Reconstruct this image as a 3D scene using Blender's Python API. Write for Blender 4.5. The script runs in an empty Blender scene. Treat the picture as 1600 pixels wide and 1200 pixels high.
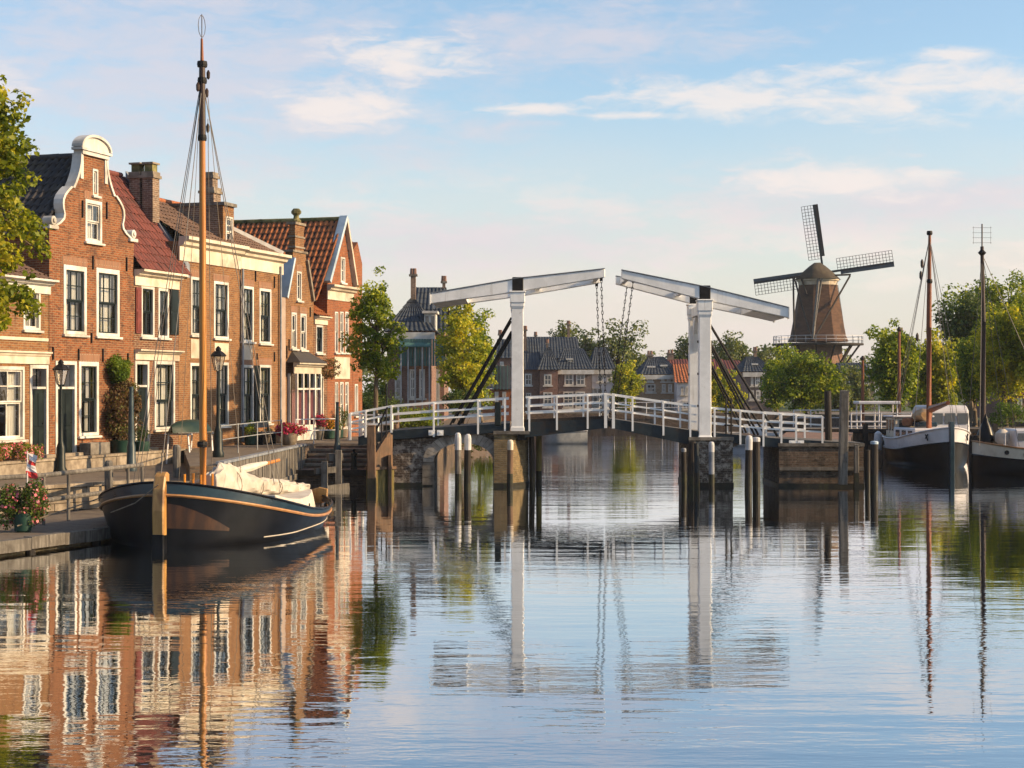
import bpy, math, random
import numpy as np
from mathutils import Vector, Matrix
from mathutils.geometry import delaunay_2d_cdt
R = math.radians
scene = bpy.context.scene
col = scene.collection

# ------------------------------------------------------------------ camera
FPX, CX, HY, CAMZ = 2600.0, 800.0, 605.0, 3.4
cam = bpy.data.cameras.new('camera')
cam.sensor_width = 36.0
cam.lens = 36.0 * FPX / 1600.0
cam.shift_y = (HY - 600.0) / 1600.0
cam.clip_start = 0.1
cam.clip_end = 6000.0
camo = bpy.data.objects.new('camera', cam)
camo.location = (0, 0, CAMZ)
camo.rotation_euler = (R(90), 0, 0)
col.objects.link(camo)
scene.camera = camo

# ------------------------------------------------------------------ sun and sky
SUN_EL, SUN_AZ = 22.0, 98.0            # azimuth clockwise from +Y (view direction)
sun = bpy.data.lights.new('sun', 'SUN')
sun.energy = 5.0
sun.angle = R(0.6)
sun.color = (1.0, 0.71, 0.39)
suno = bpy.data.objects.new('sun', sun)
sd = Vector((math.sin(R(SUN_AZ)) * math.cos(R(SUN_EL)), math.cos(R(SUN_AZ)) * math.cos(R(SUN_EL)), math.sin(R(SUN_EL))))
suno.rotation_euler = sd.to_track_quat('Z', 'Y').to_euler()
suno.location = (60, -10, 40)
col.objects.link(suno)

world = bpy.data.worlds.new('World')
scene.world = world
world.use_nodes = True


class NT:
    """small helper for wiring node trees"""
    def __init__(self, tree):
        self.t = tree
        tree.nodes.clear()

    def n(self, kind, props=None, **ins):
        nd = self.t.nodes.new(kind)
        for k, v in (props or {}).items():
            setattr(nd, k, v)
        for k, v in ins.items():
            key = k.replace('_', ' ')
            if k.startswith('i') and k[1:].isdigit():
                key = int(k[1:])
            sock = nd.inputs[key]
            if isinstance(v, bpy.types.NodeSocket):
                self.t.links.new(v, sock)
            elif isinstance(v, bpy.types.Node):
                self.t.links.new(v.outputs[0], sock)
            else:
                sock.default_value = v
        return nd

    def math(self, op, a, b=0.0, c=None, clamp=False):
        kw = dict(i0=a, i1=b)
        if c is not None:
            kw['i2'] = c
        return self.n('ShaderNodeMath', {'operation': op, 'use_clamp': clamp}, **kw).outputs[0]

    def mix(self, f, a, b, blend='MIX'):
        nd = self.t.nodes.new('ShaderNodeMix')
        nd.data_type = 'RGBA'
        nd.blend_type = blend
        for i, v in ((0, f), (6, a), (7, b)):
            s = nd.inputs[i]
            if isinstance(v, bpy.types.NodeSocket):
                self.t.links.new(v, s)
            else:
                s.default_value = v if i == 0 or len(v) == 4 else (*v, 1)
        return nd.outputs[2]

    def smooth(self, v, lo, hi):
        nd = self.n('ShaderNodeMapRange', {'interpolation_type': 'SMOOTHSTEP', 'clamp': True}, Value=v, From_Min=lo, From_Max=hi)
        return nd.outputs[0]


w = NT(world.node_tree)
sky = w.n('ShaderNodeTexSky')
sky.sky_type = 'NISHITA'
sky.sun_disc = False
sky.sun_elevation = R(SUN_EL)
sky.sun_rotation = R(SUN_AZ)
sky.altitude = 0
sky.air_density = 1.0
sky.dust_density = 1.2
sky.ozone_density = 1.4
SKY_S = 0.114
geo = w.n('ShaderNodeTexCoord')
sep = w.n('ShaderNodeSeparateXYZ', Vector=geo.outputs['Generated'])
dx, dy, dz = sep.outputs
az = w.math('ARCTAN2', dx, dy)                              # radians, 0 straight ahead, + to the right
el = w.math('ARCSINE', dz)
cc = w.n('ShaderNodeCombineXYZ', X=az, Y=w.math('MULTIPLY', el, 3.2), Z=0.0)
wob = w.n('ShaderNodeTexNoise', Vector=cc, Scale=22.0, Detail=3.0, Roughness=0.55)
cc2 = w.n('ShaderNodeVectorMath', {'operation': 'MULTIPLY_ADD'}, i0=wob.outputs['Color'], i1=(0.035, 0.05, 0), i2=cc)
nA = w.n('ShaderNodeTexNoise', Vector=cc2, Scale=15.0, Detail=8.0, Roughness=0.60).outputs[0]
nB = w.n('ShaderNodeTexNoise', Vector=cc2, Scale=6.0, Detail=4.0, Roughness=0.5).outputs[0]
nC = w.n('ShaderNodeTexNoise', Vector=cc2, Scale=48.0, Detail=6.0, Roughness=0.62).outputs[0]


def bank(px, py, rx, ry):
    """soft elliptical cloud bank at a direction of the sky"""
    a0 = math.atan2(px - CX, FPX)
    e0 = math.atan2(HY - py, FPX)
    u = w.math('DIVIDE', w.math('SUBTRACT', az, a0), rx / FPX)
    v = w.math('DIVIDE', w.math('SUBTRACT', el, e0), ry / FPX)
    d = w.math('SQRT', w.math('ADD', w.math('MULTIPLY', u, u), w.math('MULTIPLY', v, v)))
    return w.math('SUBTRACT', 1.0, d)


def cloud(banks, lo, hi, amp):
    m = None
    for b in banks:
        v = bank(*b)
        m = v if m is None else w.math('MAXIMUM', m, v)
    m = w.math('MAXIMUM', m, -1.2)
    s = w.math('ADD', m, w.math('MULTIPLY', w.math('SUBTRACT', nA, 0.5), amp))
    s = w.math('ADD', s, w.math('MULTIPLY', w.math('SUBTRACT', nC, 0.5), amp * 0.45))
    return w.smooth(s, lo, hi)


veil = cloud([(230, 120, 560, 190), (520, 180, 300, 80), (900, 60, 330, 60), (1400, 320, 420, 60), (700, 380, 500, 60), (-500, 200, 700, 160)], -0.35, 1.2, 3.0)
puff = cloud([(560, 170, 130, 40), (640, 85, 110, 36), (1180, 158, 230, 34), (1480, 150, 280, 44), (1330, 168, 260, 26), (1010, 182, 90, 9), (1960, 170, 320, 48), (800, 170, 120, 9), (1310, 290, 160, 34), (1450, 282, 60, 10), (1480, 103, 75, 12), (-300, 140, 260, 50)], -0.3, 1.0, 3.4)
general = w.math('MULTIPLY', w.smooth(nB, 0.52, 0.75), w.smooth(el, 0.30, 0.5))   # the same kind of cloud overhead
low = w.math('MULTIPLY', w.smooth(el, 0.20, 0.01), w.math('ADD', 0.85, w.math('MULTIPLY', w.math('SUBTRACT', nB, 0.5), 1.5)))
lowband = w.math('MULTIPLY', w.smooth(w.math('ADD', nA, w.math('MULTIPLY', nC, 0.3)), 0.58, 0.86), w.smooth(w.math('ABSOLUTE', w.math('SUBTRACT', el, 0.088)), 0.055, 0.0))
base = w.mix(1.0, sky.outputs[0], (SKY_S, SKY_S, SKY_S), 'MULTIPLY')
base = w.mix(1.0, base, (1.0, 1.06, 1.08), 'MULTIPLY')
c = w.mix(w.math('MULTIPLY', low, 1.0, clamp=True), base, (0.52, 0.46, 0.42))
c = w.mix(w.math('MULTIPLY', lowband, 0.8), c, (0.62, 0.53, 0.47))
c = w.mix(w.math('MULTIPLY', general, 0.7), c, (0.44, 0.42, 0.45))
c = w.mix(w.math('MULTIPLY', veil, 0.72), c, (0.45, 0.42, 0.455))
c = w.mix(w.math('MULTIPLY', puff, 0.80), c, (0.575, 0.52, 0.49))
bg = w.n('ShaderNodeBackground', Color=c, Strength=1.0)
w.n('ShaderNodeOutputWorld', Surface=bg)

vs = scene.view_settings
vs.view_transform = 'Standard'
vs.look = 'None'
vs.gamma = 1.0
vs.exposure = 0.75
vs.use_curve_mapping = False
scene.render.engine = 'CYCLES'
scene.cycles.use_denoising = True
scene.cycles.max_bounces = 8
scene.cycles.diffuse_bounces = 3
scene.cycles.glossy_bounces = 4
scene.cycles.transmission_bounces = 4
scene.cycles.transparent_max_bounces = 12
scene.cycles.volume_bounces = 0
scene.cycles.caustics_reflective = False
scene.cycles.caustics_refractive = False
scene.cycles.sample_clamp_indirect = 6.0

# ------------------------------------------------------------------ helpers


def P(px, py, D):
    """the point of the place seen at a photo pixel at depth D"""
    return Vector(((px - CX) / FPX * D, D, CAMZ - (py - HY) / FPX * D))


def tag(o, label=None, cat=None, group=None, kind=None):
    if label:
        o['label'] = label
    if cat:
        o['category'] = cat
    if group:
        o['group'] = group
    if kind:
        o['kind'] = kind
    return o


def thing(name, label, cat, loc=(0, 0, 0), rotz=0.0, group=None):
    o = bpy.data.objects.new(name, None)
    o.empty_display_size = 0.3
    o.location = loc
    o.rotation_euler = (0, 0, rotz)
    col.objects.link(o)
    return tag(o, label, cat, group)


def link(name, me, parent=None):
    o = bpy.data.objects.new(name, me)
    col.objects.link(o)
    if parent is not None:
        o.parent = parent
    return o


class MB:
    def __init__(self):
        self.v, self.f, self.m = [], [], []
        self.cm = 0

    def add(self, vs, fs):
        b = len(self.v)
        self.v += [tuple(p) for p in vs]
        for f in fs:
            self.f.append(tuple(i + b for i in f))
            self.m.append(self.cm)
        return self

    def box(self, x0, x1, y0, y1, z0, z1):
        return self.add([(x0, y0, z0), (x1, y0, z0), (x1, y1, z0), (x0, y1, z0), (x0, y0, z1), (x1, y0, z1), (x1, y1, z1), (x0, y1, z1)],
                        [(0, 3, 2, 1), (4, 5, 6, 7), (0, 1, 5, 4), (1, 2, 6, 5), (2, 3, 7, 6), (3, 0, 4, 7)])

    def tube(self, p0, p1, r0, r1=None, n=8, caps=True):
        return self.path([p0, p1], [r0, r0 if r1 is None else r1], n, caps)

    def path(self, pts, rad, n=8, caps=True):
        pts = [Vector(p) for p in pts]
        vs = []
        for i, p in enumerate(pts):
            d = (pts[min(i + 1, len(pts) - 1)] - pts[max(i - 1, 0)])
            d = d.normalized() if d.length > 1e-9 else Vector((0, 0, 1))
            a = d.cross(Vector((0, 0, 1)))
            if a.length < 1e-3:
                a = Vector((1, 0, 0))
            a.normalize()
            b = d.cross(a).normalized()
            r = rad[i] if isinstance(rad, (list, tuple)) else rad
            for k in range(n):
                t = 2 * math.pi * k / n
                vs.append(p + a * (r * math.cos(t)) + b * (r * math.sin(t)))
        fs = []
        for i in range(len(pts) - 1):
            for k in range(n):
                k2 = (k + 1) % n
                fs.append((i * n + k, i * n + k2, (i + 1) * n + k2, (i + 1) * n + k))
        if caps:
            fs.append(tuple(range(n))[::-1])
            fs.append(tuple((len(pts) - 1) * n + k for k in range(n)))
        return self.add(vs, fs)

    def lathe(self, prof, c=(0, 0, 0), n=12, rot=0.0):
        vs, fs = [], []
        for r, z in prof:
            for k in range(n):
                t = 2 * math.pi * k / n + rot
                vs.append((c[0] + r * math.cos(t), c[1] + r * math.sin(t), c[2] + z))
        for i in range(len(prof) - 1):
            for k in range(n):
                k2 = (k + 1) % n
                fs.append((i * n + k, i * n + k2, (i + 1) * n + k2, (i + 1) * n + k))
        fs.append(tuple(range(n))[::-1])
        fs.append(tuple((len(prof) - 1) * n + k for k in range(n)))
        return self.add(vs, fs)

    def prism(self, poly, axis, a, b):
        """2-d polygon extruded from a to b along axis 'x', 'y' or 'z'"""
        def p(q, t):
            return {'x': (t, q[0], q[1]), 'y': (q[0], t, q[1]), 'z': (q[0], q[1], t)}[axis]
        n = len(poly)
        vs = [p(q, a) for q in poly] + [p(q, b) for q in poly]
        fs = [tuple(range(n)), tuple(range(2 * n - 1, n - 1, -1))]
        for i in range(n):
            j = (i + 1) % n
            fs.append((i, i + n, j + n, j))
        return self.add(vs, fs)

    def beam(self, p0, p1, wy, h0, h1=None, up=None):
        """square bar between two points, wy wide sideways and h0..h1 deep"""
        p0, p1 = Vector(p0), Vector(p1)
        d = (p1 - p0).normalized()
        s = d.cross(Vector(up) if up else Vector((0, 0, 1)))
        if s.length < 1e-3:
            s = Vector((1, 0, 0))
        s.normalize()
        u = s.cross(d).normalized()
        h1 = h0 if h1 is None else h1
        vs = []
        for p, h in ((p0, h0), (p1, h1)):
            for a, b in ((-1, -1), (1, -1), (1, 1), (-1, 1)):
                vs.append(p + s * (a * wy / 2) + u * (b * h / 2))
        return self.add(vs, [(0, 1, 2, 3), (7, 6, 5, 4), (0, 4, 5, 1), (1, 5, 6, 2), (2, 6, 7, 3), (3, 7, 4, 0)])

    def build(self, name, mat, parent=None, smooth=False, bevel=0.0, off=None, kind=None):
        me = bpy.data.meshes.new(name)
        v = self.v
        if off is not None:
            v = [(p[0] - off[0], p[1] - off[1], p[2] - off[2]) for p in v]
        me.from_pydata(v, [], self.f)
        mats = mat if isinstance(mat, (list, tuple)) else [mat]
        for m in mats:
            me.materials.append(m)
        if len(mats) > 1:
            me.polygons.foreach_set('material_index', self.m)
        fix_normals(me)
        if smooth:
            me.polygons.foreach_set('use_smooth', [True] * len(me.polygons))
            try:
                me.set_sharp_from_angle(angle=R(38))
            except Exception:
                pass
        o = link(name, me, parent)
        if bevel:
            b = o.modifiers.new('bevel', 'BEVEL')
            b.width = bevel
            b.segments = 1
            b.limit_method = 'ANGLE'
            b.angle_limit = R(40)
        if kind:
            o['kind'] = kind
        return o


import bmesh


def fix_normals(me):
    bm = bmesh.new()
    bm.from_mesh(me)
    bmesh.ops.recalc_face_normals(bm, faces=bm.faces)
    bm.to_mesh(me)
    bm.free()


_ub = {}


def unit_mesh(kind, mat):
    k = (kind, mat.name)
    if k not in _ub:
        b = MB()
        if kind == 'box':
            b.box(-.5, .5, -.5, .5, -.5, .5)
        elif kind == 'quad':
            b.add([(-.5, 0, -.5), (.5, 0, -.5), (.5, 0, .5), (-.5, 0, .5)], [(0, 1, 2, 3)])
        elif kind == 'cyl':
            b.lathe([(1, -.5), (1, .5)], n=10)
        me = bpy.data.meshes.new('piece_' + kind)
        me.from_pydata(b.v, [], b.f)
        me.materials.append(mat)
        fix_normals(me)
        _ub[k] = me
    return _ub[k]


def upane(name, mat, parent, c, s, rot=(0, 0, 0)):
    o = link(name, unit_mesh('quad', mat), parent)
    o.location, o.scale, o.rotation_euler = c, s, rot
    return o


def ubox(name, mat, parent, c, s, rot=(0, 0, 0)):
    """one plain piece (plank, pane, stone): shares a unit box"""
    o = link(name, unit_mesh('box', mat), parent)
    o.location, o.scale, o.rotation_euler = c, s, rot
    return o


def ubar(name, mat, parent, p0, p1, wy, h, kind='box'):
    p0, p1 = Vector(p0), Vector(p1)
    d = p1 - p0
    o = link(name, unit_mesh(kind, mat), parent)
    o.location = (p0 + p1) / 2
    z = d.normalized()
    s = z.cross(Vector((0, 0, 1)))
    if s.length < 1e-3:
        s = Vector((1, 0, 0))
    s.normalize()
    u = z.cross(s)
    m = Matrix((s, u, z)).transposed()
    o.rotation_euler = m.to_euler()
    o.scale = (wy, h, d.length)
    return o


def wall_poly(outline, holes, y0, y1):
    """facade polygon (u,z) with rectangular holes, extruded from y0 to y1"""
    pts, edges = [], []

    def loop(lp):
        b = len(pts)
        pts.extend(Vector((p[0], p[1])) for p in lp)
        n = len(lp)
        edges.extend((b + i, b + (i + 1) % n) for i in range(n))
    loop(outline)
    hl = []
    for (a, b_, c_, d_) in holes:
        lp = [(a, c_), (b_, c_), (b_, d_), (a, d_)]
        hl.append(lp)
        loop(lp)
    V, E, F, *_ = delaunay_2d_cdt(pts, edges, [], 0, 1e-5)

    def inside(p, poly):
        x, y = p
        r = False
        for i in range(len(poly)):
            x1, y1_ = poly[i][0], poly[i][1]
            x2, y2_ = poly[i - 1][0], poly[i - 1][1]
            if (y1_ > y) != (y2_ > y) and x < (x2 - x1) * (y - y1_) / (y2_ - y1_) + x1:
                r = not r
        return r
    mb = MB()
    tris = []
    for f in F:
        c = (sum(V[i][0] for i in f) / len(f), sum(V[i][1] for i in f) / len(f))
        if inside(c, outline) and not any(h[0] < c[0] < h[1] and h[2] < c[1] < h[3] for h in holes):
            tris.append(f)
    n = len(V)
    vs = [(p[0], y0, p[1]) for p in V] + [(p[0], y1, p[1]) for p in V]
    fs = [tuple(f) for f in tris] + [tuple(i + n for i in f)[::-1] for f in tris]
    ec = {}
    for f in tris:
        for i in range(len(f)):
            a, b2 = f[i], f[(i + 1) % len(f)]
            k = (min(a, b2), max(a, b2))
            ec[k] = ec.get(k, 0) + 1
    for (a, b2), ct in ec.items():
        if ct == 1:
            fs.append((a, b2, b2 + n, a + n))
    mb.add(vs, fs)
    return mb


# ------------------------------------------------------------------ materials
_m = {}


def newmat(name):
    m = bpy.data.materials.new(name)
    m.use_nodes = True
    _m[name] = m
    return m, NT(m.node_tree)


def out(t, bsdf):
    t.n('ShaderNodeOutputMaterial', Surface=bsdf)


def mottled(name, c1, c2, scale=3.0, rough=0.75, bump=0.15, stretch=(1, 1, 1), detail=6.0, c3=None, s3=0.5, spec=0.3, metal=0.0, bdist=0.02):
    m, t = newmat(name)
    tc = t.n('ShaderNodeTexCoord')
    gm = t.n('ShaderNodeNewGeometry')
    mp = t.n('ShaderNodeMapping', Vector=gm.outputs['Position'], Scale=stretch)
    nz = t.n('ShaderNodeTexNoise', Vector=mp, Scale=scale, Detail=detail, Roughness=0.62)
    f = t.smooth(nz.outputs[0], 0.36, 0.66)
    c = t.mix(f, c1, c2)
    if c3:
        n3 = t.n('ShaderNodeTexNoise', Vector=gm.outputs['Position'], Scale=s3, Detail=5.0, Roughness=0.6)
        c = t.mix(t.smooth(n3.outputs[0], 0.50, 0.68), c, c3)
    rnd = t.n('ShaderNodeObjectInfo').outputs['Random']
    c = t.mix(1.0, c, t.n('ShaderNodeCombineColor', Red=t.math('MULTIPLY_ADD', rnd, 0.22, 0.74), Green=t.math('MULTIPLY_ADD', rnd, 0.22, 0.74), Blue=t.math('MULTIPLY_ADD', rnd, 0.22, 0.74)).outputs[0], 'MULTIPLY')
    bp = t.n('ShaderNodeBump', Strength=bump, Distance=bdist, Height=nz.outputs[0])
    r = t.math('MULTIPLY_ADD', nz.outputs[0], 0.3, rough - 0.15)
    b = t.n('ShaderNodeBsdfPrincipled', Base_Color=c, Roughness=r, Metallic=metal, Normal=bp)
    b.inputs['Specular IOR Level'].default_value = spec
    out(t, b)
    return m


def brick(name, c1, c2, mortar, stain, stain_amt=0.6, bw=0.22, bh=0.07, scale=1.0, pale=None, msize=0.012, burnt=.62, plo=.54, phi=.70, pamt=.65):
    m, t = newmat(name)
    tc = t.n('ShaderNodeTexCoord')
    s = t.n('ShaderNodeSeparateXYZ', Vector=tc.outputs['Object'])
    v = t.n('ShaderNodeCombineXYZ', X=t.math('ADD', s.outputs[0], s.outputs[1]), Y=s.outputs[2], Z=0.0)
    bt = t.n('ShaderNodeTexBrick', {'offset': 0.5}, Vector=v, Color1=(*c1, 1), Color2=(*c2, 1), Mortar=(*mortar, 1), Scale=scale, Mortar_Size=msize, Mortar_Smooth=0.2, Bias=-0.1, Brick_Width=bw, Row_Height=bh)
    n1 = t.n('ShaderNodeTexNoise', Vector=tc.outputs['Object'], Scale=0.9, Detail=7.0, Roughness=0.65)
    n2 = t.n('ShaderNodeTexNoise', Vector=tc.outputs['Object'], Scale=5.0, Detail=5.0, Roughness=0.7)
    mpv = t.n('ShaderNodeMapping', Vector=tc.outputs['Object'], Scale=(2.2, 2.2, 0.25))
    n3 = t.n('ShaderNodeTexNoise', Vector=mpv, Scale=1.6, Detail=6.0, Roughness=0.6)
    c = bt.outputs[0]
    c = t.mix(t.math('MULTIPLY', t.smooth(n1.outputs[0], 0.48, 0.72), stain_amt), c, stain)
    c = t.mix(t.math('MULTIPLY', t.smooth(n3.outputs[0], 0.52, 0.72), stain_amt * 0.7), c, stain)
    mpr = t.n('ShaderNodeMapping', Vector=tc.outputs['Object'], Scale=(3.2, 3.2, 13.0))
    n4 = t.n('ShaderNodeTexNoise', Vector=mpr, Scale=1.0, Detail=3.0, Roughness=.7)
    c = t.mix(t.math('MULTIPLY', t.smooth(n4.outputs[0], .52, .66), burnt), c, (stain[0] * .7, stain[1] * .7, stain[2] * .75))
    if pale:
        c = t.mix(t.math('MULTIPLY', t.smooth(n2.outputs[0], plo, phi), pamt), c, pale)
    c = t.mix(0.6, c, t.mix(n2.outputs[0], (0.30, 0.30, 0.30), (1.28, 1.28, 1.28)), 'MULTIPLY')
    h = t.math('ADD', t.math('MULTIPLY', bt.outputs[1], -1.0), t.math('MULTIPLY', n2.outputs[0], 0.8))
    bp = t.n('ShaderNodeBump', Strength=0.55, Distance=0.012, Height=h)
    b = t.n('ShaderNodeBsdfPrincipled', Base_Color=c, Roughness=0.86, Normal=bp)
    b.inputs['Specular IOR Level'].default_value = 0.2
    out(t, b)
    return m


def leafmat(name, dark, mid, light, trans=0.42):
    m, t = newmat(name)
    g = t.n('ShaderNodeNewGeometry')
    nz = t.n('ShaderNodeTexNoise', Vector=g.outputs['Position'], Scale=0.9, Detail=3.0)
    f = t.math('ADD', t.math('MULTIPLY', g.outputs['Random Per Island'], 0.42), t.math('MULTIPLY', t.math('SUBTRACT', nz.outputs[0], 0.22), 1.15))
    c = t.mix(t.smooth(f, 0.1, 0.5), dark, mid)
    c = t.mix(t.smooth(f, 0.45, 0.9), c, light)
    d = t.n('ShaderNodeBsdfPrincipled', Base_Color=c, Roughness=0.55)
    d.inputs['Specular IOR Level'].default_value = 0.25
    tr = t.n('ShaderNodeBsdfTranslucent', Color=t.mix(1.0, c, (1.5, 1.45, 0.6), 'MULTIPLY'))
    out(t, t.n('ShaderNodeMixShader', i0=trans, i1=d, i2=tr))
    return m


M = {}
M['white'] = mottled('white_paint', (.52, .50, .46), (.68, .66, .62), 2.2, .5, .08, (1, 1, .5), c3=(.42, .39, .34), s3=1.3)
M['white_bridge'] = mottled('bridge_white_paint', (.74, .74, .73), (.86, .86, .85), 1.6, .45, .10, (1, 1, .4), c3=(.60, .58, .54), s3=1.0)


def streaked(name, c1, c2, rust, grime):
    m, t = newmat(name)
    g = t.n('ShaderNodeNewGeometry')
    n1 = t.n('ShaderNodeTexNoise', Vector=g.outputs['Position'], Scale=1.7, Detail=6.0, Roughness=.65)
    c = t.mix(t.smooth(n1.outputs[0], .35, .65), c1, c2)
    mp = t.n('ShaderNodeMapping', Vector=g.outputs['Position'], Scale=(9.0, 9.0, .55))
    n2 = t.n('ShaderNodeTexNoise', Vector=mp, Scale=1.0, Detail=5.0, Roughness=.7)
    c = t.mix(t.math('MULTIPLY', t.smooth(n2.outputs[0], .57, .72), .55), c, grime)
    n3 = t.n('ShaderNodeTexNoise', Vector=g.outputs['Position'], Scale=5.5, Detail=7.0, Roughness=.75)
    c = t.mix(t.math('MULTIPLY', t.smooth(n3.outputs[0], .635, .70), .8), c, rust)
    bp = t.n('ShaderNodeBump', Strength=.25, Distance=.01, Height=n3.outputs[0])
    b = t.n('ShaderNodeBsdfPrincipled', Base_Color=c, Roughness=.5, Normal=bp)
    b.inputs['Specular IOR Level'].default_value = .3
    out(t, b)
    return m


M['white_bridge'] = streaked('bridge_white_paint_streaked', (.70, .70, .69), (.84, .84, .83), (.20, .13, .085), (.50, .47, .42))
M['post_cap'] = streaked('grey_white_post_paint', (.42, .42, .43), (.55, .55, .56), (.2, .15, .11), (.3, .29, .27))
M['cream'] = mottled('cream_paint', (.52, .45, .35), (.66, .59, .48), 1.8, .55, .08, (1, 1, .5), c3=(.40, .33, .25), s3=1.1)
M['bluegrey'] = mottled('blue_grey_coping', (.36, .46, .55), (.52, .62, .70), 2.0, .5, .1, c3=(.30, .36, .42), s3=1.0)
M['lead'] = mottled('lead_grey', (.16, .18, .21), (.28, .30, .34), 3.0, .55, .1)
M['green_paint'] = mottled('dark_green_paint', (.0035, .008, .008), (.008, .015, .015), 3.0, .45, .06, spec=.25)
M['red_shutter'] = mottled('red_shutter_paint', (.12, .026, .02), (.18, .042, .03), 3.0, .5, .06)
M['teal'] = mottled('teal_paint', (.045, .11, .105), (.085, .18, .16), 2.5, .5, .1, (1, 1, .3))
M['iron'] = mottled('black_iron', (.005, .005, .006), (.012, .011, .012), 5.0, .6, .12, spec=.2)
M['steel_blue'] = mottled('blue_black_steel', (.008, .016, .023), (.018, .03, .04), 2.5, .55, .15, c3=(.03, .02, .014), s3=1.2, spec=.25)
M['lamp_paint'] = mottled('lamp_post_paint', (.018, .038, .05), (.035, .06, .075), 3.0, .45, .06, spec=.4)
M['stone'] = mottled('grey_stone', (.20, .16, .12), (.34, .285, .22), 4.0, .85, .4, c3=(.15, .12, .09), s3=1.3, bdist=.03)
M['voussoir'] = mottled('arch_stone', (.30, .27, .235), (.46, .42, .37), 4.0, .85, .4, c3=(.18, .155, .13), s3=1.5, bdist=.03)
M['stone_dark'] = mottled('dark_stone', (.12, .105, .09), (.23, .205, .175), 3.5, .85, .4, c3=(.09, .08, .065), s3=1.0, bdist=.03)
M['paving'] = brick('brick_paving', (.24, .14, .10), (.30, .19, .14), (.17, .14, .11), (.12, .09, .07), .5, .2, .1)
M['earth'] = mottled('packed_ground', (.12, .10, .075), (.18, .15, .11), 1.0, .9, .3)
M['grass'] = mottled('grass_ground', (.045, .07, .02), (.08, .11, .03), 3.0, .9, .5)
M['wood_grey'] = mottled('weathered_grey_wood', (.095, .085, .076), (.20, .185, .165), 5.0, .82, .4, (3, 3, .35), c3=(.09, .08, .07), s3=2.0)
M['wood_brown'] = mottled('brown_timber', (.12, .068, .042), (.21, .13, .08), 5.0, .8, .4, (3, 3, .35), c3=(.10, .07, .05), s3=1.5)
M['wood_dark'] = mottled('dark_wet_timber', (.012, .009, .008), (.032, .025, .02), 5.0, .75, .4, (3, 3, .35))
M['wood_mast'] = mottled('varnished_mast', (.40, .14, .012), (.56, .225, .022), 4.0, .32, .05, (3, 3, .15), spec=.5)
M['wood_stem'] = mottled('varnished_oak', (.36, .18, .05), (.50, .28, .085), 5.0, .38, .1, (3, 3, .3), c3=(.24, .11, .03), s3=2.0, spec=.5)
M['wood_rub'] = mottled('varnished_rubbing_strake', (.36, .17, .06), (.46, .24, .09), 4.0, .4, .08, spec=.5)
M['mast_brown'] = mottled('red_brown_mast', (.17, .05, .022), (.26, .085, .035), 4.0, .45, .08, (3, 3, .2))
M['mast_dark'] = mottled('dark_brown_mast', (.025, .013, .010), (.05, .027, .02), 4.0, .45, .08, (3, 3, .2))
M['hull_black'] = mottled('black_hull_paint', (.003, .0035, .005), (.006, .007, .011), 2.5, .34, .05, c3=(.008, .008, .009), s3=1.0, spec=.16)
M['hull_blue'] = mottled('dark_blue_paint', (.006, .022, .038), (.012, .038, .06), 3.0, .32, .05, spec=.5)
M['hull_bow'] = mottled('brown_bow_patch', (.03, .012, .004), (.07, .028, .009), 3.0, .4, .1, (2, 2, .5), spec=.4)  # brown of the triangle on one side of the bow
M['hull_white'] = mottled('white_hull_paint', (.60, .58, .60), (.74, .72, .73), 2.0, .4, .05, c3=(.48, .45, .44), s3=1.0)
M['hull_grey'] = mottled('grey_hull_paint', (.25, .26, .27), (.36, .37, .38), 2.0, .5, .05)
M['canvas'] = mottled('cream_canvas', (.48, .43, .37), (.60, .55, .48), 3.0, .8, .12, bdist=.03)
M['tarp'] = mottled('tan_canvas', (.36, .22, .11), (.50, .33, .18), 3.0, .8, .3)
M['tarp_green'] = mottled('dark_green_hull', (.008, .022, .014), (.016, .036, .024), 3.0, .5, .2)
M['rope'] = mottled('rope', (.20, .16, .12), (.30, .25, .19), 6.0, .9, .2)
M['wire'] = mottled('rigging_wire', (.10, .09, .085), (.16, .14, .13), 6.0, .6, .1)
M['bark'] = mottled('bark', (.10, .075, .05), (.20, .15, .10), 6.0, .9, .6, (2, 2, .5))
M['bark_dark'] = mottled('dark_bark', (.035, .027, .02), (.07, .055, .04), 6.0, .9, .6, (2, 2, .5))
M['terracotta'] = mottled('terracotta', (.30, .12, .06), (.42, .19, .10), 4.0, .8, .2)
M['pot_green'] = mottled('green_pot', (.006, .032, .024), (.014, .05, .036), 3.0, .45, .05)
M['moss'] = mottled('mossy_masonry', (.10, .105, .03), (.26, .22, .10), 4.0, .9, .5, c3=(.05, .05, .02), s3=2.0)
M['weed'] = mottled('waterline_weed', (.005, .005, .004), (.018, .018, .009), 5.0, .6, .5, c3=(.03, .033, .01), s3=2.2)
M['algae'] = mottled('algae_timber', (.13, .11, .03), (.26, .19, .07), 4.0, .8, .4, (2, 2, .4), c3=(.06, .05, .02), s3=1.5)
M['curtain'] = mottled('curtain', (.55, .52, .47), (.72, .69, .63), 5.0, .85, .1, (6, 6, .3))
M['curtain_dark'] = mottled('plum_curtain', (.16, .05, .07), (.24, .08, .10), 5.0, .85, .1, (6, 6, .3))
M['room'] = mottled('dim_room', (.06, .055, .05), (.09, .08, .07), 1.0, .9, .0)
M['plaster'] = mottled('pale_plaster', (.52, .43, .33), (.66, .56, .45), 1.5, .8, .1, c3=(.40, .31, .22), s3=.8)
M['pink_wall'] = mottled('rose_grey_render', (.34, .26, .215), (.42, .33, .275), 1.5, .85, .1)
M['thatch'] = mottled('mill_thatch', (.075, .04, .026), (.12, .066, .042), 1.2, .95, .5, (1, 1, 3), c3=(.05, .03, .022), s3=.5)
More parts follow.
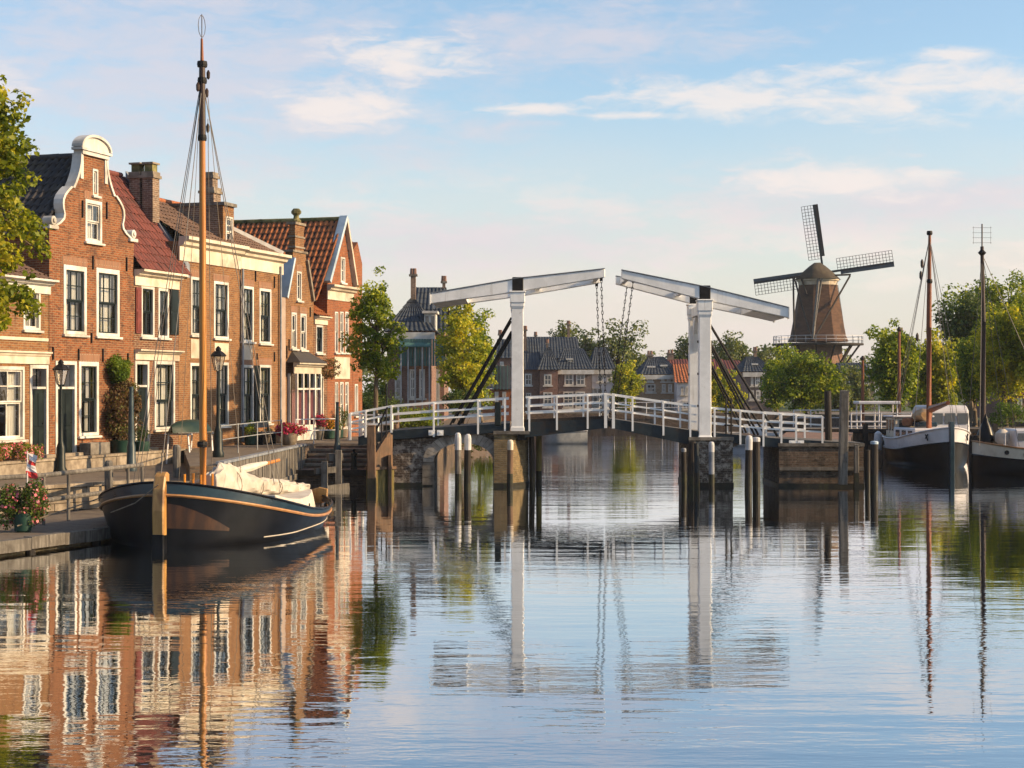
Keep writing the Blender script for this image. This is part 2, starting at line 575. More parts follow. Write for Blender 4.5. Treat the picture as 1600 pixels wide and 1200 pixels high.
M['mill_cap'] = mottled('mill_cap_thatch', (.06, .045, .03), (.10, .078, .05), 2.0, .95, .5, c3=(.06, .05, .035), s3=.5)
M['blossom'] = leafmat('magenta_blossom', (.30, .015, .06), (.50, .03, .12), (.62, .10, .20), .25)
M['blossom_pink'] = leafmat('pink_blossom', (.45, .04, .08), (.60, .12, .18), (.70, .30, .32), .25)
M['blossom_orange'] = leafmat('orange_blossom', (.50, .12, .02), (.62, .25, .03), (.65, .40, .06), .25)
M['leaf'] = leafmat('maple_leaves', (.022, .05, .006), (.12, .18, .016), (.40, .41, .035))
M['leaf_maple'] = leafmat('yellower_maple_leaves', (.03, .055, .006), (.16, .20, .015), (.46, .40, .03))  # yellower leaf mix for the maple at the left edge
M['leaf_tub'] = leafmat('tub_leaves', (.015, .035, .006), (.05, .09, .012), (.14, .19, .03), .3)
M['leaf_yellow'] = leafmat('yellowing_leaves', (.05, .08, .008), (.24, .28, .02), (.60, .50, .035))
M['leaf_dark'] = leafmat('deep_green_leaves', (.02, .04, .010), (.05, .085, .018), (.12, .15, .03), .3)
M['leaf_far'] = leafmat('far_leaves', (.03, .055, .022), (.085, .12, .038), (.22, .22, .05), .3)
M['leaf_mix'] = leafmat('red_green_leaves', (.035, .04, .012), (.12, .06, .035), (.13, .17, .035), .3)
M['leaf_shrub'] = leafmat('bright_shrub_leaves', (.02, .05, .006), (.07, .13, .012), (.17, .22, .02))

M['brick_orange'] = brick('orange_brick', (.27, .085, .028), (.13, .042, .019), (.24, .16, .095), (.07, .038, .028), .9, burnt=.75, pale=(.36, .19, .10), plo=.58, phi=.72, pamt=.5)
M['brick_brown'] = brick('brown_brick', (.19, .068, .031), (.10, .04, .022), (.28, .21, .14), (.055, .034, .025), .8)
M['brick_yellow'] = brick('ochre_brick', (.255, .105, .035), (.16, .06, .025), (.25, .18, .105), (.095, .052, .032), .7, pale=(.32, .18, .08), burnt=.55)
M['brick_red'] = brick('red_brick', (.30, .085, .028), (.19, .05, .02), (.25, .15, .09), (.10, .04, .027), .5, burnt=.35)
M['brick_pale'] = brick('lime_stained_brick', (.12, .088, .07), (.065, .048, .038), (.16, .14, .12), (.03, .025, .021), .8, pale=(.40, .36, .31), msize=.014, burnt=.95, bw=.24, bh=.08, plo=.47, phi=.62, pamt=.8)
M['brick_moss'] = brick('moss_stained_brick', (.26, .17, .08), (.14, .095, .05), (.20, .16, .10), (.07, .055, .025), .6, pale=(.32, .24, .11), msize=.02)
M['brick_quay'] = brick('quay_brick', (.16, .105, .072), (.09, .062, .045), (.14, .115, .09), (.035, .03, .024), .75, pale=(.25, .20, .15), burnt=.8, bw=.24, bh=.08)
M['brick_chimney'] = brick('chimney_brick', (.24, .145, .095), (.17, .105, .075), (.36, .30, .24), (.08, .065, .05), .5)
M['brick_far1'] = brick('far_plum_brick', (.23, .115, .09), (.18, .09, .07), (.26, .2, .16), (.12, .07, .06), .4)
M['brick_far2'] = brick('far_grey_brick', (.20, .15, .135), (.16, .12, .11), (.24, .2, .18), (.12, .09, .08), .4)
M['brick_far3'] = brick('far_buff_brick', (.40, .27, .16), (.34, .22, .13), (.4, .32, .24), (.24, .16, .1), .3)


def tile_mat(name, c1, c2, c3, amt=0.6):
    m, t = newmat(name)
    g = t.n('ShaderNodeNewGeometry')
    nz = t.n('ShaderNodeTexNoise', Vector=g.outputs['Position'], Scale=1.1, Detail=6.0, Roughness=.65)
    n2 = t.n('ShaderNodeTexNoise', Vector=g.outputs['Position'], Scale=8.0, Detail=4.0, Roughness=.7)
    c = t.mix(g.outputs['Random Per Island'], c1, c2)
    c = t.mix(t.math('MULTIPLY', t.smooth(nz.outputs[0], .5, .7), amt), c, c3)
    c = t.mix(.5, c, t.mix(n2.outputs[0], (.4, .4, .4), (1.5, 1.5, 1.5)), 'MULTIPLY')
    bp = t.n('ShaderNodeBump', Strength=.3, Distance=.01, Height=n2.outputs[0])
    b = t.n('ShaderNodeBsdfPrincipled', Base_Color=c, Roughness=.7, Normal=bp)
    b.inputs['Specular IOR Level'].default_value = .3
    out(t, b)
    return m


M['tile_dark'] = tile_mat('dark_pantile', (.028, .028, .032), (.055, .048, .045), (.075, .06, .03))
M['tile_red'] = tile_mat('dark_red_pantile', (.17, .048, .036), (.11, .036, .03), (.055, .03, .028))
M['tile_orange'] = tile_mat('orange_pantile', (.36, .12, .04), (.26, .085, .032), (.11, .06, .03))
M['tile_brown'] = tile_mat('brown_pantile', (.21, .13, .09), (.15, .095, .07), (.09, .065, .05))
M['tile_blue'] = tile_mat('blue_black_pantile', (.025, .035, .05), (.045, .055, .07), (.07, .07, .065))


def glass_mat():
    m, t = newmat('window_glass')
    fc = t.n('ShaderNodeLayerWeight', Blend=.5).outputs['Facing']
    nz = t.n('ShaderNodeTexNoise', Vector=t.n('ShaderNodeNewGeometry').outputs['Position'], Scale=1.6, Detail=2.0)
    bp = t.n('ShaderNodeBump', Strength=.05, Distance=.05, Height=nz.outputs[0])
    gl = t.n('ShaderNodeBsdfGlossy', Color=(1, 1, 1, 1), Roughness=.02, Normal=bp)
    tr = t.n('ShaderNodeBsdfTransparent', Color=(.93, .95, .95, 1))
    f = t.math('MULTIPLY_ADD', t.math('POWER', fc, 4.0), 0.85, 0.11)
    out(t, t.n('ShaderNodeMixShader', i0=f, i1=tr, i2=gl))
    return m


M['glass'] = glass_mat()


def far_glass():
    m, t = newmat('far_window_glass')
    b = t.n('ShaderNodeBsdfPrincipled', Base_Color=(.04, .05, .06, 1), Roughness=.06)
    b.inputs['Specular IOR Level'].default_value = .9
    out(t, b)
    return m


M['glass_far'] = far_glass()


def lantern_glass():
    m, t = newmat('lantern_glass')
    gl = t.n('ShaderNodeBsdfGlossy', Color=(1, 1, 1, 1), Roughness=.15)
    tr = t.n('ShaderNodeBsdfTransparent', Color=(.85, .82, .76, 1))
    d = t.n('ShaderNodeBsdfDiffuse', Color=(.6, .52, .42, 1))
    out(t, t.n('ShaderNodeMixShader', i0=.2, i1=t.n('ShaderNodeMixShader', i0=.35, i1=tr, i2=d), i2=gl))
    return m


M['lantern'] = lantern_glass()


def water_mat():
    m, t = newmat('canal_water')
    g = t.n('ShaderNodeNewGeometry')

    def layer(sx, sy, scale, detail, w_=0.0):
        mp = t.n('ShaderNodeMapping', Vector=g.outputs['Position'], Scale=(sx, sy, 1.0), Rotation=(0, 0, R(w_)))
        return t.n('ShaderNodeTexNoise', Vector=mp, Scale=scale, Detail=detail, Roughness=.5).outputs[0]
    a = layer(.22, 1.0, 1.0, 2.0, 3)          # long low swell across the view
    b = layer(.30, 1.0, 4.2, 2.0, -4)        # ripples
    c = layer(.5, 1.0, 11.0, 2.0, 6)         # fine wrinkle
    calm = layer(.12, .35, .35, 2.0, 0)      # patches of wind
    k = t.math('MULTIPLY_ADD', t.smooth(calm, .40, .62), .75, .35)
    h = t.math('ADD', t.math('MULTIPLY', a, .0085), t.math('MULTIPLY', t.math('ADD', t.math('MULTIPLY', b, .0040), t.math('MULTIPLY', c, .0014)), k))
    bp = t.n('ShaderNodeBump', Strength=1.0, Distance=1.0, Height=h)
    gl = t.n('ShaderNodeBsdfGlossy', Color=(.94, .965, 1.0, 1), Roughness=.012, Normal=bp)
    df = t.n('ShaderNodeBsdfDiffuse', Color=(.004, .006, .005, 1))
    fr = t.n('ShaderNodeFresnel', IOR=1.34, Normal=bp)
    f = t.math('MINIMUM', t.math('MULTIPLY_ADD', t.math('POWER', fr.outputs[0], .55), 1.32, .0), .97)
    out(t, t.n('ShaderNodeMixShader', i0=f, i1=df, i2=gl))
    return m


M['water'] = water_mat()

# ------------------------------------------------------------------ the setting: water and ground
rng = random.Random(7)


def struct(name, mb, mat, **k):
    o = mb.build(name, mat, **k)
    o['kind'] = 'structure'
    return o


struct('water', MB().add([(-500, -60, 0), (500, -60, 0), (500, 700, 0), (-500, 700, 0)], [(0, 1, 2, 3)]), M['water'])


def slab(name, poly, z, top, side, z0=-1.5):
    mb = MB()
    n = len(poly)
    zz = z if isinstance(z, (list, tuple)) else [z] * n
    mb.add([(p[0], p[1], zz[i]) for i, p in enumerate(poly)], [tuple(range(n))])
    mb.cm = 1
    mb.add([(p[0], p[1], zz[i]) for i, p in enumerate(poly)] + [(p[0], p[1], z0) for p in poly], [(i, (i + 1) % n, (i + 1) % n + n, i + n) for i in range(n)])
    return struct(name, mb, [top, side])


ZT, ZS, ZL = 1.30, 0.90, 0.30            # terrace, street, landing stage
FC = 74460.0                             # facade line: depth = FC / (1600 - px)
FD = Vector((800.0, 2600.0)).normalized()   # facade direction in plan
FN = Vector((FD.y, -FD.x))               # towards the canal


def fD(px):
    return FC / (1600.0 - px)


def fpt(px, o=0.0):
    d = fD(px)
    return Vector(((px - CX) / FPX * d, d)) + FN * o


def fU(px):
    return fD(px) / FD.y


def fZ(px, py):
    return CAMZ - (py - HY) / FPX * fD(px)


def xy(px, D):
    return ((px - CX) / FPX * D, D)


def t2(v):
    return (v[0], v[1])


# terrace in front of the houses, street below it, the higher street further on
slab('terrace', [t2(fpt(-260, -9)), t2(fpt(-260, .6)), t2(fpt(262, .6)), t2(fpt(262, -9))], ZT, M['paving'], M['stone'])
slab('street', [t2(fpt(-260, .6)), (-17.5, 33.0), (-9.55, 44.0), (-8.6, 44.4), t2(fpt(262, .6))], ZS, M['paving'], M['stone_dark'])
slab('upper_street', [t2(fpt(262, .602)), (-8.6, 44.402), (-7.95, 44.7), (-7.5, 59.2), (-7.2, 62.5), (-4.5, 62.5), (-4.3, 75), (-2.0, 100), (0.5, 140), (-60, 140), (-60, 60), t2(fpt(262, -9))], ZT - .004, M['paving'], M['brick_quay'])
slab('far_ground', [(-400, 140.002), (-20, 140), (24, 140), (30, 118), (34, 92), (13.6, 84), (13.2, 80), (60, 80), (300, 90), (480, 300), (480, 690), (-480, 690), (-480, 300)], 1.2, M['grass'], M['brick_quay'])
slab('far_street', [(0.4, 140.6), (24.2, 140.6), (30.5, 118), (60, 112), (60, 152), (0.4, 152)], 1.204, M['paving'], M['stone'], z0=1.0)
slab('right_street', [(13.8, 81), (60, 81), (60, 92), (14.5, 92)], 1.206, M['paving'], M['stone'], z0=1.0)
slab('bridge_spit', [(9.45, 61.2), (12.4, 61.2), (16.5, 80.5), (13.3, 80.5)], 1.25, M['paving'], M['brick_quay'])
slab('lower_landing', [(-7.4, 57.0), (-4.95, 57.0), (-4.8, 60.0), (-7.4, 60.0)], .55, M['paving'], M['brick_quay'])
slab('landing_stage', [(-13.6, 25.4), (-9.05, 36.5), (-9.2, 38.2), (-9.6, 43.9), (-17.4, 32.9)], ZL, M['paving'], M['brick_moss'], z0=-1.5)

# stone courses of the street's retaining wall
qw = thing('quay_wall', 'low wall of pale weathered stone blocks behind the landing stage', 'wall', (-13.5, 38.5, 0))
O = Vector((-13.5, 38.5, 0))
a, b = Vector((-16.2, 34.78)), Vector((-9.52, 44.03))
dv = (b - a).normalized()
nv = Vector((dv.y, -dv.x))
ang = math.atan2(dv.y, dv.x)
L = (b - a).length
for row in range(3):
    s = -.3 * (row % 2)
    while s < L - .1:
        l = rng.uniform(.55, .95)
        s1 = min(s + l, L)
        c = a + dv * ((max(s, 0) + s1) / 2) + nv * (.05 + rng.uniform(-.015, .02))
        ubox('stone_block', M['stone'], qw, (c.x - O.x, c.y - O.y, ZL + .02 + row * .19 + .09), (s1 - max(s, 0) - .015, .14, .175), (0, 0, ang + rng.uniform(-.01, .01)))
        s += l
s = 0
while s < L - .1:
    l = min(rng.uniform(1.0, 1.4), L - s)
    c = a + dv * (s + l / 2) + nv * .02
    ubox('coping_stone', M['stone'], qw, (c.x - O.x, c.y - O.y, ZS + .04), (l - .012, .34, .09), (0, 0, ang))
    s += l

# terrace wall
tw = thing('terrace_wall', 'long low wall of sandy stone slabs below the house fronts', 'wall', (*t2(fpt(100, .6)), 0))
O = Vector((*t2(fpt(100, .6)), 0))
ua, ub = fU(-150), fU(262)
base = fpt(0, .62)
u0 = fU(0)
s = ua
fang = math.atan2(FD.y, FD.x)
while s < ub - .1:
    l = min(rng.uniform(1.0, 1.9), ub - s)
    c = base + FD * (s + l / 2 - u0)
    ubox('wall_slab', M['stone'], tw, (c.x - O.x, c.y - O.y, (ZS + ZT) / 2 - .02), (l - .014, .12 + rng.uniform(0, .02), ZT - ZS - .03), (0, 0, fang))
    ubox('coping_stone', M['stone'], tw, (c.x - O.x - FN.x * .05, c.y - O.y - FN.y * .05, ZT + .02), (l - .012, .30, .07), (0, 0, fang))
    s += l

# landing stage edge: weathered timbers on piles
ed = thing('stage_edge', 'weathered timber edge beams along the landing stage', 'edging', (-11, 32, 0))
a, b = Vector((-13.6, 25.4)), Vector((-9.0, 36.55))
dv = (b - a).normalized()
nv = Vector((dv.y, -dv.x))
L = (b - a).length
ang = math.atan2(dv.y, dv.x)
s = 0
while s < L - .05:
    l = min(rng.uniform(.5, .8), L - s)
    c = a + dv * (s + l / 2) + nv * .06
    ubox('edge_beam', M['wood_grey'], ed, (c.x + 11, c.y - 32, .20 + rng.uniform(-.012, .012)), (l - .012, .2 + rng.uniform(0, .02), .25), (0, 0, ang))
    s += l
for s in (3.0, 6.2, 9.6, 11.8):
    c = a + dv * s + nv * .02
    ubar('pile', M['wood_dark'], ed, (c.x + 11, c.y - 32, -.8), (c.x + 11, c.y - 32, .09), .11, .11, 'cyl')
e2 = Vector((-9.2, 38.2))
ubar('edge_beam', M['wood_grey'], ed, (b.x + 11.08, b.y - 32, .2), (e2.x + 11.08, e2.y - 32, .2), .2, .24)


def railing(name, label, pts, zt, rails, post_zs, mat, r=.028, post_r=.025, group=None, cap=None):
    """pipe railing: pts plan polyline with z of its foot; rails heights"""
    o = Vector((pts[0][0], pts[0][1], pts[0][2]))
    t = thing(name, label, 'railing', o, 0, group)
    for i in range(len(pts) - 1):
        p0, p1 = Vector(pts[i]) - o, Vector(pts[i + 1]) - o
        for h in rails:
            ubar('rail', mat, t, p0 + Vector((0, 0, h)), p1 + Vector((0, 0, h)), r, r, 'cyl')
    for p in pts:
        p0 = Vector(p) - o
        ubar('post', cap or mat, t, p0 + Vector((0, 0, .0)), p0 + Vector((0, 0, zt)), post_r, post_r, 'cyl')
    return t


# pipe railing at the back of the landing stage
pts = []
for px, D in ((-30, 36.0), (68, 37.4), (107, 38.6), (172, 40.6), (200, 41.6), (222, 42.3)):
    x, y = xy(px, D)
    pts.append((x, y, ZL))
railing('pipe_railing', 'thick grey pipe handrail on posts behind the landing stage', pts, 1.12, (1.12, .55), None, M['wood_grey'], .055, .04)

# weathered plank wall along the quay
pw = thing('plank_wall', 'weathered grey vertical plank quay wall with metal capping', 'wall', (-7.9, 44.7, 0))
a, b = Vector((-7.9, 44.7)), Vector((-7.42, 59.0))
dv = (b - a).normalized()
nv = Vector((dv.y, -dv.x))
ang = math.atan2(dv.y, dv.x)
L = (b - a).length
s = 0
i = 0
while s < L - .05:
    l = min(rng.uniform(.18, .25), L - s)
    c = a + dv * (s + l / 2) + nv * (.05 + rng.uniform(0, .035))
    ubox('plank', M['wood_grey'], pw, (c.x + 7.9, c.y - 44.7, .58), (l - .014, .06, 1.5), (0, 0, ang))
    s += l
ubar('capping', M['lead'], pw, (a.x + 7.9 + .05, 0, 1.37), (b.x + 7.9 + .05, b.y - 44.7, 1.37), .22, .07)
ubar('waling', M['wood_grey'], pw, (a.x + 7.9 + .12, 0, .35), (b.x + 7.9 + .12, b.y - 44.7, .35), .08, .2)

# steps from the lower landing up to the street
st = thing('quay_steps', 'broad shallow brick steps rising from the lower landing', 'steps', (-6.2, 59, 0))
for k in range(5):
    y0 = 58.6 + k * .75
    mb = MB().box(-7.36 + 6.2, -4.75 + 6.2, y0 - 59, 63.0 - 59 - .003 * k, .2, .55 + (k + 1) * .15)
    mb.build('step', M['paving'], st, bevel=.015)
    ubox('nosing', M['stone'], st, ((-7.36 - 4.75) / 2 + 6.2, y0 - 59 - .02, .55 + (k + 1) * .15 - .03), (2.6, .06, .075))
ubox('edge_beam', M['wood_dark'], st, (-6.15 + 6.2, 56.97 - 59, .47), (2.5, .14, .2))

# timber jetty sticking out beside the steps
jt = thing('jetty', 'grey timber jetty rail on posts beside the moored boat', 'jetty', (-6, 55.2, 0))
for (px, D, z1) in ((507, 55.0, .95), (529, 55.6, 1.30), (532, 56.3, .4)):
    x, y = xy(px, D)
    ubox('post', M['wood_grey'], jt, (x + 6, y - 55.2, (z1 - 1) / 2), (.2, .2, z1 + 1))
ubar('beam', M['wood_grey'], jt, Vector((*xy(492, 55), .62)) - Vector((6 * -1, 55.2, 0)), Vector((*xy(524, 55.4), .66)) - Vector((-6, 55.2, 0)), .14, .2)
ubar('beam', M['wood_grey'], jt, Vector((*xy(500, 54.9), .02)) - Vector((-6, 55.2, 0)), Vector((*xy(544, 55.6), .10)) - Vector((-6, 55.2, 0)), .16, .2)
ubar('beam', M['wood_grey'], jt, Vector((*xy(512, 55.7), 1.05)) - Vector((-6, 55.2, 0)), Vector((*xy(534, 55.9), 1.07)) - Vector((-6, 55.2, 0)), .3, .25)

# boarded wing wall of the bridge with iron hand rail
ww = thing('wing_wall', 'boarded timber wing wall stepping down beside the bridge arch', 'wall', (-4.7, 56, 0))
O = Vector((-4.7, 56, 0))
x0, x1 = -4.88, -4.12
fa, fb = Vector((-4.86, 55.9)), Vector((-4.05, 56.75))
fd_ = (fb - fa).normalized()
fl_ = (fb - fa).length
for k in range(6):
    c = fa + fd_ * (fl_ * (k + .5) / 6)
    ubox('board', M['algae'], ww, (c.x - O.x, c.y - O.y, .02), (fl_ / 6 - .012, .1 + rng.uniform(0, .02), 1.24), (0, 0, math.atan2(fd_.y, fd_.x)))
for k in range(5):
    ya = 56.35 + k * .85
    ubox('board', M['wood_brown'], ww, (x1 - .02 - O.x, ya + .42 - O.y, .35 + .16 * k), (.1, .83, 1.5 + .33 * k))
vs = []
for (q, z) in ((.03, .66), (1.0, .66), (1.0, 1.78), (.86, 1.78)):
    c = fa + fd_ * (fl_ * q)
    for o_ in (.03, .12):
        vs.append((c.x - fd_.y * o_, c.y + fd_.x * o_, z))
mb = MB().add(vs, [(0, 2, 4, 6), (1, 3, 5, 7), (0, 1, 3, 2), (2, 3, 5, 4), (4, 5, 7, 6), (6, 7, 1, 0)])
mb.build('raking_panel', M['wood_brown'], ww, off=O)
mb = MB().beam((fa.x, fa.y + .02, .72), (fb.x - .14, fb.y - .12, 1.84), .14, .12)
mb.build('raking_rail', M['wood_brown'], ww, off=O)
ubox('sill', M['wood_brown'], ww, ((fa.x + fb.x) / 2 - O.x, (fa.y + fb.y) / 2 - O.y, .66), (fl_ + .1, .22, .09), (0, 0, math.atan2(fd_.y, fd_.x)))
for (x, za, zb) in ((-4.80, .70, 1.55), (-4.60, 1.05, 2.0), (-4.42, 1.4, 2.35), (-4.26, 1.7, 2.65)):
    ubar('baluster', M['iron'], ww, (x - O.x, 56.35 - O.y, za), (x - O.x, 56.35 - O.y, zb), .022, .022, 'cyl')
ubar('hand_rail', M['iron'], ww, (-4.86 - O.x, 56.35 - O.y, 1.42), (-4.22 - O.x, 56.35 - O.y, 2.72), .03, .03, 'cyl')

# timber-faced quay on the far right
rq = thing('timber_quay', 'dark timber faced quay wall left of the moored barge', 'wall', (16, 79.8, 0))
for k in range(64):
    x = 13.35 + k * .42
    ubox('board', M['wood_brown'], rq, (x - 16, 0.06 + rng.uniform(-.01, .02), .45), (.40, .1, 1.9))
for z in (1.30, .75):
    ubox('waling', M['wood_dark'], rq, (26.6 - 16, -.06, z), (27.2, .16, .2))
for k in range(9):
    ubox('fender_pile', M['wood_dark'], rq, (13.8 + k * 3.1 - 16, -.2, .2), (.22, .2, 2.9))

# ------------------------------------------------------------------ the old houses on the left bank


def tiles(mb, e0, e1, r0, r1, cw=.24, rh=.34, amp=.035):
    """pantiles on a slope: eave e0-e1, ridge r0-r1; every tile its own curved piece"""
    e0, e1, r0, r1 = map(Vector, (e0, e1, r0, r1))
    W = max((e1 - e0).length, (r1 - r0).length)
    H = max((r0 - e0).length, (r1 - e1).length)
    nc, nr = max(2, round(W / cw)), max(2, round(H / rh))
    nrm = (e1 - e0).cross(r0 - e0)
    if nrm.length < 1e-6:
        nrm = (e1 - e0).cross(r1 - e0)
    nrm.normalize()
    if nrm.z < 0:
        nrm = -nrm

    def q(a, b):
        return (e0 * (1 - a) + e1 * a) * (1 - b) + (r0 * (1 - a) + r1 * a) * b
    prof = [(0, .2), (.2, 1), (.42, .75), (.65, -.4), (.86, -.55), (1.04, .2)]
    for j in range(nr):
        b0, b1 = j / nr, min((j + 1.12) / nr, 1.0)
        for i in range(nc):
            jit = rng.uniform(-.006, .008)
            vs = []
            for (pa, ph) in prof:
                a_ = (i + pa) / nc
                a_ = min(max(a_, 0), 1)
                vs.append(q(a_, b0) + nrm * (amp * ph + .035 + jit))
            for (pa, ph) in prof:
                a_ = min(max((i + pa) / nc, 0), 1)
                vs.append(q(a_, b1) + nrm * (amp * ph + jit))
            n = len(prof)
            mb.add(vs, [(k, k + 1, n + k + 1, n + k) for k in range(n - 1)])


def roof_part(parent, slopes, mat, name='roof'):
    """slopes: list of (e0,e1,r0,r1); deck below, tiles as geometry above"""
    mb = MB()
    for s in slopes:
        s = [Vector(p) for p in s]
        mb.add([s[0], s[1], s[3], s[2]], [(0, 1, 2, 3)])
    deck = mb.build(name, M['wood_dark'], parent)
    mt = MB()
    for s in slopes:
        tiles(mt, *s)
    o = bpy.data.meshes.new('roof_tiles')
    o.from_pydata(mt.v, [], mt.f)
    o.materials.append(mat)
    ob = link('roof_tiles', o, deck)
    ob['kind'] = 'stuff'
    return deck


def ridge_caps(parent, p0, p1, mat, r=.1, l=.38):
    p0, p1 = Vector(p0), Vector(p1)
    L_ = (p1 - p0).length
    n = max(1, round(L_ / l))
    d = (p1 - p0) / n
    for i in range(n):
        a_ = p0 + d * i
        ubar('ridge_tile', mat, parent, a_ + Vector((0, 0, rng.uniform(-.008, .008))), a_ + d * .97, r, r, 'cyl')


def chimney(parent, c, sx, sy, z0, z1, mat, pots=0, cap=M['stone']):
    x, y = c
    mb = MB().box(x - sx / 2, x + sx / 2, y - sy / 2, y + sy / 2, z0, z1 - .22)
    ch = mb.build('chimney', mat, parent)
    mb = MB().box(x - sx / 2 - .06, x + sx / 2 + .06, y - sy / 2 - .06, y + sy / 2 + .06, z1 - .22, z1 - .12)
    mb.box(x - sx / 2 - .02, x + sx / 2 + .02, y - sy / 2 - .02, y + sy / 2 + .02, z1 - .119, z1)
    mb.build('chimney_cap', cap, ch)
    return ch


def window(parent, u0, u1, z0, z1, style=(3, 2, 2), bar='white', frame='white', curt=.62, sill=True, fw=.09, split=.5, y=0.0, name='window', curtm='curtain', deep=.10, glassm='glass'):
    """sash window set in an opening: style = (columns, rows upper, rows lower)"""
    g = .004
    u0, u1, z0, z1 = u0 + g, u1 - g, z0 + g, z1 - g
    fm, bm_ = M[frame], M[bar]
    mb = MB()
    ya, yb = y - .02, y + .14
    mb.box(u0, u0 + fw, ya, yb, z0, z1).box(u1 - fw, u1, ya, yb, z0, z1)
    mb.box(u0 + fw, u1 - fw, ya, yb, z1 - fw * 1.15, z1).box(u0 + fw, u1 - fw, ya, yb, z0, z0 + fw * .8)
    wd = mb.build(name, fm, parent, bevel=.008)
    a, b, c0, c1 = u0 + fw, u1 - fw, z0 + fw * .8, z1 - fw * 1.15
    nc, r1, r2 = style
    zm = c0 + (c1 - c0) * split if r2 else c0
    sash = .045
    bars = MB()
    panes = []
    for (za, zb, nr, yy) in (((zm, c1, r1, y + .05), (c0, zm, r2, y + .09)) if r2 else ((c0, c1, r1, y + .06),)):
        bars.box(a, b, yy - .02, yy + .02, za, za + sash).box(a, b, yy - .02, yy + .02, zb - sash, zb)
        bars.box(a, a + sash, yy - .02, yy + .02, za + sash, zb - sash).box(b - sash, b, yy - .02, yy + .02, za + sash, zb - sash)
        A, B, C0, C1 = a + sash, b - sash, za + sash, zb - sash
        for i in range(1, nc):
            x = A + (B - A) * i / nc
            bars.box(x - .016, x + .016, yy - .014, yy + .014, C0, C1)
        for j in range(1, nr):
            z = C0 + (C1 - C0) * j / nr
            bars.box(A, B, yy - .015, yy + .015, z - .016, z + .016)
        for i in range(nc):
            for j in range(nr):
                panes.append((A + (B - A) * (i + .5) / nc, yy, C0 + (C1 - C0) * (j + .5) / nr, (B - A) / nc - .004, (C1 - C0) / nr - .004))
    bars.build('glazing_bars', bm_, wd)
    for (x, yy, z, sx, sz) in panes:
        upane('pane', M[glassm], wd, (x, yy, z), (sx, .006, sz), (rng.uniform(-.006, .006), 0, rng.uniform(-.008, .008)))
    if sill:
        MB().box(u0 - .07, u1 + .07, y - .10, y + .04, z0 - .075, z0 - .006).build('sill', fm, wd, bevel=.01)
    if curt:
        mb = MB()
        wdt = (b - a)
        for side in (0, 1):
            k = curt * rng.uniform(.75, 1.15)
            xa, xb = (a, a + wdt * .5 * k) if side == 0 else (b - wdt * .5 * k, b)
            n = 14
            vs = []
            for i in range(n + 1):
                x = xa + (xb - xa) * i / n
                yy = y + .24 + .028 * math.sin(i * 2.2 + side)
                vs += [(x, yy, c0), (x, yy - .02, c1)]
            mb.add(vs, [(2 * i, 2 * i + 2, 2 * i + 3, 2 * i + 1) for i in range(n)])
        mb.build('curtain', M[curtm], wd)
    return wd


def door(parent, u0, u1, z0, z1, ztrans, leaf='green_paint', frame='white', fw=.11, y=0.0):
    g = .004
    u0, u1, z1 = u0 + g, u1 - g, z1 - g
    mb = MB()
    mb.box(u0, u0 + fw, y - .03, y + .16, z0, z1).box(u1 - fw, u1, y - .03, y + .16, z0, z1).box(u0 + fw, u1 - fw, y - .03, y + .16, z1 - fw, z1)
    mb.box(u0 + fw, u1 - fw, y - .01, y + .15, ztrans, ztrans + .07)
    d = mb.build('door', M[frame], parent, bevel=.008)
    a, b = u0 + fw + .003, u1 - fw - .003
    mb = MB().box(a, b, y + .06, y + .11, z0 + .02, ztrans)
    for (zl, zh) in ((.08, .40), (.46, .94)):
        h = ztrans - z0
        for s in (0, 1):
            xa = a + (b - a) * (.10 + .46 * s)
            mb.box(xa, xa + (b - a) * .34, y + .042, y + .062, z0 + h * zl, z0 + h * zh)
    mb.build('door_leaf', M[leaf], d, bevel=.006)
    MB().lathe([(.012, 0), (.03, .01), (.03, .035), (.01, .05)], (b - .1, y + .03, z0 + 1.0), 8).build('handle', M['iron'], d)
    n = 2
    for i in range(n):
        upane('pane', M['glass'], d, (a + (b - a) * (i + .5) / n, y + .07, (ztrans + .07 + z1 - fw) / 2), ((b - a) / n - .03, .006, z1 - fw - ztrans - .09))
    mb = MB().box(a + (b - a) / 2 - .015, a + (b - a) / 2 + .015, y + .05, y + .09, ztrans + .07, z1 - fw)
    mb.build('glazing_bars', M[leaf], d)
    MB().box(u0 - .08, u1 + .08, y - .32, y - .035, z0 - .02, z0 + .12).build('doorstep', M['stone'], d, bevel=.012)
    return d


def cornice(parent, u0, u1, z0, z1, mat, y=0.0, proj=.28, name='cornice'):
    h = z1 - z0
    pr = [(y - .006, z0), (y - .05, z0), (y - .05, z0 + h * .58), (y - proj * .5, z0 + h * .66), (y - proj * .6, z0 + h * .78), (y - proj, z0 + h * .86), (y - proj, z1), (y - .006, z1)]
    return MB().prism(pr, 'x', u0, u1).build(name, M[mat] if isinstance(mat, str) else mat, parent)


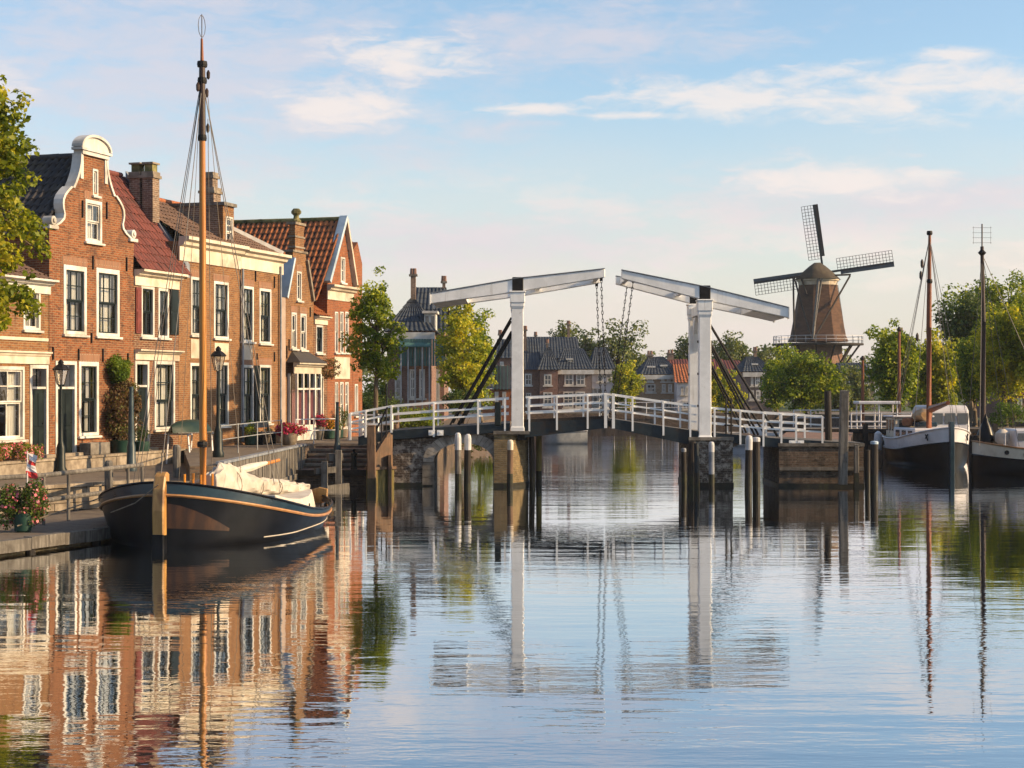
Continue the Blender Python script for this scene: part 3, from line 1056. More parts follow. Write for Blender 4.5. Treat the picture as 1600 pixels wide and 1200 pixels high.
class House:
    def __init__(self, name, label, px0, px1, wall, group='old houses along the quay'):
        self.px0, self.px1 = px0, px1
        p = fpt(px0)
        self.e = thing(name, label, 'house', (p.x, p.y, 0), fang, group)
        self.w = (fU(px1) - fU(px0))
        self.wall = M[wall]
        self.holes = []
        self.todo = []

    def u(self, px):
        return fU(px) - fU(self.px0)

    def z(self, px, py):
        return fZ(px, py)

    def rect(self, x0, x1, y0, y1):
        xc = (x0 + x1) / 2
        return self.u(x0), self.u(x1), fZ(xc, y1), fZ(xc, y0)

    def win(self, x0, x1, y0, y1, arch=True, **k):
        r = self.rect(x0, x1, y0, y1)
        self.holes.append(r)
        self.todo.append(lambda: window(self.e, *r, **k))
        if arch:
            self.todo.append(lambda: MB().box(r[0] - .06, r[1] + .06, -.012, .05, r[3] + .004, r[3] + .25).build('brick_lintel', M['soldier'], self.e))

    def door(self, x0, x1, y0, yt, **k):
        r = self.rect(x0, x1, y0, 712)
        r = (r[0], r[1], ZT + .02, r[3])
        zt = fZ((x0 + x1) / 2, yt)
        self.holes.append(r)
        self.todo.append(lambda: door(self.e, *r, zt, **k))

    def anchor(self, px, y0, y1):
        u, za, zb = self.u(px), fZ(px, y1), fZ(px, y0)
        MB().box(u - .022, u + .022, -.045, -.002, za, zb).build('wall_anchor', M['iron'], self.e)

    def body(self, outline, depth=7.0, ztop=None, th=.25):
        """outline (u,z) of the facade; side and back walls up to ztop"""
        wall_poly(outline, self.holes, 0, th).build('front_wall', self.wall, self.e)
        zt = ztop
        d = depth
        mb = MB().box(.002, .22, th + .002, d, ZT - .4, zt).box(self.w - .22, self.w - .002, th + .002, d, ZT - .4, zt).box(.225, self.w - .225, d - .22, d - .002, ZT - .4, zt)
        mb.build('side_walls', self.wall, self.e)
        MB().box(.23, self.w - .23, th + .9, th + .92, ZT, zt - .05).build('interior_wall', M['room'], self.e)
        zf = (ZT + zt) / 2 - .15
        MB().box(.23, self.w - .23, th + .01, d - .3, zf, zf + .2).build('upper_floor', M['room'], self.e)
        for f in self.todo:
            f()


def soldier():
    m, t = newmat('soldier_brick')
    tc = t.n('ShaderNodeTexCoord')
    s = t.n('ShaderNodeSeparateXYZ', Vector=tc.outputs['Object'])
    v = t.n('ShaderNodeCombineXYZ', X=s.outputs[2], Y=s.outputs[0], Z=0.0)
    bt = t.n('ShaderNodeTexBrick', Vector=v, Color1=(.22, .08, .033, 1), Color2=(.14, .052, .025, 1), Mortar=(.24, .17, .11, 1), Scale=1.0, Mortar_Size=.012, Brick_Width=.4, Row_Height=.07)
    b = t.n('ShaderNodeBsdfPrincipled', Base_Color=bt.outputs[0], Roughness=.85)
    out(t, b)
    return m


M['soldier'] = soldier()

# --- house at the left edge, low with a dormer
h = House('brick_house', 'low house at the left edge with white shop-like windows behind the tree', -120, 76, 'brick_yellow')
h.win(-66, -22, 572, 690, style=(2, 2, 1), split=.52, bar='white', curt=.7, arch=False)
h.win(-12, 38, 572, 688, style=(2, 2, 1), split=.52, bar='white', curt=.7, arch=False)
h.door(46, 75, 570, 608)
h.win(-60, -35, 452, 514, style=(2, 1, 1), curt=.9, arch=False)
h.win(36, 63, 450, 516, style=(2, 1, 1), curt=.9, arch=False)
ze = h.z(40, 436)
h.body([(0, ZT - .4), (h.w, ZT - .4), (h.w, ze), (0, ze)], 7, ze)
cornice(h.e, .02, h.w - .03, h.z(20, 568), h.z(20, 548), 'cream', proj=.16, name='fascia')
cornice(h.e, .02, h.w + .04, ze - .38, ze + .03, 'white', proj=.34)
MB().box(0.05, h.w - .08, -.05, -.004, h.z(40, 532), h.z(40, 527)).build('string_course', M['cream'], h.e)
zr = h.z(40, 340)
roof_part(h.e, [((0, -.25, ze), (h.w, -.25, ze), (0, 3.4, zr), (h.w, 3.4, zr)), ((h.w, 7.1, ze), (0, 7.1, ze), (h.w, 3.4, zr), (0, 3.4, zr))], M['tile_brown'])

# --- the bell gable
h = House('bell_gable_house', 'tall brick house with white-edged bell gable and curved top', 77, 209, 'brick_orange')
W = h.w
uc = W / 2
zs = h.z(141, 365)
zst = h.z(141, 300)
zn = h.z(141, 244)
h.win(133, 159, 313, 379, style=(2, 1, 1), curt=1.0, fw=.10)
h.win(144.5, 153, 264, 306, style=(1, 2, 0), curt=0, fw=.06, arch=False)
h.win(99, 135, 415, 523, style=(3, 2, 2), bar='green_paint', curt=.75, fw=.13)
h.win(150, 186.5, 420, 526, style=(3, 2, 2), bar='green_paint', curt=.9, fw=.13)
h.door(86, 119, 564, 608)
h.win(123, 154, 565, 681, style=(3, 2, 2), bar='green_paint', curt=.7, fw=.12)


def bell(side, grow=0.0):
    """points of one flank of the gable from shoulder to neck (distance from the middle, height)"""
    pts = [(W / 2 + grow, zs)]
    N = 9
    hs = 1.25
    for i in range(N + 1):          # lower ogee: concave foot then convex shoulder
        t_ = i / N
        x = (W / 2 - .22) + (hs - (W / 2 - .22)) * (t_ ** .8)
        x -= .24 * math.sin(math.pi * min(t_ / .45, 1)) * (1 if t_ < .45 else 0)
        x += .20 * math.sin(math.pi * max((t_ - .45) / .55, 0))
        pts.append((x + grow, zs + .02 + (zst - zs) * t_))
    pts.append((hs - .12 + grow, zst + .015))
    for i in range(N + 1):          # upper hollow up to the neck
        t_ = i / N
        x = .70 + (hs - .12 - .70) * (1 - t_) ** 2.0
        pts.append((x + grow, zst + .03 + (zn - zst - .03) * t_))
    return [(uc + side * x, z) for x, z in pts]


rt, lt = bell(1), bell(-1)
outline = [(0, ZT - .4), (W, ZT - .4)] + rt + lt[::-1]
zwall = zs - .3
h.body(outline, 9.5, zwall, th=.22)
for sd_ in (1, -1):
    mb = MB()
    inn, ou = bell(sd_, -.01), bell(sd_, .075)
    inn, ou = inn[1:], ou[1:]
    n = len(inn)
    vs, fs = [], []
    for (y0, y1) in ((-.06, .26),):
        for i in range(n):
            vs += [(inn[i][0], y0, inn[i][1]), (ou[i][0], y0, ou[i][1] + .03), (ou[i][0], y1, ou[i][1] + .03), (inn[i][0], y1, inn[i][1])]
        for i in range(n - 1):
            for k in range(4):
                k2 = (k + 1) % 4
                fs.append((4 * i + k, 4 * i + k2, 4 * i + 4 + k2, 4 * i + 4 + k))
        fs += [(0, 1, 2, 3), (4 * n - 1, 4 * n - 2, 4 * n - 3, 4 * n - 4)]
    mb.add(vs, fs)
    mb.build('gable_coping', M['white'], h.e)
    cx = uc + sd_ * (W / 2 - .12)
    mb = MB()
    ring = [(cx + .14 * math.cos(2 * math.pi * k / 14), zs + .20 + .14 * math.sin(2 * math.pi * k / 14)) for k in range(14)]
    mb.prism(ring, 'y', -.09, .24)
    ring = [(cx + .07 * math.cos(2 * math.pi * k / 10), zs + .20 + .07 * math.sin(2 * math.pi * k / 10)) for k in range(10)]
    mb.prism(ring, 'y', -.13, -.099)
    mb.box(cx - .24, cx + .24, -.10, .25, zs - .05, zs + .06)
    mb.build('volute', M['white'], h.e, bevel=.012)
# pediment
mb = MB().box(uc - .76, uc + .76, -.10, .22, zn, zn + .12).box(uc - .86, uc + .86, -.15, .24, zn + .121, zn + .2)
arc = [(uc - .80, zn + .2)] + [(uc + .80 * math.cos(t_), zn + .22 + .36 * math.sin(t_)) for t_ in np.linspace(math.pi, 0, 15)] + [(uc + .80, zn + .2)]
mb.prism(arc, 'y', -.08, .20)
ped = mb.build('pediment', M['white'], h.e)
mb = MB()
ts = np.linspace(math.pi, 0, 17)
vs, fs = [], []
for t_ in ts:
    for (rr, yy) in ((1.0, -.15), (1.08, -.15), (1.08, .23), (1.0, .23)):
        vs.append((uc + rr * .80 * math.cos(t_), yy, zn + .22 + (.36 + (rr - 1)) * math.sin(t_)))
for i in range(len(ts) - 1):
    for k in range(4):
        fs.append((4 * i + k, 4 * i + (k + 1) % 4, 4 * i + 4 + (k + 1) % 4, 4 * i + 4 + k))
fs += [(0, 1, 2, 3), tuple(4 * (len(ts) - 1) + k for k in range(4))]
mb.add(vs, fs).build('moulding', M['white'], ped)
for sd_ in (-1, 1):
    xa, xb = sorted((uc + sd_ * .62, uc + sd_ * .78))
    MB().box(xa, xb, -.04, .2, zn - .75, zn - .004).build('pilaster', M['white'], h.e)
zr = zn + .02
ez = zs - .25
roof_part(h.e, [((-.1, .24, ez), (-.1, 9.6, ez), (uc, .24, zr), (uc, 9.6, zr)), ((W + .1, 9.6, ez), (W + .1, .24, ez), (uc, 9.6, zr), (uc, .24, zr))], M['tile_dark'])
ridge_caps(h.e, (uc, .45, zr + .03), (uc, 9.5, zr + .03), M['tile_dark'])
for (x, a_, b_) in ((128, 313, 340), (166, 316, 342), (144.5, 400, 421), (197, 402, 424), (142, 520, 536), (82, 542, 562), (122, 545, 563), (160, 545, 565), (199, 552, 568)):
    h.anchor(x, a_, b_)

# --- low house with red roof and shutters
h = House('shuttered_house', 'narrow low house with dark red tiled roof and one red, one black shutter', 209.3, 279, 'brick_brown')
h.win(220, 241, 446, 527, style=(2, 1, 1), bar='green_paint', curt=.3, fw=.10, arch=False)
h.win(247, 263.5, 450, 528, style=(2, 1, 1), bar='green_paint', curt=.3, fw=.09, arch=False)
h.door(210.3, 232.5, 564, 605)
h.win(241, 273, 564, 671, style=(3, 2, 1), bar='green_paint', curt=.85, fw=.10, split=.42, arch=False)
ze = h.z(245, 428)
h.body([(0, ZT - .4), (h.w, ZT - .4), (h.w, ze), (0, ze)], 5.2, ze)
cornice(h.e, .0, h.w - .02, h.z(245, 449), ze + .06, 'cream', proj=.38)
cornice(h.e, .02, h.w - .02, h.z(245, 563), h.z(245, 547), 'cream', proj=.25, name='shop_cornice')


def shutter(e, u0, u1, z0, z1, mat):
    mb = MB().box(u0, u1, -.055, -.006, z0, z1)
    zm = (z0 + z1) / 2
    for (a_, b_) in ((z0 + .07, zm - .04), (zm + .04, z1 - .07)):
        mb.box(u0 + .05, u1 - .05, -.072, -.056, a_, b_)
    mb.build('shutter', M[mat], e, bevel=.006)


shutter(h.e, *h.rect(211, 219.3, 449, 521), 'red_shutter')
shutter(h.e, *h.rect(265, 277.5, 453, 523), 'green_paint')
zr = h.z(240, 262)
rd = 2.2
roof_part(h.e, [((-.02, -.3, ze + .05), (h.w + .35, -.3, ze + .05), (-.02, rd, zr), (h.w + .35, rd, zr)), ((h.w + .35, 5.3, ze), (-.02, 5.3, ze), (h.w + .35, rd, zr), (-.02, rd, zr))], M['tile_red'])
ridge_caps(h.e, (0, rd, zr + .03), (h.w, rd, zr + .03), M['tile_red'])
rk = rd
for (xa, rd, w_) in ((h.w + .12, 1.62, .46), (h.w + .12, 1.12, .46)):
    chimney(h.e, (xa, rd), w_, .40, zr - 1.6, zr + .12, M['brick_chimney'])
    MB().box(xa - w_ / 2 + .06, xa + w_ / 2 - .06, rd - .15, rd + .15, zr + .121, zr + .38).build('chimney_top', M['moss'], h.e)
    MB().box(xa - w_ / 2 - .02, xa + w_ / 2 + .02, rd - .21, rd + .21, zr + .381, zr + .44).build('chimney_slab', M['stone'], h.e)
rd = rk
mb = MB().add([(h.w + .30, -.1, ze + .45), (h.w + .62, -.1, ze + .45), (h.w + .62, rd, zr + .22), (h.w + .30, rd, zr + .22), (h.w + .30, -.1, ze + .0), (h.w + .62, -.1, ze + .0), (h.w + .62, rd, zr - .3), (h.w + .30, rd, zr - .3)], [(0, 1, 2, 3), (4, 5, 6, 7), (0, 1, 5, 4), (1, 2, 6, 5), (2, 3, 7, 6), (3, 0, 4, 7)])
mb.build('verge_wall', M['lead'], h.e)

# --- two cornice houses
h = House('cornice_house', 'wide brown brick house behind the tall mast with cream frieze and brick dormer', 279.3, 374.6, 'brick_yellow')
h.win(298, 317.5, 433, 524, style=(3, 2, 2), bar='green_paint', curt=.6, fw=.09)
h.win(334, 357, 440, 529, style=(3, 2, 2), bar='green_paint', curt=.6, fw=.09)
h.win(297, 317.5, 567, 667, style=(3, 2, 2), bar='green_paint', curt=.6, fw=.09, arch=False)
h.win(338, 357, 566, 666, style=(3, 2, 2), bar='green_paint', curt=.5, fw=.09, arch=False)
zf = h.z(330, 414)
ze = h.z(330, 385)
h.body([(0, ZT - .4), (h.w, ZT - .4), (h.w, ze), (0, ze)], 6.0, ze)
cornice(h.e, -.02, h.w - .004, zf, ze + .16, 'cream', proj=.40)
cornice(h.e, *h.rect(335, 360, 563, 553), 'cream', proj=.25, name='door_hood') if False else None
zr = h.z(330, 306)
rd = 2.6
roof_part(h.e, [((.35, -.1, ze + .12), (h.w + .0, -.1, ze + .12), (.35, rd, zr), (h.w, rd, zr)), ((h.w, 6.1, ze), (.35, 6.1, ze), (h.w, rd, zr), (.35, rd, zr))], M['tile_brown'])
ridge_caps(h.e, (.35, rd, zr + .03), (h.w + 1.4, rd, zr + .03), M['tile_orange'])
# brick dormer
ua, ub = h.u(357), h.u(374)
za, zb = ze + .17, h.z(365, 322)
r = (h.u(361), h.u(372.5), h.z(366, 386), h.z(366, 338))
dm = wall_poly([(ua, za), (ub, za), (ub, zb), (ua, zb)], [r], .22, .40).build('dormer', h.wall, h.e)
MB().box(ua, ua + .16, .402, 2.4, za, zb).box(ub - .16, ub, .402, 2.4, za, zb).build('dormer_cheeks', M['brick_chimney'], dm)
MB().box(ua - .06, ub + .06, .12, 2.45, zb + .002, zb + .12).build('dormer_cap', M['stone_dark'], dm)
window(h.e, *r, style=(1, 2, 1), curt=1.0, fw=.06, y=.22, sill=False)
chimney(h.e, (h.w - .45, .95), .40, .38, zr - .8, h.z(365, 268), M['brick_chimney'])
chimney(h.e, (h.w - .45, .95), .56, .54, zr - .8, h.z(365, 292), M['brick_chimney'])
for (a_, b_, c_, d_) in ((298, 317, 530, 560), (335, 357, 536, 562)):
    r = h.rect(a_, b_, c_, d_)
    MB().box(r[0], r[1], -.014, -.003, r[2], r[3]).build('plaster_panel', M['plaster'], h.e)

h = House('cornice_house', 'ochre brick house with four tall white sash windows and dark shutters below', 374.9, 437, 'brick_yellow')
h.win(376.5, 396, 447, 534, style=(3, 2, 2), bar='green_paint', curt=.6, fw=.09)
h.win(405, 423.5, 451, 537, style=(3, 2, 2), bar='green_paint', curt=.6, fw=.09)
h.win(376.5, 396, 570, 664, style=(3, 2, 2), bar='green_paint', curt=.6, fw=.09)
h.win(405, 423.5, 570, 662, style=(3, 2, 2), bar='green_paint', curt=.6, fw=.09)
shutter(h.e, *h.rect(397, 400.2, 571, 662), 'green_paint')
shutter(h.e, *h.rect(401.5, 404.4, 571, 662), 'green_paint')
zf = h.z(405, 424)
ze = h.z(405, 399)
h.body([(0, ZT - .4), (h.w, ZT - .4), (h.w, ze), (0, ze)], 5.5, ze)
cornice(h.e, .004, h.w + .25, zf, ze + .14, 'cream', proj=.40)
zr = h.z(380, 338)
roof_part(h.e, [((0, -.1, ze + .12), (h.w + .1, -.1, ze + .12), (0, 2.1, zr), (h.w * .6, 2.1, zr)), ((h.w, 5.6, ze), (0, 5.6, ze), (h.w * .6, 2.1, zr), (0, 2.1, zr))], M['tile_brown'])
mb = MB().beam((h.w + .08, -.1, ze + .22), (h.w * .6, 2.1, zr + .12), .24, .14)
mb.build('verge_board', M['white'], h.e)
r = h.rect(377, 394, 538, 562)
MB().box(r[0], r[1], -.014, -.003, r[2], r[3]).build('plaster_panel', M['plaster'], h.e)
for (x, a_, b_) in ((398.5, 415, 440), (428, 432, 450), (401, 552, 562), (428, 550, 565)):
    h.anchor(x, a_, b_)
MB().path([(h.w - .1, -.09, ze - .3), (h.w - .1, -.09, ZT + .1)], .045, 8).build('drainpipe', M['lead'], h.e)
MB().path([(.06, -.09, zf), (.06, -.09, ZT + .1)], .045, 8).build('drainpipe', M['lead'], h.e)

# --- rendered strip and narrow gable with shop bay
h = House('spout_gable_house', 'narrow ochre gable house with stone finial and projecting shop bay', 437.3, 490, 'brick_yellow')
W = h.w
uL, uR = h.u(446), h.u(488)
uc = h.u(468)
h.win(463.5, 471, 424, 470, style=(1, 2, 0), curt=.6, fw=.07)
h.win(455, 463.5, 488, 545, style=(1, 1, 1), curt=.5, fw=.08)
h.win(469, 478.5, 490, 547, style=(1, 1, 1), curt=.5, fw=.08)
r = (h.u(450.5), h.u(486), ZT + .25, h.z(468, 584))
h.holes.append(r)
zsh = h.z(468, 468)
zt = h.z(468, 352)
zk = h.z(468, 405)
hw = .42
outline = [(0, ZT - .4), (W, ZT - .4), (W, zsh), (uR, zsh), (uc + .62, zk), (uc + .62, zk + .25), (uc + hw, zk + .25), (uc + hw, zt), (uc - hw, zt), (uc - hw, zk + .25), (uc - .62, zk + .25), (uc - .62, zk), (uL, zsh), (0, zsh)]
h.body(outline, 7, zsh - .2)
MB().box(.0, uL - .05, -.03, -.003, ZT, zsh).build('rendered_strip', M['pink_wall'], h.e)
for sd_, ue in ((-1, uL), (1, uR)):
    mb = MB().beam((ue, .12, zsh), (uc + sd_ * .62, .12, zk), .46, .12)
    mb.build('gable_coping', M['bluegrey'] if sd_ < 0 else M['stone'], h.e)
mb = MB().box(uc - .50, uc + .50, -.06, .34, zt, zt + .1).box(uc - .7, uc + .7, -.05, .33, zk + .251, zk + .33)
mb.build('gable_coping', M['stone'], h.e)
MB().lathe([(.16, 0), (.2, .08), (.12, .16), (.10, .28), (.2, .38), (.2, .46), (.12, .56)], (uc, .14, zt + .1), 10).build('finial', M['moss'], h.e)
for zz in (h.z(468, 372), h.z(468, 388)):
    MB().box(uc - .47, uc + .47, -.035, .3, zz, zz + .07).build('gable_band', M['stone'], h.e)
roof_part(h.e, [((uL - .1, .4, zsh - .1), (uL - .1, 7, zsh - .1), (uc, .4, zk + .2), (uc, 7, zk + .2)), ((uR + .1, 7, zsh - .1), (uR + .1, .4, zsh - .1), (uc, 7, zk + .2), (uc, .4, zk + .2))], M['tile_brown'])
# shop bay
ba, bb = h.u(450), h.u(487)
z1, z2 = h.z(468, 584), h.z(468, 567)
mb = MB()
n = 4
for i in range(n + 1):
    x = ba + (bb - ba) * i / n
    mb.box(x - .045, x + .045, -.42, -.33, ZT + .02, z1)
for x in (ba, bb):
    mb.box(x - .045, x + .045, -.329, -.01, ZT + .02, ZT + .7)
    mb.box(x - .045, x + .045, -.09, -.004, ZT + .701, z1)
mb.box(ba + .05, bb - .05, -.40, -.34, ZT + .03, ZT + .62)
mb.box(ba + .05, bb - .05, -.40, -.34, ZT + 2.0, ZT + 2.07)
bay = mb.build('shop_bay', M['white'], h.e)
for i in range(n):
    for (za, zb) in ((ZT + .63, ZT + 1.99), (ZT + 2.08, z1 - .01)):
        upane('pane', M['glass'], bay, (ba + (bb - ba) * (i + .5) / n, -.37, (za + zb) / 2), ((bb - ba) / n - .10, .006, zb - za))
for x in (ba, bb):
    ubox('pane', M['glass'], bay, (x, -.2, (ZT + .7 + z1) / 2), (.006, .22, z1 - ZT - .72))
mb = MB()
vs = []
for i in range(25):
    vs += [(ba + .1 + (bb - ba - .2) * i / 24, -.12 + .04 * math.sin(i * 2.1), ZT + .3), (ba + .1 + (bb - ba - .2) * i / 24, -.12 + .04 * math.sin(i * 2.1), ZT + 2.0)]
mb.add(vs, [(2 * i, 2 * i + 2, 2 * i + 3, 2 * i + 1) for i in range(24)]).build('curtain', M['curtain_dark'], bay)
cornice(bay, ba - .18, bb + .18, z1 + .003, z2, 'cream', y=-.30, proj=.28, name='bay_cornice')
zz = h.z(468, 549)
mb = MB().add([(ba - .2, -.62, z2 + .004), (bb + .2, -.62, z2 + .004), (bb + .2, -.004, z2 + .004), (ba - .2, -.004, z2 + .004), (ba + .35, -.006, zz), (bb - .35, -.006, zz)], [(0, 1, 2, 3), (0, 1, 5, 4), (1, 2, 5), (2, 3, 4, 5), (3, 0, 4)])
mb.build('bay_roof', M['tile_dark'], bay)
for (x, a_, b_) in ((451, 530, 548), (484, 480, 495), (447.5, 540, 560)):
    h.anchor(x, a_, b_)

# --- small annex and orange roofed gable house
h = House('annex_house', 'low brick annex with white window and vine below the orange roof', 490.3, 511, 'brick_brown')
h.win(493.5, 504.5, 508, 552, style=(2, 1, 1), bar='green_paint', curt=.4, fw=.07, arch=False)
h.win(494, 505, 588, 655, style=(2, 2, 2), bar='green_paint', curt=.3, fw=.06, arch=False)
ze = h.z(500, 496)
h.body([(0, ZT - .4), (h.w, ZT - .4), (h.w, ze), (0, ze)], 6.5, ze)
cornice(h.e, .02, h.w - .02, h.z(500, 507), ze + .04, 'cream', proj=.25)
zr = h.z(500, 440)
roof_part(h.e, [((0, -.15, ze + .05), (h.w, -.15, ze + .05), (0, 2.0, zr), (h.w, 2.0, zr))], M['tile_orange'])

h = House('orange_roof_house', 'tall red brick house with big orange pantile roof and pale blue verge', 511.3, 551, 'brick_red')
W = h.w
for (a_, b_) in ((523, 528), (531, 536.5), (539, 544.5)):
    h.win(a_, b_, 487, 551, style=(1, 2, 2), curt=.5, fw=.05, arch=False)
    h.win(a_, b_, 597, 668, style=(1, 2, 2), curt=.5, fw=.05, arch=False)
ze = h.z(531, 462)
zr = h.z(536, 343)
uc = W * .62
zi = h.z(531, 448)
r = (h.u(532), h.u(539), h.z(536, 442), h.z(536, 402))
h.holes.append(r)
h.body([(0, ZT - .4), (W, ZT - .4), (W, zi), (uc, zr - .05), (0.0, zi)], 12, ze)
cornice(h.e, -.05, W + .03, h.z(531, 470), zi + .02, 'cream', proj=.35)
window(h.e, *r, style=(2, 2, 0), curt=.8, fw=.06)
lw = 1.15
roof_part(h.e, [((-lw, -.06, ze - .35), (-lw, 12, ze - .35), (uc, -.06, zr), (uc, 12, zr)), ((W + .15, 12, zi), (W + .15, -.06, zi), (uc, 12, zr), (uc, -.06, zr))], M['tile_orange'])
ridge_caps(h.e, (uc, 0, zr + .03), (uc, 12, zr + .03), M['moss'])
mb = MB().beam((-.12, -.04, zi + .12), (uc, -.04, zr + .12), .34, .16)
mb.build('verge_board', M['bluegrey'], h.e)
mb = MB().beam((W + .15, -.04, zi + .10), (uc + .02, -.04, zr + .10), .3, .12)
mb.build('verge_board', M['cream'], h.e)
r = h.rect(522, 546, 558, 592)
MB().box(r[0], r[1], -.03, -.003, r[2], r[3]).build('fascia', M['cream'], h.e)
h = House('end_house', 'plain orange-red brick house closing the row beside the street tree', 551.3, 566, 'brick_red')
h.win(554, 559, 600, 650, style=(2, 2, 0), curt=.5, fw=.06, arch=False)
ze = h.z(558, 378)
h.body([(0, ZT - .4), (h.w, ZT - .4), (h.w, ze - .9), (h.w * .5, ze), (0, ze - .4)], 9, ze - 1.0)
roof_part(h.e, [((-.05, .2, ze - .5), (-.05, 9, ze - .5), (h.w / 2, .2, ze), (h.w / 2, 9, ze)), ((h.w + .05, 9, ze - 1), (h.w + .05, .2, ze - 1), (h.w / 2, 9, ze), (h.w / 2, .2, ze))], M['tile_red'])

# ------------------------------------------------------------------ the double drawbridge
YN, YF = 57.0, 60.2                       # near and far side of the deck
BM = YN / FPX


def bx(px):
    return (px - CX) * BM


def bz(py):
    return CAMZ - (py - HY) * BM


DECK = [(540, 686), (612, 673), (680, 668), (797, 661), (952, 654), (1092, 674), (1200, 684), (1300, 690), (1350, 692)]


def zdeck(x):
    px = x / BM + CX
    for (a, ya), (b, yb) in zip(DECK, DECK[1:]):
        if px <= b:
            t_ = (px - a) / (b - a)
            return bz(ya + (yb - ya) * t_)
    return bz(DECK[-1][1])


br = thing('drawbridge', 'white double drawbridge with balance beams, chains and brick arch across the canal', 'bridge', (0, 59, 0))
BO = Vector((0, 59, 0))


def bp_(mb, name, mat, **k):
    return mb.build(name, mat, br, off=BO, **k)


def lb(p):
    return Vector(p) - BO


# masonry left: wall with arch
ax0, ax1 = bx(612), bx(796)
acx, ar = bx(724), (bx(771) - bx(677)) / 2
asp = bz(722)
arc_h = bz(692) - asp


def arch_pt(t_, grow=0.0):
    return (acx + (ar + grow) * math.cos(t_), asp + (arc_h + grow) * math.sin(t_))


def arch_wall(y0, y1, mat, name):
    n = 20
    top = lambda x: zdeck(x) - .34
    pts = [(ax0, -1.2), (acx - ar, -1.2)] + [arch_pt(t_) for t_ in np.linspace(math.pi, 0, n)] + [(acx + ar, -1.2), (ax1, -1.2), (ax1, top(ax1))]
    pts += [(x, top(x)) for x in np.linspace(ax1, ax0, 8)[1:-1]] + [(ax0, top(ax0))]
    pts = [(float(p[0]), float(p[1])) for p in pts]
    return bp_(wall_poly(pts, [], y0, y1), name, mat)


arch_wall(YN + .12, YF - .1, M['brick_pale'], 'arch_wall')
bp_(MB().box(ax0, acx - ar - .02, YN + .09, YN + .119, -.3, .12), 'weed_band', M['weed'])
nv_ = 21
for k in range(nv_):
    t0, t1 = math.pi * k / nv_ + .006, math.pi * (k + 1) / nv_ - .006
    g = .36
    q = [arch_pt(t0, -.005), arch_pt((t0 + t1) / 2, -.005), arch_pt(t1, -.005), arch_pt(t1, g), arch_pt((t0 + t1) / 2, g), arch_pt(t0, g)]
    bp_(MB().prism(q, 'y', YN + .06 + rng.uniform(-.01, .01), YN + .3), 'voussoir', M['voussoir'])
for (px0, px1) in ((660, 678), (770, 788)):
    for row in range(3):
        ubox('quoin', M['stone_dark'], br, lb(((bx(px0) + bx(px1)) / 2 + rng.uniform(-.02, .02), YN + .16, asp - .14 - row * .26)), (bx(px1) - bx(px0), .2, .245))
# piers: left, right, right abutment
for (pa, pb, zt_, mat, yn) in ((772, 826, 678, 'brick_moss', -.25), (1076, 1144, 676, 'brick_pale', -.2), (1216, 1348, 692, 'brick_quay', -.15)):
    x0, x1 = bx(pa), bx(pb)
    zt2 = min(zdeck((x0 + x1) / 2) - .26, bz(zt_))
    if pa == 1216:
        zt2 = bz(697)
    if pa == 772:       # cutwater with its right flank turned to the sun
        pl_ = [(x0, YF + .2), (x0, YN + yn), (bx(800), YN + yn), (x1, YN + .75), (x1, YF + .2)]
    else:
        pl_ = [(x0, YF + .2), (x0, YN + yn), (x1, YN + yn), (x1, YF + .2)]
    bp_(MB().prism(pl_, 'z', -1.2, zt2), 'pier', M[mat])
    mcx, mcy = sum(q[0] for q in pl_) / len(pl_), sum(q[1] for q in pl_) / len(pl_)
    bp_(MB().prism([(q[0] + math.copysign(.025, q[0] - mcx), q[1] + math.copysign(.025, q[1] - mcy)) for q in pl_], 'z', -.3, .10 + rng.uniform(0, .06)), 'weed_band', M['weed'])
    ncap = max(1, round((x1 - x0) / .9))
    for k in range(ncap):
        w_ = (x1 - x0 + .06) / ncap
        ubox('cap_stone', M['stone_dark'], br, lb((x0 - .03 + (k + .5) * w_, YN + yn + .12, zt2 + .05)), (w_ - .012, .36, .11))
    if pa == 1216:
        nb = max(1, round((x1 - x0) / .8))
        for k in range(nb):
            w_ = (x1 - x0) / nb
            ubox('ledge_stone', M['stone_dark'], br, lb((x0 + (k + .5) * w_, YN + yn - .03, .62)), (w_ - .012, .12, .12))
# segmental lintel of the small right opening
xa, xb = bx(1144), bx(1217)
n = 12
for k in range(n):
    t0, t1 = k / n, (k + 1) / n
    def seg(t_, up):
        return (xa + (xb - xa) * t_, bz(706) + .36 * math.sin(math.pi * (.12 + .76 * t_)) + up)
    q = [seg(t0 + .005, 0), seg(t1 - .005, 0), seg(t1 - .005, .2), seg(t0 + .005, .2)]
    bp_(MB().prism(q, 'y', YN + .02, YF - .1), 'voussoir', M['stone_dark'])
pts = [seg(t_, .205) for t_ in np.linspace(0, 1, 9)]
pts = [(float(a_), float(b_)) for a_, b_ in pts]
zt2 = [zdeck(p[0]) - .30 for p in pts]
poly = pts + [(pts[i][0], zt2[i]) for i in range(len(pts) - 1, -1, -1)]
bp_(wall_poly(poly, [], YN + .05, YF - .12), 'spandrel_wall', M['brick_quay'])

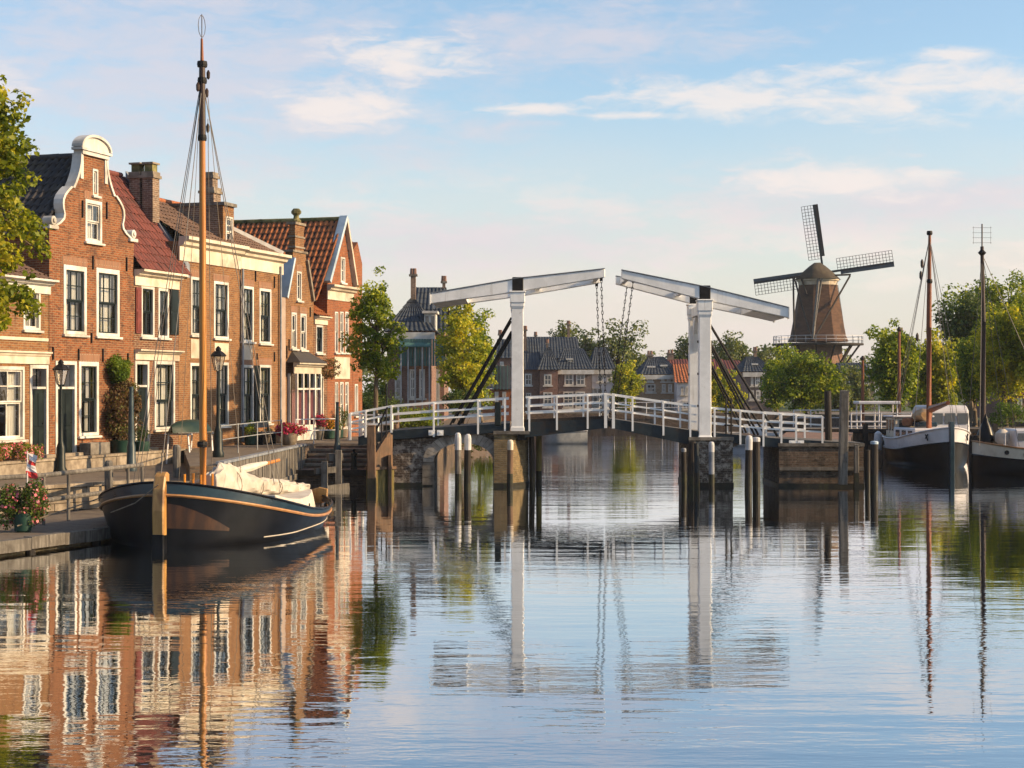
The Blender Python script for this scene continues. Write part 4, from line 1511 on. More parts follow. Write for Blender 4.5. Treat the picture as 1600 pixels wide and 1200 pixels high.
# deck: girders near and far, planks
segs = [(bx(560), bx(612)), (bx(612), bx(680)), (bx(680), bx(797)), (bx(820), bx(950)), (bx(954), bx(1088)), (bx(1088), bx(1200)), (bx(1200), bx(1300)), (bx(1300), bx(1348))]
for i, (x0, x1) in enumerate(segs):
    lead = i in (3, 4)
    hg = .52 if lead else .30
    for yy in (YN, YF):
        p = [(x0, zdeck(x0) - hg * (1.0 if i != 4 else .6)), (x1, zdeck(x1) - hg * (1.0 if i != 3 else .6)), (x1, zdeck(x1)), (x0, zdeck(x0))]
        bp_(MB().prism(p, 'y', yy - .09, yy + .09), 'girder', M['steel_blue'])
    L_ = x1 - x0
    npk = max(1, round(L_ / .24))
    for k in range(npk):
        xa, xb = x0 + L_ * k / npk, x0 + L_ * (k + 1) / npk
        xm = (xa + xb) / 2
        ubox('deck_plank', M['wood_grey'], br, lb((xm, (YN + YF) / 2, zdeck(xm) - .04)), (xb - xa - .012, YF - YN - .2, .08), (0, -math.atan2(zdeck(xb) - zdeck(xa), xb - xa), 0))
ubar('kerb', M['wood_dark'], br, lb((bx(800), YN - .02, zdeck(bx(800)) + .05)), lb((bx(950), YN - .02, zdeck(bx(950)) + .05)), .1, .1)
for px in (816, 1090):
    ubox('hinge_block', M['iron'], br, lb((bx(px), YN + .1, zdeck(bx(px)) - .4)), (.3, .3, .4))

# railings
posts = [548, 572, 612, 678, 747, 789, 827, 870, 918, 946, 958, 988, 1036, 1078, 1116, 1156, 1192, 1220, 1243, 1284]
runs = [(548, 612), (612, 795), (822, 948), (956, 1088), (1106, 1284)]
for yy, dx_ in ((YN - .05, 0), (YF + .05, 0)):
    for px in posts:
        x = bx(px)
        sz = .062 if px not in (946, 958) else .10
        foot = .30 if px not in (548, 572, 612) else .05
        ubox('railing_post', M['white_bridge'], br, lb((x, yy - (.06 if yy < 59 else -.06), zdeck(x) + .42 - foot / 2)), (sz, sz, .87 + foot))
    for (pa, pb) in runs:
        br_pts = [pa] + [q for q in (612, 680, 740, 797, 870, 918, 1036, 1156, 1200, 1243) if pa < q < pb] + [pb]
        for hgt, th in ((.84, .075), (.55, .055), (.31, .055)):
            for (qa, qb) in zip(br_pts, br_pts[1:]):
                x0, x1 = bx(qa), bx(qb)
                ubar('rail', M['white_bridge'], br, lb((x0, yy, zdeck(x0) + hgt)), lb((x1, yy, zdeck(x1) + hgt)), .06, th)

# towers
for (pc, top) in ((808.5, 455), (1101, 468)):
    x = bx(pc)
    zb = zdeck(x) - .35
    zt_ = bz(top)
    caps = []
    for yy, nm in ((YN + .05, 0), (YF - .05, 1)):
        mb = MB()
        mb.lathe([(.335, 0), (.335, .18), (.30, .24), (.285, zt_ - zb - .62), (.33, zt_ - zb - .52), (.33, zt_ - zb - .42), (.36, zt_ - zb - .38), (.36, zt_ - zb - .06), (.40, zt_ - zb - .05), (.40, zt_ - zb)], (x, yy, zb), 4, math.pi / 4)
        ps = bp_(mb, 'tower_post', M['white_bridge'], bevel=.035)
        for s_ in (-1, 1):
            for zz in (zb + 1.2, zb + 2.3, zb + 3.4):
                bp_(MB().box(x + s_ * .215, x + s_ * .245, yy - .05, yy + .05, zz, zz + .08), 'strap', M['iron'])
    bp_(MB().box(x - .15, x + .15, YN + .3, YF - .3, zt_ - .5, zt_ - .16), 'tower_lintel', M['white_bridge'], bevel=.02)
    for s_, y0 in ((1, YN + .3), (-1, YF - .3)):
        q = [(y0, zt_ - .52), (y0 + s_ * .9, zt_ - .52), (y0 + s_ * .55, zt_ - .68), (y0 + s_ * .2, zt_ - 1.1), (y0, zt_ - 1.7)]
        bp_(MB().prism(q, 'x', x - .09, x + .09), 'knee_brace', M['white_bridge'])

# balance beams: (tail px,py) -> (tip px,py) with the pivot between
beams = [((672, 467), (945, 427), 809, 446), ((1232, 489), (971, 429), 1101, 459)]
for (ta, ti, pv, pvy) in beams:
    for yy in (YN + .05, YF - .05):
        mb = MB()
        A, B, C = Vector((bx(ta[0]), yy, bz(ta[1]))), Vector((bx(pv), yy, bz(pvy))), Vector((bx(ti[0]), yy, bz(ti[1])))
        hs = (.34, .45, .28)
        vs = []
        for p, hh in zip((A, B, C), hs):
            for (sy, sz) in ((-1, -1), (1, -1), (1, 1), (-1, 1)):
                vs.append((p.x, p.y + sy * .15, p.z + sz * hh / 2))
        fs = [(0, 1, 2, 3), (8, 9, 10, 11)]
        for i in range(2):
            for k in range(4):
                fs.append((4 * i + k, 4 * i + (k + 1) % 4, 4 * i + 4 + (k + 1) % 4, 4 * i + 4 + k))
        mb.add(vs, fs)
        bm_ = bp_(mb, 'balance_beam', M['white_bridge'], bevel=.02)
        mt = MB().add([(p.x, p.y + sy * .18, p.z + hh / 2 + (.012 if j == 0 else .035)) for p, hh in zip((A, B, C), hs) for sy, j in ((-1, 0), (1, 0), (1, 1), (-1, 1))],
                      [(0, 1, 2, 3), (8, 9, 10, 11)] + [(4 * i + k, 4 * i + (k + 1) % 4, 4 * i + 4 + (k + 1) % 4, 4 * i + 4 + k) for i in range(2) for k in range(4)])
        mt.build('lead_flashing', M['lead'], bm_, off=BO)
        MB().box(B.x - .19, B.x + .19, yy - .175, yy + .175, B.z - .30, B.z + .28).build('pivot_bracket', M['iron'], bm_, off=BO, bevel=.02)
        MB().box(A.x - .012, A.x + .012, yy - .19, yy + .19, A.z - .2, A.z + .2).build('end_plate', M['white_bridge'], bm_, off=BO)
    s_ = 1 if ti[0] > ta[0] else -1
    A, C = Vector((bx(ta[0]), 59, bz(ta[1]))), Vector((bx(ti[0]), 59, bz(ti[1])))
    d = (C - A).normalized()
    # ballast box and cross ties between the two beams
    p0, p1 = A + d * .12, A + d * 1.25
    mb = MB().add([(p.x, y_, p.z + dz_) for p in (p0, p1) for (y_, dz_) in ((YN + .21, -.20), (YF - .21, -.20), (YF - .21, .12), (YN + .21, .12))],
                  [(0, 1, 2, 3), (4, 5, 6, 7), (0, 1, 5, 4), (1, 2, 6, 5), (2, 3, 7, 6), (3, 0, 4, 7)])
    bp_(mb, 'ballast_box', M['white_bridge'])
    for q in (.62, .96):
        p = A + (C - A) * q
        bp_(MB().box(p.x - .08, p.x + .08, YN + .21, YF - .21, p.z - .09, p.z + .09), 'cross_tie', M['white_bridge'])

# chains
lk = bpy.data.meshes.new('chain_link')
mb = MB()
ringp = [(.030 * math.cos(t_) * 1.0, 0, .085 * math.sin(t_)) for t_ in np.linspace(0, 2 * math.pi, 9)]
mb.path(ringp, .012, 5, caps=False)
lk.from_pydata(mb.v, [], mb.f)
lk.materials.append(M['iron'])
for (pa, pb, yy) in ((939.5, 947.5, YN + .05), (939.5, 947.5, YF - .05), (990, 960, YN + .05), (990, 960, YF - .05)):
    p0 = Vector((bx(pa), yy, bz(436)))
    p1 = Vector((bx(pb), yy, zdeck(bx(pb)) - .1))
    d = p1 - p0
    ch = thing_c = None
    cm = MB()
    nl = int(d.length / .135)
    rotq = d.to_track_quat('Z', 'X')
    vs_all = MB()
    for k in range(nl):
        c = p0 + d * ((k + .5) / nl)
        tw_ = Matrix.Rotation((k % 2) * math.pi / 2, 3, 'Z')
        vs_all.add([c + rotq @ (tw_ @ Vector(v)) for v in mb.v], mb.f)
    vs_all.build('chain', M['iron'], br, off=BO)
    vs_all = MB().box(p0.x - .05, p0.x + .05, yy - .06, yy + .06, p0.z - .06, p0.z + .14)
    vs_all.build('chain_shackle', M['iron'], br, off=BO)

# iron raking stays
for (p, q, r_) in (((799, 496), (703, 664), .035), ((800, 518), (716, 664), .06), ((1109, 505), (1216, 682), .045), ((1108, 530), (1186, 680), .04), ((1108, 536), (1180, 680), .04)):
    for yy in (YN + .15, YF - .15):
        a_, b_ = lb((bx(p[0]), yy, bz(p[1]))), lb((bx(q[0]), yy, bz(q[1])))
        ubar('raking_stay', M['iron'], br, a_, b_, r_, r_, 'cyl')
# white fixing plates
for (px, py) in ((675, 676), (688, 676), (1237, 692), (1250, 692)):
    bp_(MB().box(bx(px) - .11, bx(px) + .11, YN - .16, YN - .1, bz(py) - .09, bz(py) + .09).box(bx(px) - .03, bx(px) + .03, YN - .19, YN - .161, bz(py) - .03, bz(py) + .03), 'anchor_plate', M['white_bridge'])
# barrier lamp box on the left rail, post on the right
bp_(MB().box(bx(773), bx(783), YN - .14, YN - .02, bz(665), bz(628)), 'control_box', M['green_paint'], bevel=.02)
for px in (1134, 1142):
    ubar('barrier_post', M['iron'], br, lb((bx(px), YN - .1, zdeck(bx(px)))), lb((bx(px), YN - .1, zdeck(bx(px)) + 1.25)), .03, .03, 'cyl')
for zz in (.3, .7):
    ubar('barrier_bar', M['iron'], br, lb((bx(1131), YN - .1, zdeck(bx(1136)) + zz)), lb((bx(1145), YN - .1, zdeck(bx(1136)) + zz)), .025, .025, 'cyl')

# ------------------------------------------------------------------ mooring and fender posts in the water


def post(label, px, ytop, D, wpx, mat, cap=None, cap_y=None, zbot=-1.2, round_=True, group='timber posts round the bridge', lean=0.0, name='mooring_post', band=True):
    x, y = xy(px, D)
    zt_ = CAMZ - (ytop - HY) / FPX * D
    r = wpx / 2 / FPX * D
    t = thing(name, label, 'post', (x, y, 0), 0, group)
    t.rotation_euler = (rng.uniform(-.02, .02), lean + rng.uniform(-.022, .022), rng.uniform(0, 1) if round_ else 0)
    n = 12 if round_ else 4
    ro = 0 if round_ else math.pi / 4
    k = 1 if round_ else 1.41
    zc = CAMZ - (cap_y - HY) / FPX * D if cap else zt_ - .04
    mb = MB().lathe([(r * k, zbot), (r * k * 1.02, .1), (r * k * .98, zc)], (0, 0, 0), n, ro)
    mb.build('shaft', M[mat], t, bevel=.0 if round_ else .02)
    if band:
        MB().lathe([(r * k * 1.03, -.1), (r * k * 1.03, .28), (r * k * 1.01, .34 + rng.uniform(.1, .25))], (0, 0, 0), n, ro).build('wet_band', M['weed'], t)
    hh = zt_ - zc
    MB().lathe([(r * k * 1.03, 0), (r * k * 1.03, hh * .72), (r * k * .85, hh * .92), (r * k * .4, hh)], (0, 0, zc), n, ro).build('cap', M[cap or mat], t)
    return t


post('grey round post with white top at the left of the arch pair', 716, 676, 55.9, 10.5, 'wood_grey', 'post_cap', 703)
post('dark round post with white top at the right of the arch pair', 730, 678, 56.1, 11, 'wood_dark', 'post_cap', 703)
post('short post with pale top against the left tower pier', 796.5, 687, 55.2, 9.5, 'wood_brown', 'cream', 703)
post('tall brown square timber post at the corner of the steps', 581, 664, 54.6, 13, 'wood_brown', None, None, round_=False)
post('low black post beside the left side of the right pier', 1069, 700, 56.6, 8, 'wood_dark', 'lead', 706)
post('stout dark post at the left corner of the right pier', 1080, 690, 56.0, 12, 'wood_dark', None, None)
post('short blue-black post in front of the right pier', 1089, 692, 55.6, 8, 'steel_blue', None, None)
post('slender post with long white top before the right pier', 1112, 690, 55.2, 9, 'lead', 'post_cap', 706)
post('thick post with white top left of the small opening', 1169, 680, 55.2, 11, 'wood_dark', 'post_cap', 703)
post('dark plum post with pale edge right of the small opening', 1182, 683, 55.5, 12, 'wood_dark', 'post_cap', 690)
post('tall weathered dark post on the right abutment, farther one', 1296, 611, 58.5, 11, 'wood_dark', None, None, zbot=1.0, band=False)
post('tallest grey timber post standing before the right abutment', 1316.5, 610, 56.2, 13, 'wood_grey', None, None, zbot=.4, round_=False, band=False)
post('low dark post right of the abutment corner', 1355.5, 703, 56.4, 8, 'wood_dark', None, None)
post('black post with pale blue cap right of the abutment', 1366, 689, 56.0, 12, 'wood_dark', 'bluegrey', 694)
post('grey square post on the abutment face', 1338, 694, 56.4, 7, 'wood_grey', None, None, round_=False)
post('black post before the second barge at the right', 1526, 680, 66.0, 13, 'wood_dark', None, None)
post('pier of two dark posts under the left leaf', 832, 678, 57.6, 9, 'wood_dark', None, None)
post('yellowish timber post beside the left leaf end', 842, 680, 58.4, 9, 'algae', None, None)

# dark green bollard on the lower landing
x, y = xy(553, 57.6)
bo = thing('bollard', 'small dark green iron bollard on the lower landing', 'bollard', (x, y, .55))
MB().lathe([(.12, 0), (.12, .05), (.095, .08), (.09, .48), (.12, .5), (.12, .56), (.07, .6), (.03, .63), (.055, .67), (.03, .72)], (0, 0, 0), 14).build('body', M['green_paint'], bo, smooth=True)

# ------------------------------------------------------------------ boats


def hull(root, L, B, sheer, bow=2.2, stern=.5, bands=None, zk=-.5, full=.75, nst=30, rake=.0, bowp=.55):
    """lofted hull, bow at x=0, stern at x=L; returns half-beam function at the rail"""
    def hb(s):
        t_ = s / L
        f = 1.0
        if s < bow:
            f = max(0.0, 1 - (1 - s / bow) ** 2.0) ** bowp
        aft = max(0.0, (t_ - .55) / .45)
        return B / 2 * f * (1 - (1 - stern) * aft ** 2.0)

    def pt(s, t_, side, g=0.0):
        z = zk + (sheer(s) - zk) * t_
        k = full + (1 - full) * t_ ** .7
        if t_ < .35:
            k *= (.25 + .75 * (t_ / .35) ** .5)
        b = hb(s) * k + g
        # bow flare: lower stations start further aft
        xs = s + rake * (1 - t_) * max(0, 1 - s / (bow * 1.2)) * .8
        return (xs, side * b, z)
    ss = [L * (i / nst) ** 1.35 for i in range(nst + 1)]
    out_ = {}
    for (name, t0, t1, mat, g) in bands:
        for side in (-1, 1):
            mb = MB()
            nr = 7
            vs = []
            for s in ss:
                for j in range(nr + 1):
                    f0 = t0(s) if callable(t0) else t0
                    f1 = t1(s) if callable(t1) else t1
                    vs.append(pt(s, f0 + (f1 - f0) * j / nr, side, g))
            fs = []
            for i in range(nst):
                for j in range(nr):
                    a_ = i * (nr + 1) + j
                    fs.append((a_, a_ + 1, a_ + nr + 2, a_ + nr + 1))
            mb.add(vs, fs)
            out_.setdefault(name, []).append((mb, mat))
    for name, lst in out_.items():
        m2 = MB()
        for mb, mat in lst:
            m2.add(mb.v, mb.f)
        # transom
        f0 = [b_ for b_ in bands if b_[0] == name][0]
        a0 = f0[1](L) if callable(f0[1]) else f0[1]
        a1 = f0[2](L) if callable(f0[2]) else f0[2]
        g = f0[4]
        m2.add([pt(L, a0, -1, g), pt(L, a0, 1, g), pt(L, a1, 1, g), pt(L, a1, -1, g)], [(0, 1, 2, 3)])
        m2.build(name, lst[0][1], root, smooth=True)
    return hb, pt, ss


def strake(root, pt, ss, tf, r, mat, name, g=.02):
    for side in (-1, 1):
        pts = [pt(s, tf(s) if callable(tf) else tf, side, g) for s in ss]
        MB().path(pts, r, 6).build(name, mat, root, smooth=True)


def deckplate(root, pt, ss, tf, mat, name='deck'):
    vs, fs = [], []
    for s in ss:
        a_ = pt(s, tf, -1, -.02)
        b_ = pt(s, tf, 1, -.02)
        vs += [a_, b_]
    for i in range(len(ss) - 1):
        fs.append((2 * i, 2 * i + 1, 2 * i + 3, 2 * i + 2))
    return MB().add(vs, fs).build(name, mat, root)


# the varnished sailing boat in the foreground
BT = R(8.5)
sb = thing('sailing_boat', 'black round-bowed wooden sailing boat with tall orange mast and furled cream sail', 'boat', (-7.42, 35.1, 0), R(90) - BT)
SL = 8.2
sh = lambda s: .50 + .90 * max(0, 1 - s / 5.0) ** 1.7 + .14 * (s / SL) ** 3
band_lo = lambda s: .52
hb, pt, ss = hull(sb, SL, 4.7, sh, bow=3.1, stern=.52, bands=[
    ('hull_bottom', 0.0, lambda s: .55 - .06 * s / SL, M['hull_black'], 0.0),
    ('hull_side', lambda s: .55 - .06 * s / SL, lambda s: .86, M['hull_black'], 0.0),
    ('bulwark', lambda s: .86, 1.0, M['hull_blue'], -.005)], zk=-.55, full=.70, bowp=.58)
strake(sb, pt, ss, lambda s: .86, .035, M['wood_rub'], 'rubbing_strake')
strake(sb, pt, ss, lambda s: 1.0, .03, M['hull_black'], 'gunwale', -.01)
strake(sb, pt, [s for s in ss if s > 1.6], lambda s: (.67 + .12 * max(0, (s - 3) / 5)) / (sh(s) + .55), .014, M['canvas'], 'boot_line', .006)
deckplate(sb, pt, ss, .84, M['wood_brown'])
# brown triangle over the black hull, one side of the bow only
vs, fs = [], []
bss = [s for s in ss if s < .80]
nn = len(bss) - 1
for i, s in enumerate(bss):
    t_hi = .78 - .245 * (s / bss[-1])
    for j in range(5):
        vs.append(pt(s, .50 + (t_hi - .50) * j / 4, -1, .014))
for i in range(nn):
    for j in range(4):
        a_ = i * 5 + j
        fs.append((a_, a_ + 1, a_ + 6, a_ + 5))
MB().add(vs, fs).build('bow_patch', M['hull_bow'], sb, smooth=True)
# stem post
pr = [(.30, -.6), (-.06, -.6), (-.13, .2), (-.16, .8), (-.12, 1.25), (-.03, 1.52), (.10, 1.62), (.22, 1.58), (.20, 1.2), (.22, .6), (.26, .0)]
mb = MB()
n = len(pr)
vs = [(p[0], -.13, p[1]) for p in pr] + [(p[0], .13, p[1]) for p in pr]
fs = [tuple(range(n)), tuple(range(2 * n - 1, n - 1, -1))] + [(i, (i + 1) % n, (i + 1) % n + n, i + n) for i in range(n)]
mb.add(vs, fs).build('stem_post', M['wood_stem'], sb, bevel=.03)
MB().box(-.17, .25, -.136, .136, -.55, .30).build('stem_shoe', M['hull_black'], sb, bevel=.02)
# cabin coaming, hatch, mast, boom, sail
cab = []
mb = MB()
vs, fs = [], []
css = [2.6, 3.6, 4.6, 5.6, 6.6, 7.3]
for s in css:
    b_ = hb(s) * .80
    z0, z1 = .35, sh(s) + .22
    vs += [(s, -b_, z0), (s, -b_ * .94, z1), (s, b_ * .94, z1), (s, b_, z0)]
for i in range(len(css) - 1):
    for k in range(3):
        fs.append((4 * i + k, 4 * i + k + 1, 4 * i + 5 + k, 4 * i + 4 + k))
fs += [(0, 1, 2, 3), tuple(4 * (len(css) - 1) + k for k in (3, 2, 1, 0))]
mb.add(vs, fs).build('coaming', M['canvas'], sb, bevel=.02)
ms = 2.72
mz = 11.75
MB().path([(ms, 0, .3), (ms, 0, 2.2), (ms - .02, 0, 6), (ms - .05, 0, 9.1)], [.085, .085, .078, .07], 14).build('mast', M['wood_mast'], sb, smooth=True)
MB().path([(ms - .05, 0, 9.0), (ms - .06, 0, 10.75)], [.082, .07], 12).build('mast_doubling', M['mast_dark'], sb, smooth=True)
MB().path([(ms - .06, 0, 10.7), (ms - .08, 0, 11.3)], [.045, .028], 10).build('topmast', M['mast_brown'], sb, smooth=True)
for (z, r_) in ((10.72, .11), (10.35, .10), (9.05, .095), (2.1, .11)):
    MB().lathe([(r_, -.06), (r_ + .01, 0), (r_, .07)], (ms - .05, 0, z), 12).build('mast_band', M['iron'], sb)
for (dx_, dy_, z) in ((.16, -.10, 10.1), (.2, -.12, 9.3), (-.14, .1, 10.2), (.1, -.17, 10.5)):
    MB().lathe([(.015, -.11), (.04, -.07), (.045, .04), (.015, .10)], (ms - .05 + dx_ * .7, dy_ * .7, z), 8).build('block', M['mast_dark'], sb)
# vane at the masthead
mb = MB().path([(ms - .08, 0, 11.25), (ms - .08, 0, 11.85)], .012, 5)
mb.path([(ms - .08 + .13 * math.cos(t_), -.13 * math.cos(t_) * .3, 11.58 + .25 * math.sin(t_)) for t_ in np.linspace(0, 2 * math.pi, 11)], .009, 4)
mb.build('vane', M['wire'], sb)
# boom swung out over the near rail side, sail furled on it
p0 = Vector((ms + .14, -.12, 1.16))
p1 = Vector((7.75, -1.0, .78))
for k in (0,):
    MB().path([p0 + Vector((0, 0, -.32)), (p0 + p1) / 2 + Vector((0, -.06, -.36)), p1 + Vector((.0, 0, -.12)), p1 + (p1 - p0) * .03 + Vector((0, 0, -.1))], [.07, .085, .075, .05], 10).build('boom', M['wood_mast'], sb, smooth=True)
rr = random.Random(3)
N, K = 90, 30
vs, fs = [], []
for i in range(N + 1):
    t_ = i / N
    c = p0 * (1 - t_) + p1 * t_
    hgt = .44 * (1 - t_) ** 1.6 + .13 + .035 * math.sin(t_ * 9)
    if t_ < .08:
        hgt *= .45 + t_ / .08 * .55
    wd_ = .15 + .09 * math.sin(min(1, t_ * 2) * math.pi * .5)
    if t_ > .94:
        wd_ *= 1 - (t_ - .94) / .06 * .6
        hgt *= 1 - (t_ - .94) / .06 * .5
    for k in range(K):
        a_ = 2 * math.pi * k / K
        fold = 1 + .12 * math.sin(3 * a_ + 13 * t_) + .10 * math.sin(6 * a_ - 37 * t_) + .07 * math.sin(58 * t_ + 2 * a_) + .05 * math.sin(9 * a_ + 71 * t_)
        drop = -.10 if math.sin(a_) < 0 else 0
        vs.append((c.x, c.y + wd_ * math.cos(a_) * fold, c.z + .02 + hgt * (math.sin(a_) * .62 + .25) * fold + drop))
for i in range(N):
    for k in range(K):
        k2 = (k + 1) % K
        fs.append((i * K + k, i * K + k2, (i + 1) * K + k2, (i + 1) * K + k))
fs += [tuple(range(K)), tuple(N * K + k for k in range(K))]
MB().add(vs, fs).build('furled_sail', M['canvas'], sb, smooth=True)
for t_ in (.2, .42, .62, .82):
    c = p0 * (1 - t_) + p1 * t_
    hgt = .44 * (1 - t_) ** 1.6 + .13
    ring = [(c.x, c.y + .27 * math.cos(a_), c.z + (hgt * .72 + .06) * math.sin(a_) + .02) for a_ in np.linspace(0, 2 * math.pi, 17)]
    MB().path(ring, .012, 5).build('sail_tie', M['rope'], sb)
# gaff spar with furled cloth reaching aft
MB().path([(3.4, .55, 1.15), (8.4, -.1, 1.50)], [.06, .045], 8).build('gaff', M['wood_mast'], sb, smooth=True)
MB().path([(5.3, .32, 1.30), (6.6, .14, 1.38), (7.6, .0, 1.46)], [.06, .11, .05], 8).build('furled_jib', M['canvas'], sb, smooth=True)
# rigging
mh = Vector((ms - .05, 0, 10.4))
for (x, y, z) in ((2.9, 1.62, 1.2), (3.3, 1.65, 1.1), (2.9, -1.62, 1.2), (3.3, -1.65, 1.1)):
    MB().path([mh, (x, y, z)], .009, 4).build('shroud', M['wire'], sb)
MB().path([mh + Vector((0, 0, -.1)), (.05, 0, 1.55)], .010, 4).build('forestay', M['wire'], sb)
MB().path([mh + Vector((0, 0, .1)), (1.9, 1.35, 1.15)], .009, 4).build('shroud', M['wire'], sb)
MB().path([mh + Vector((.1, -.1, -.4)), (4.1, -.45, 1.4)], .008, 4).build('halyard', M['rope'], sb)
MB().path([mh + Vector((.1, -.1, -.9)), (2.6, -.25, 1.5)], .008, 4).build('halyard', M['rope'], sb)
MB().path([mh + Vector((.05, .05, -.2)), (2.1, .35, 1.2)], .008, 4).build('halyard', M['rope'], sb)
for (x, y) in ((2.05, -.18), (2.62, .2), (2.2, .25), (2.55, -.28)):
    MB().path([(x, y, .4), (x, y, 1.45)], .03, 6).build('pin_post', M['wood_mast'], sb)
MB().box(1.95, 2.75, -.34, .34, 1.0, 1.07).build('pin_rail', M['wood_stem'], sb, bevel=.01)
for k in range(4):
    MB().lathe([(.10 + .02 * (k % 2), 0), (.14, .05), (.14, .12), (.08, .16)], (1.8 + .3 * k, (-.5, .4, -.65, .6)[k], .86 - .06 * k), 10).build('rope_coil', M['rope'], sb)
# stanchions along the rail
for s in (3.4, 4.4, 5.4, 6.4):
    for side in (-1, 1):
        p = pt(s, 1.0, side, -.05)
        MB().path([p, (p[0], p[1], p[2] + .10)], .018, 5).build('stanchion', M['iron'], sb)
# rudder head and tiller, fender board
MB().prism([(SL - .05, -.2), (SL + .42, -.2), (SL + .38, .62), (SL + .15, .98), (SL - .05, .95)], 'y', -.06, .06).build('rudder', M['wood_stem'], sb, bevel=.02)
MB().path([(SL + .15, 0, .95), (SL - 1.1, -.1, 1.05)], .04, 8).build('tiller', M['wood_stem'], sb)
p = pt(7.9, .98, -1, .05)
MB().prism([(p[1] - .10, p[2] - .22), (p[1] + .32, p[2] - .20), (p[1] + .36, p[2] + .16), (p[1] + .1, p[2] + .24), (p[1] - .12, p[2] + .20)], 'x', p[0] - .09, p[0] - .03).build('fender_board', M['wood_stem'], sb, bevel=.02)
p = pt(7.3, .76, -1, .02)
MB().box(p[0] - .25, p[0] + .25, p[1] - .03, p[1] + .02, p[2] - .16, p[2] + .16).build('number_plate', M['canvas'], sb)
# leeboard stowed on the far side of the bow, anchor gear
MB().path([(-.12, .0, 1.35), (-.02, .55, .95), (.25, 1.2, .72)], .012, 4).build('mooring_line', M['rope'], sb)
MB().path([pt(1.2, .95, 1, .0), Vector((-.2, 3.1, .45))], .014, 4).build('mooring_line', M['rope'], sb)

# barge with black and white bow at the right
def barge(name, label, px, D, L_, B_, rot, side_mat, mast_px=None):
    pass


x, y = xy(1487, 69.8)
BR = R(66)
bg_ = thing('barge', 'black barge with white band, tan covered boom and red-brown mast at the right', 'boat', (x, y, 0), R(96))
sh2 = lambda s: 1.15 + .55 * max(0, 1 - s / 3.5) ** 1.7 + .12 * (s / 8.0) ** 3
hb2, pt2, ss2 = hull(bg_, 6.2, 2.9, sh2, bow=2.2, stern=.6, bands=[
    ('hull_side', 0.0, lambda s: .72, M['hull_black'], 0.0),
    ('hull_band', lambda s: .72, 1.0, M['hull_white'], .0)], zk=-.5, full=.80, bowp=.62)
strake(bg_, pt2, ss2, lambda s: .72, .03, M['hull_black'], 'rubbing_strake')
strake(bg_, pt2, ss2, 1.0, .035, M['hull_white'], 'gunwale')
deckplate(bg_, pt2, ss2, .93, M['wood_grey'])
MB().prism([(.28, -.6), (-.07, -.6), (-.10, 1.2), (-.06, 1.95), (.14, 1.95), (.2, 1.2)], 'y', -.10, .10).build('stem_post', M['hull_blue'], bg_, bevel=.02)
cabn = MB().box(4.7, 5.9, -.85, .85, 1.0, 2.05).build('wheelhouse', M['cream'], bg_, bevel=.04)
for s_ in (-1, 1):
    for k in range(3):
        ubox('pane', M['glass_far'], cabn, (4.92 + .38 * k, s_ * .855, 1.70), (.24, .02, .48))
for k in range(2):
    ubox('pane', M['glass_far'], cabn, (4.69, -.4 + .8 * k, 1.70), (.02, .5, .45))
MB().box(4.6, 6.0, -.95, .95, 2.052, 2.13).build('roof', M['hull_white'], cabn, bevel=.02)
trk = MB().box(1.9, 4.6, -.95, .95, 1.0, 1.62).build('cabin_trunk', M['hull_white'], bg_, bevel=.05)
for s_ in (-1, 1):
    for k in range(3):
        ubox('pane', M['glass_far'], trk, (2.4 + .8 * k, s_ * .955, 1.38), (.5, .02, .26))
ubox('pane', M['glass_far'], trk, (1.895, .45, 1.38), (.02, .5, .26))
ubox('pane', M['glass_far'], trk, (1.895, -.45, 1.38), (.02, .5, .26))
# mast, boom with cover
mx = 2.7
m1 = 10.3
MB().path([(mx, 0, 1.2), (mx, 0, 6), (mx - .05, 0, 8.0)], [.125, .115, .10], 12).build('mast', M['mast_brown'], bg_, smooth=True)
MB().path([(mx - .05, 0, 7.9), (mx - .1, 0, 10.2)], [.095, .06], 10).build('topmast', M['mast_brown'], bg_, smooth=True)
for z in (10.1, 8.0):
    MB().lathe([(.11, -.08), (.13, 0), (.11, .1)], (mx - .08, 0, z), 10).build('mast_band', M['iron'], bg_)
n = 26
vs, fs = [], []
for i in range(n + 1):
    t_ = i / n
    c = Vector((mx + .25 + 3.8 * t_, 0, 2.15 - .55 * t_ + .1 * math.sin(t_ * 7)))
    r_ = .26 + .10 * math.sin(t_ * 9) - .1 * t_
    for k in range(12):
        a_ = 2 * math.pi * k / 12
        f = 1 + .15 * math.sin(3 * a_ + 17 * t_)
        vs.append((c.x, c.y + r_ * math.cos(a_) * f, c.z + r_ * .8 * math.sin(a_) * f))
for i in range(n):
    for k in range(12):
        fs.append((i * 12 + k, i * 12 + (k + 1) % 12, i * 12 + 12 + (k + 1) % 12, i * 12 + 12 + k))
fs += [tuple(range(12)), tuple(n * 12 + k for k in range(12))]
MB().add(vs, fs).build('covered_boom', M['tarp'], bg_, smooth=True)
MB().path([(mx - .15, -.05, 2.45), (-.9, .5, 2.75)], [.17, .09], 8).build('bowsprit', M['mast_brown'], bg_, smooth=True)
hd = Vector((mx - .08, 0, 9.9))
for (a_, b_, c_) in ((3.0, 1.5, 1.5), (3.0, -1.5, 1.5), (3.5, 1.5, 1.4), (3.5, -1.5, 1.4), (-.05, 0, 1.9), (5.8, .3, 2.2), (1.2, 1.2, 1.7), (1.2, -1.2, 1.7)):
    MB().path([hd, (a_, b_, c_)], .012, 4).build('shroud', M['wire'], bg_)
for (z, o_) in ((8.8, .3), (8.3, .45), (5.6, .9)):
    MB().lathe([(.02, -.2), (.07, -.1), (.07, .1), (.02, .2)], (mx + o_, .2, z), 8).build('block', M['mast_dark'], bg_)
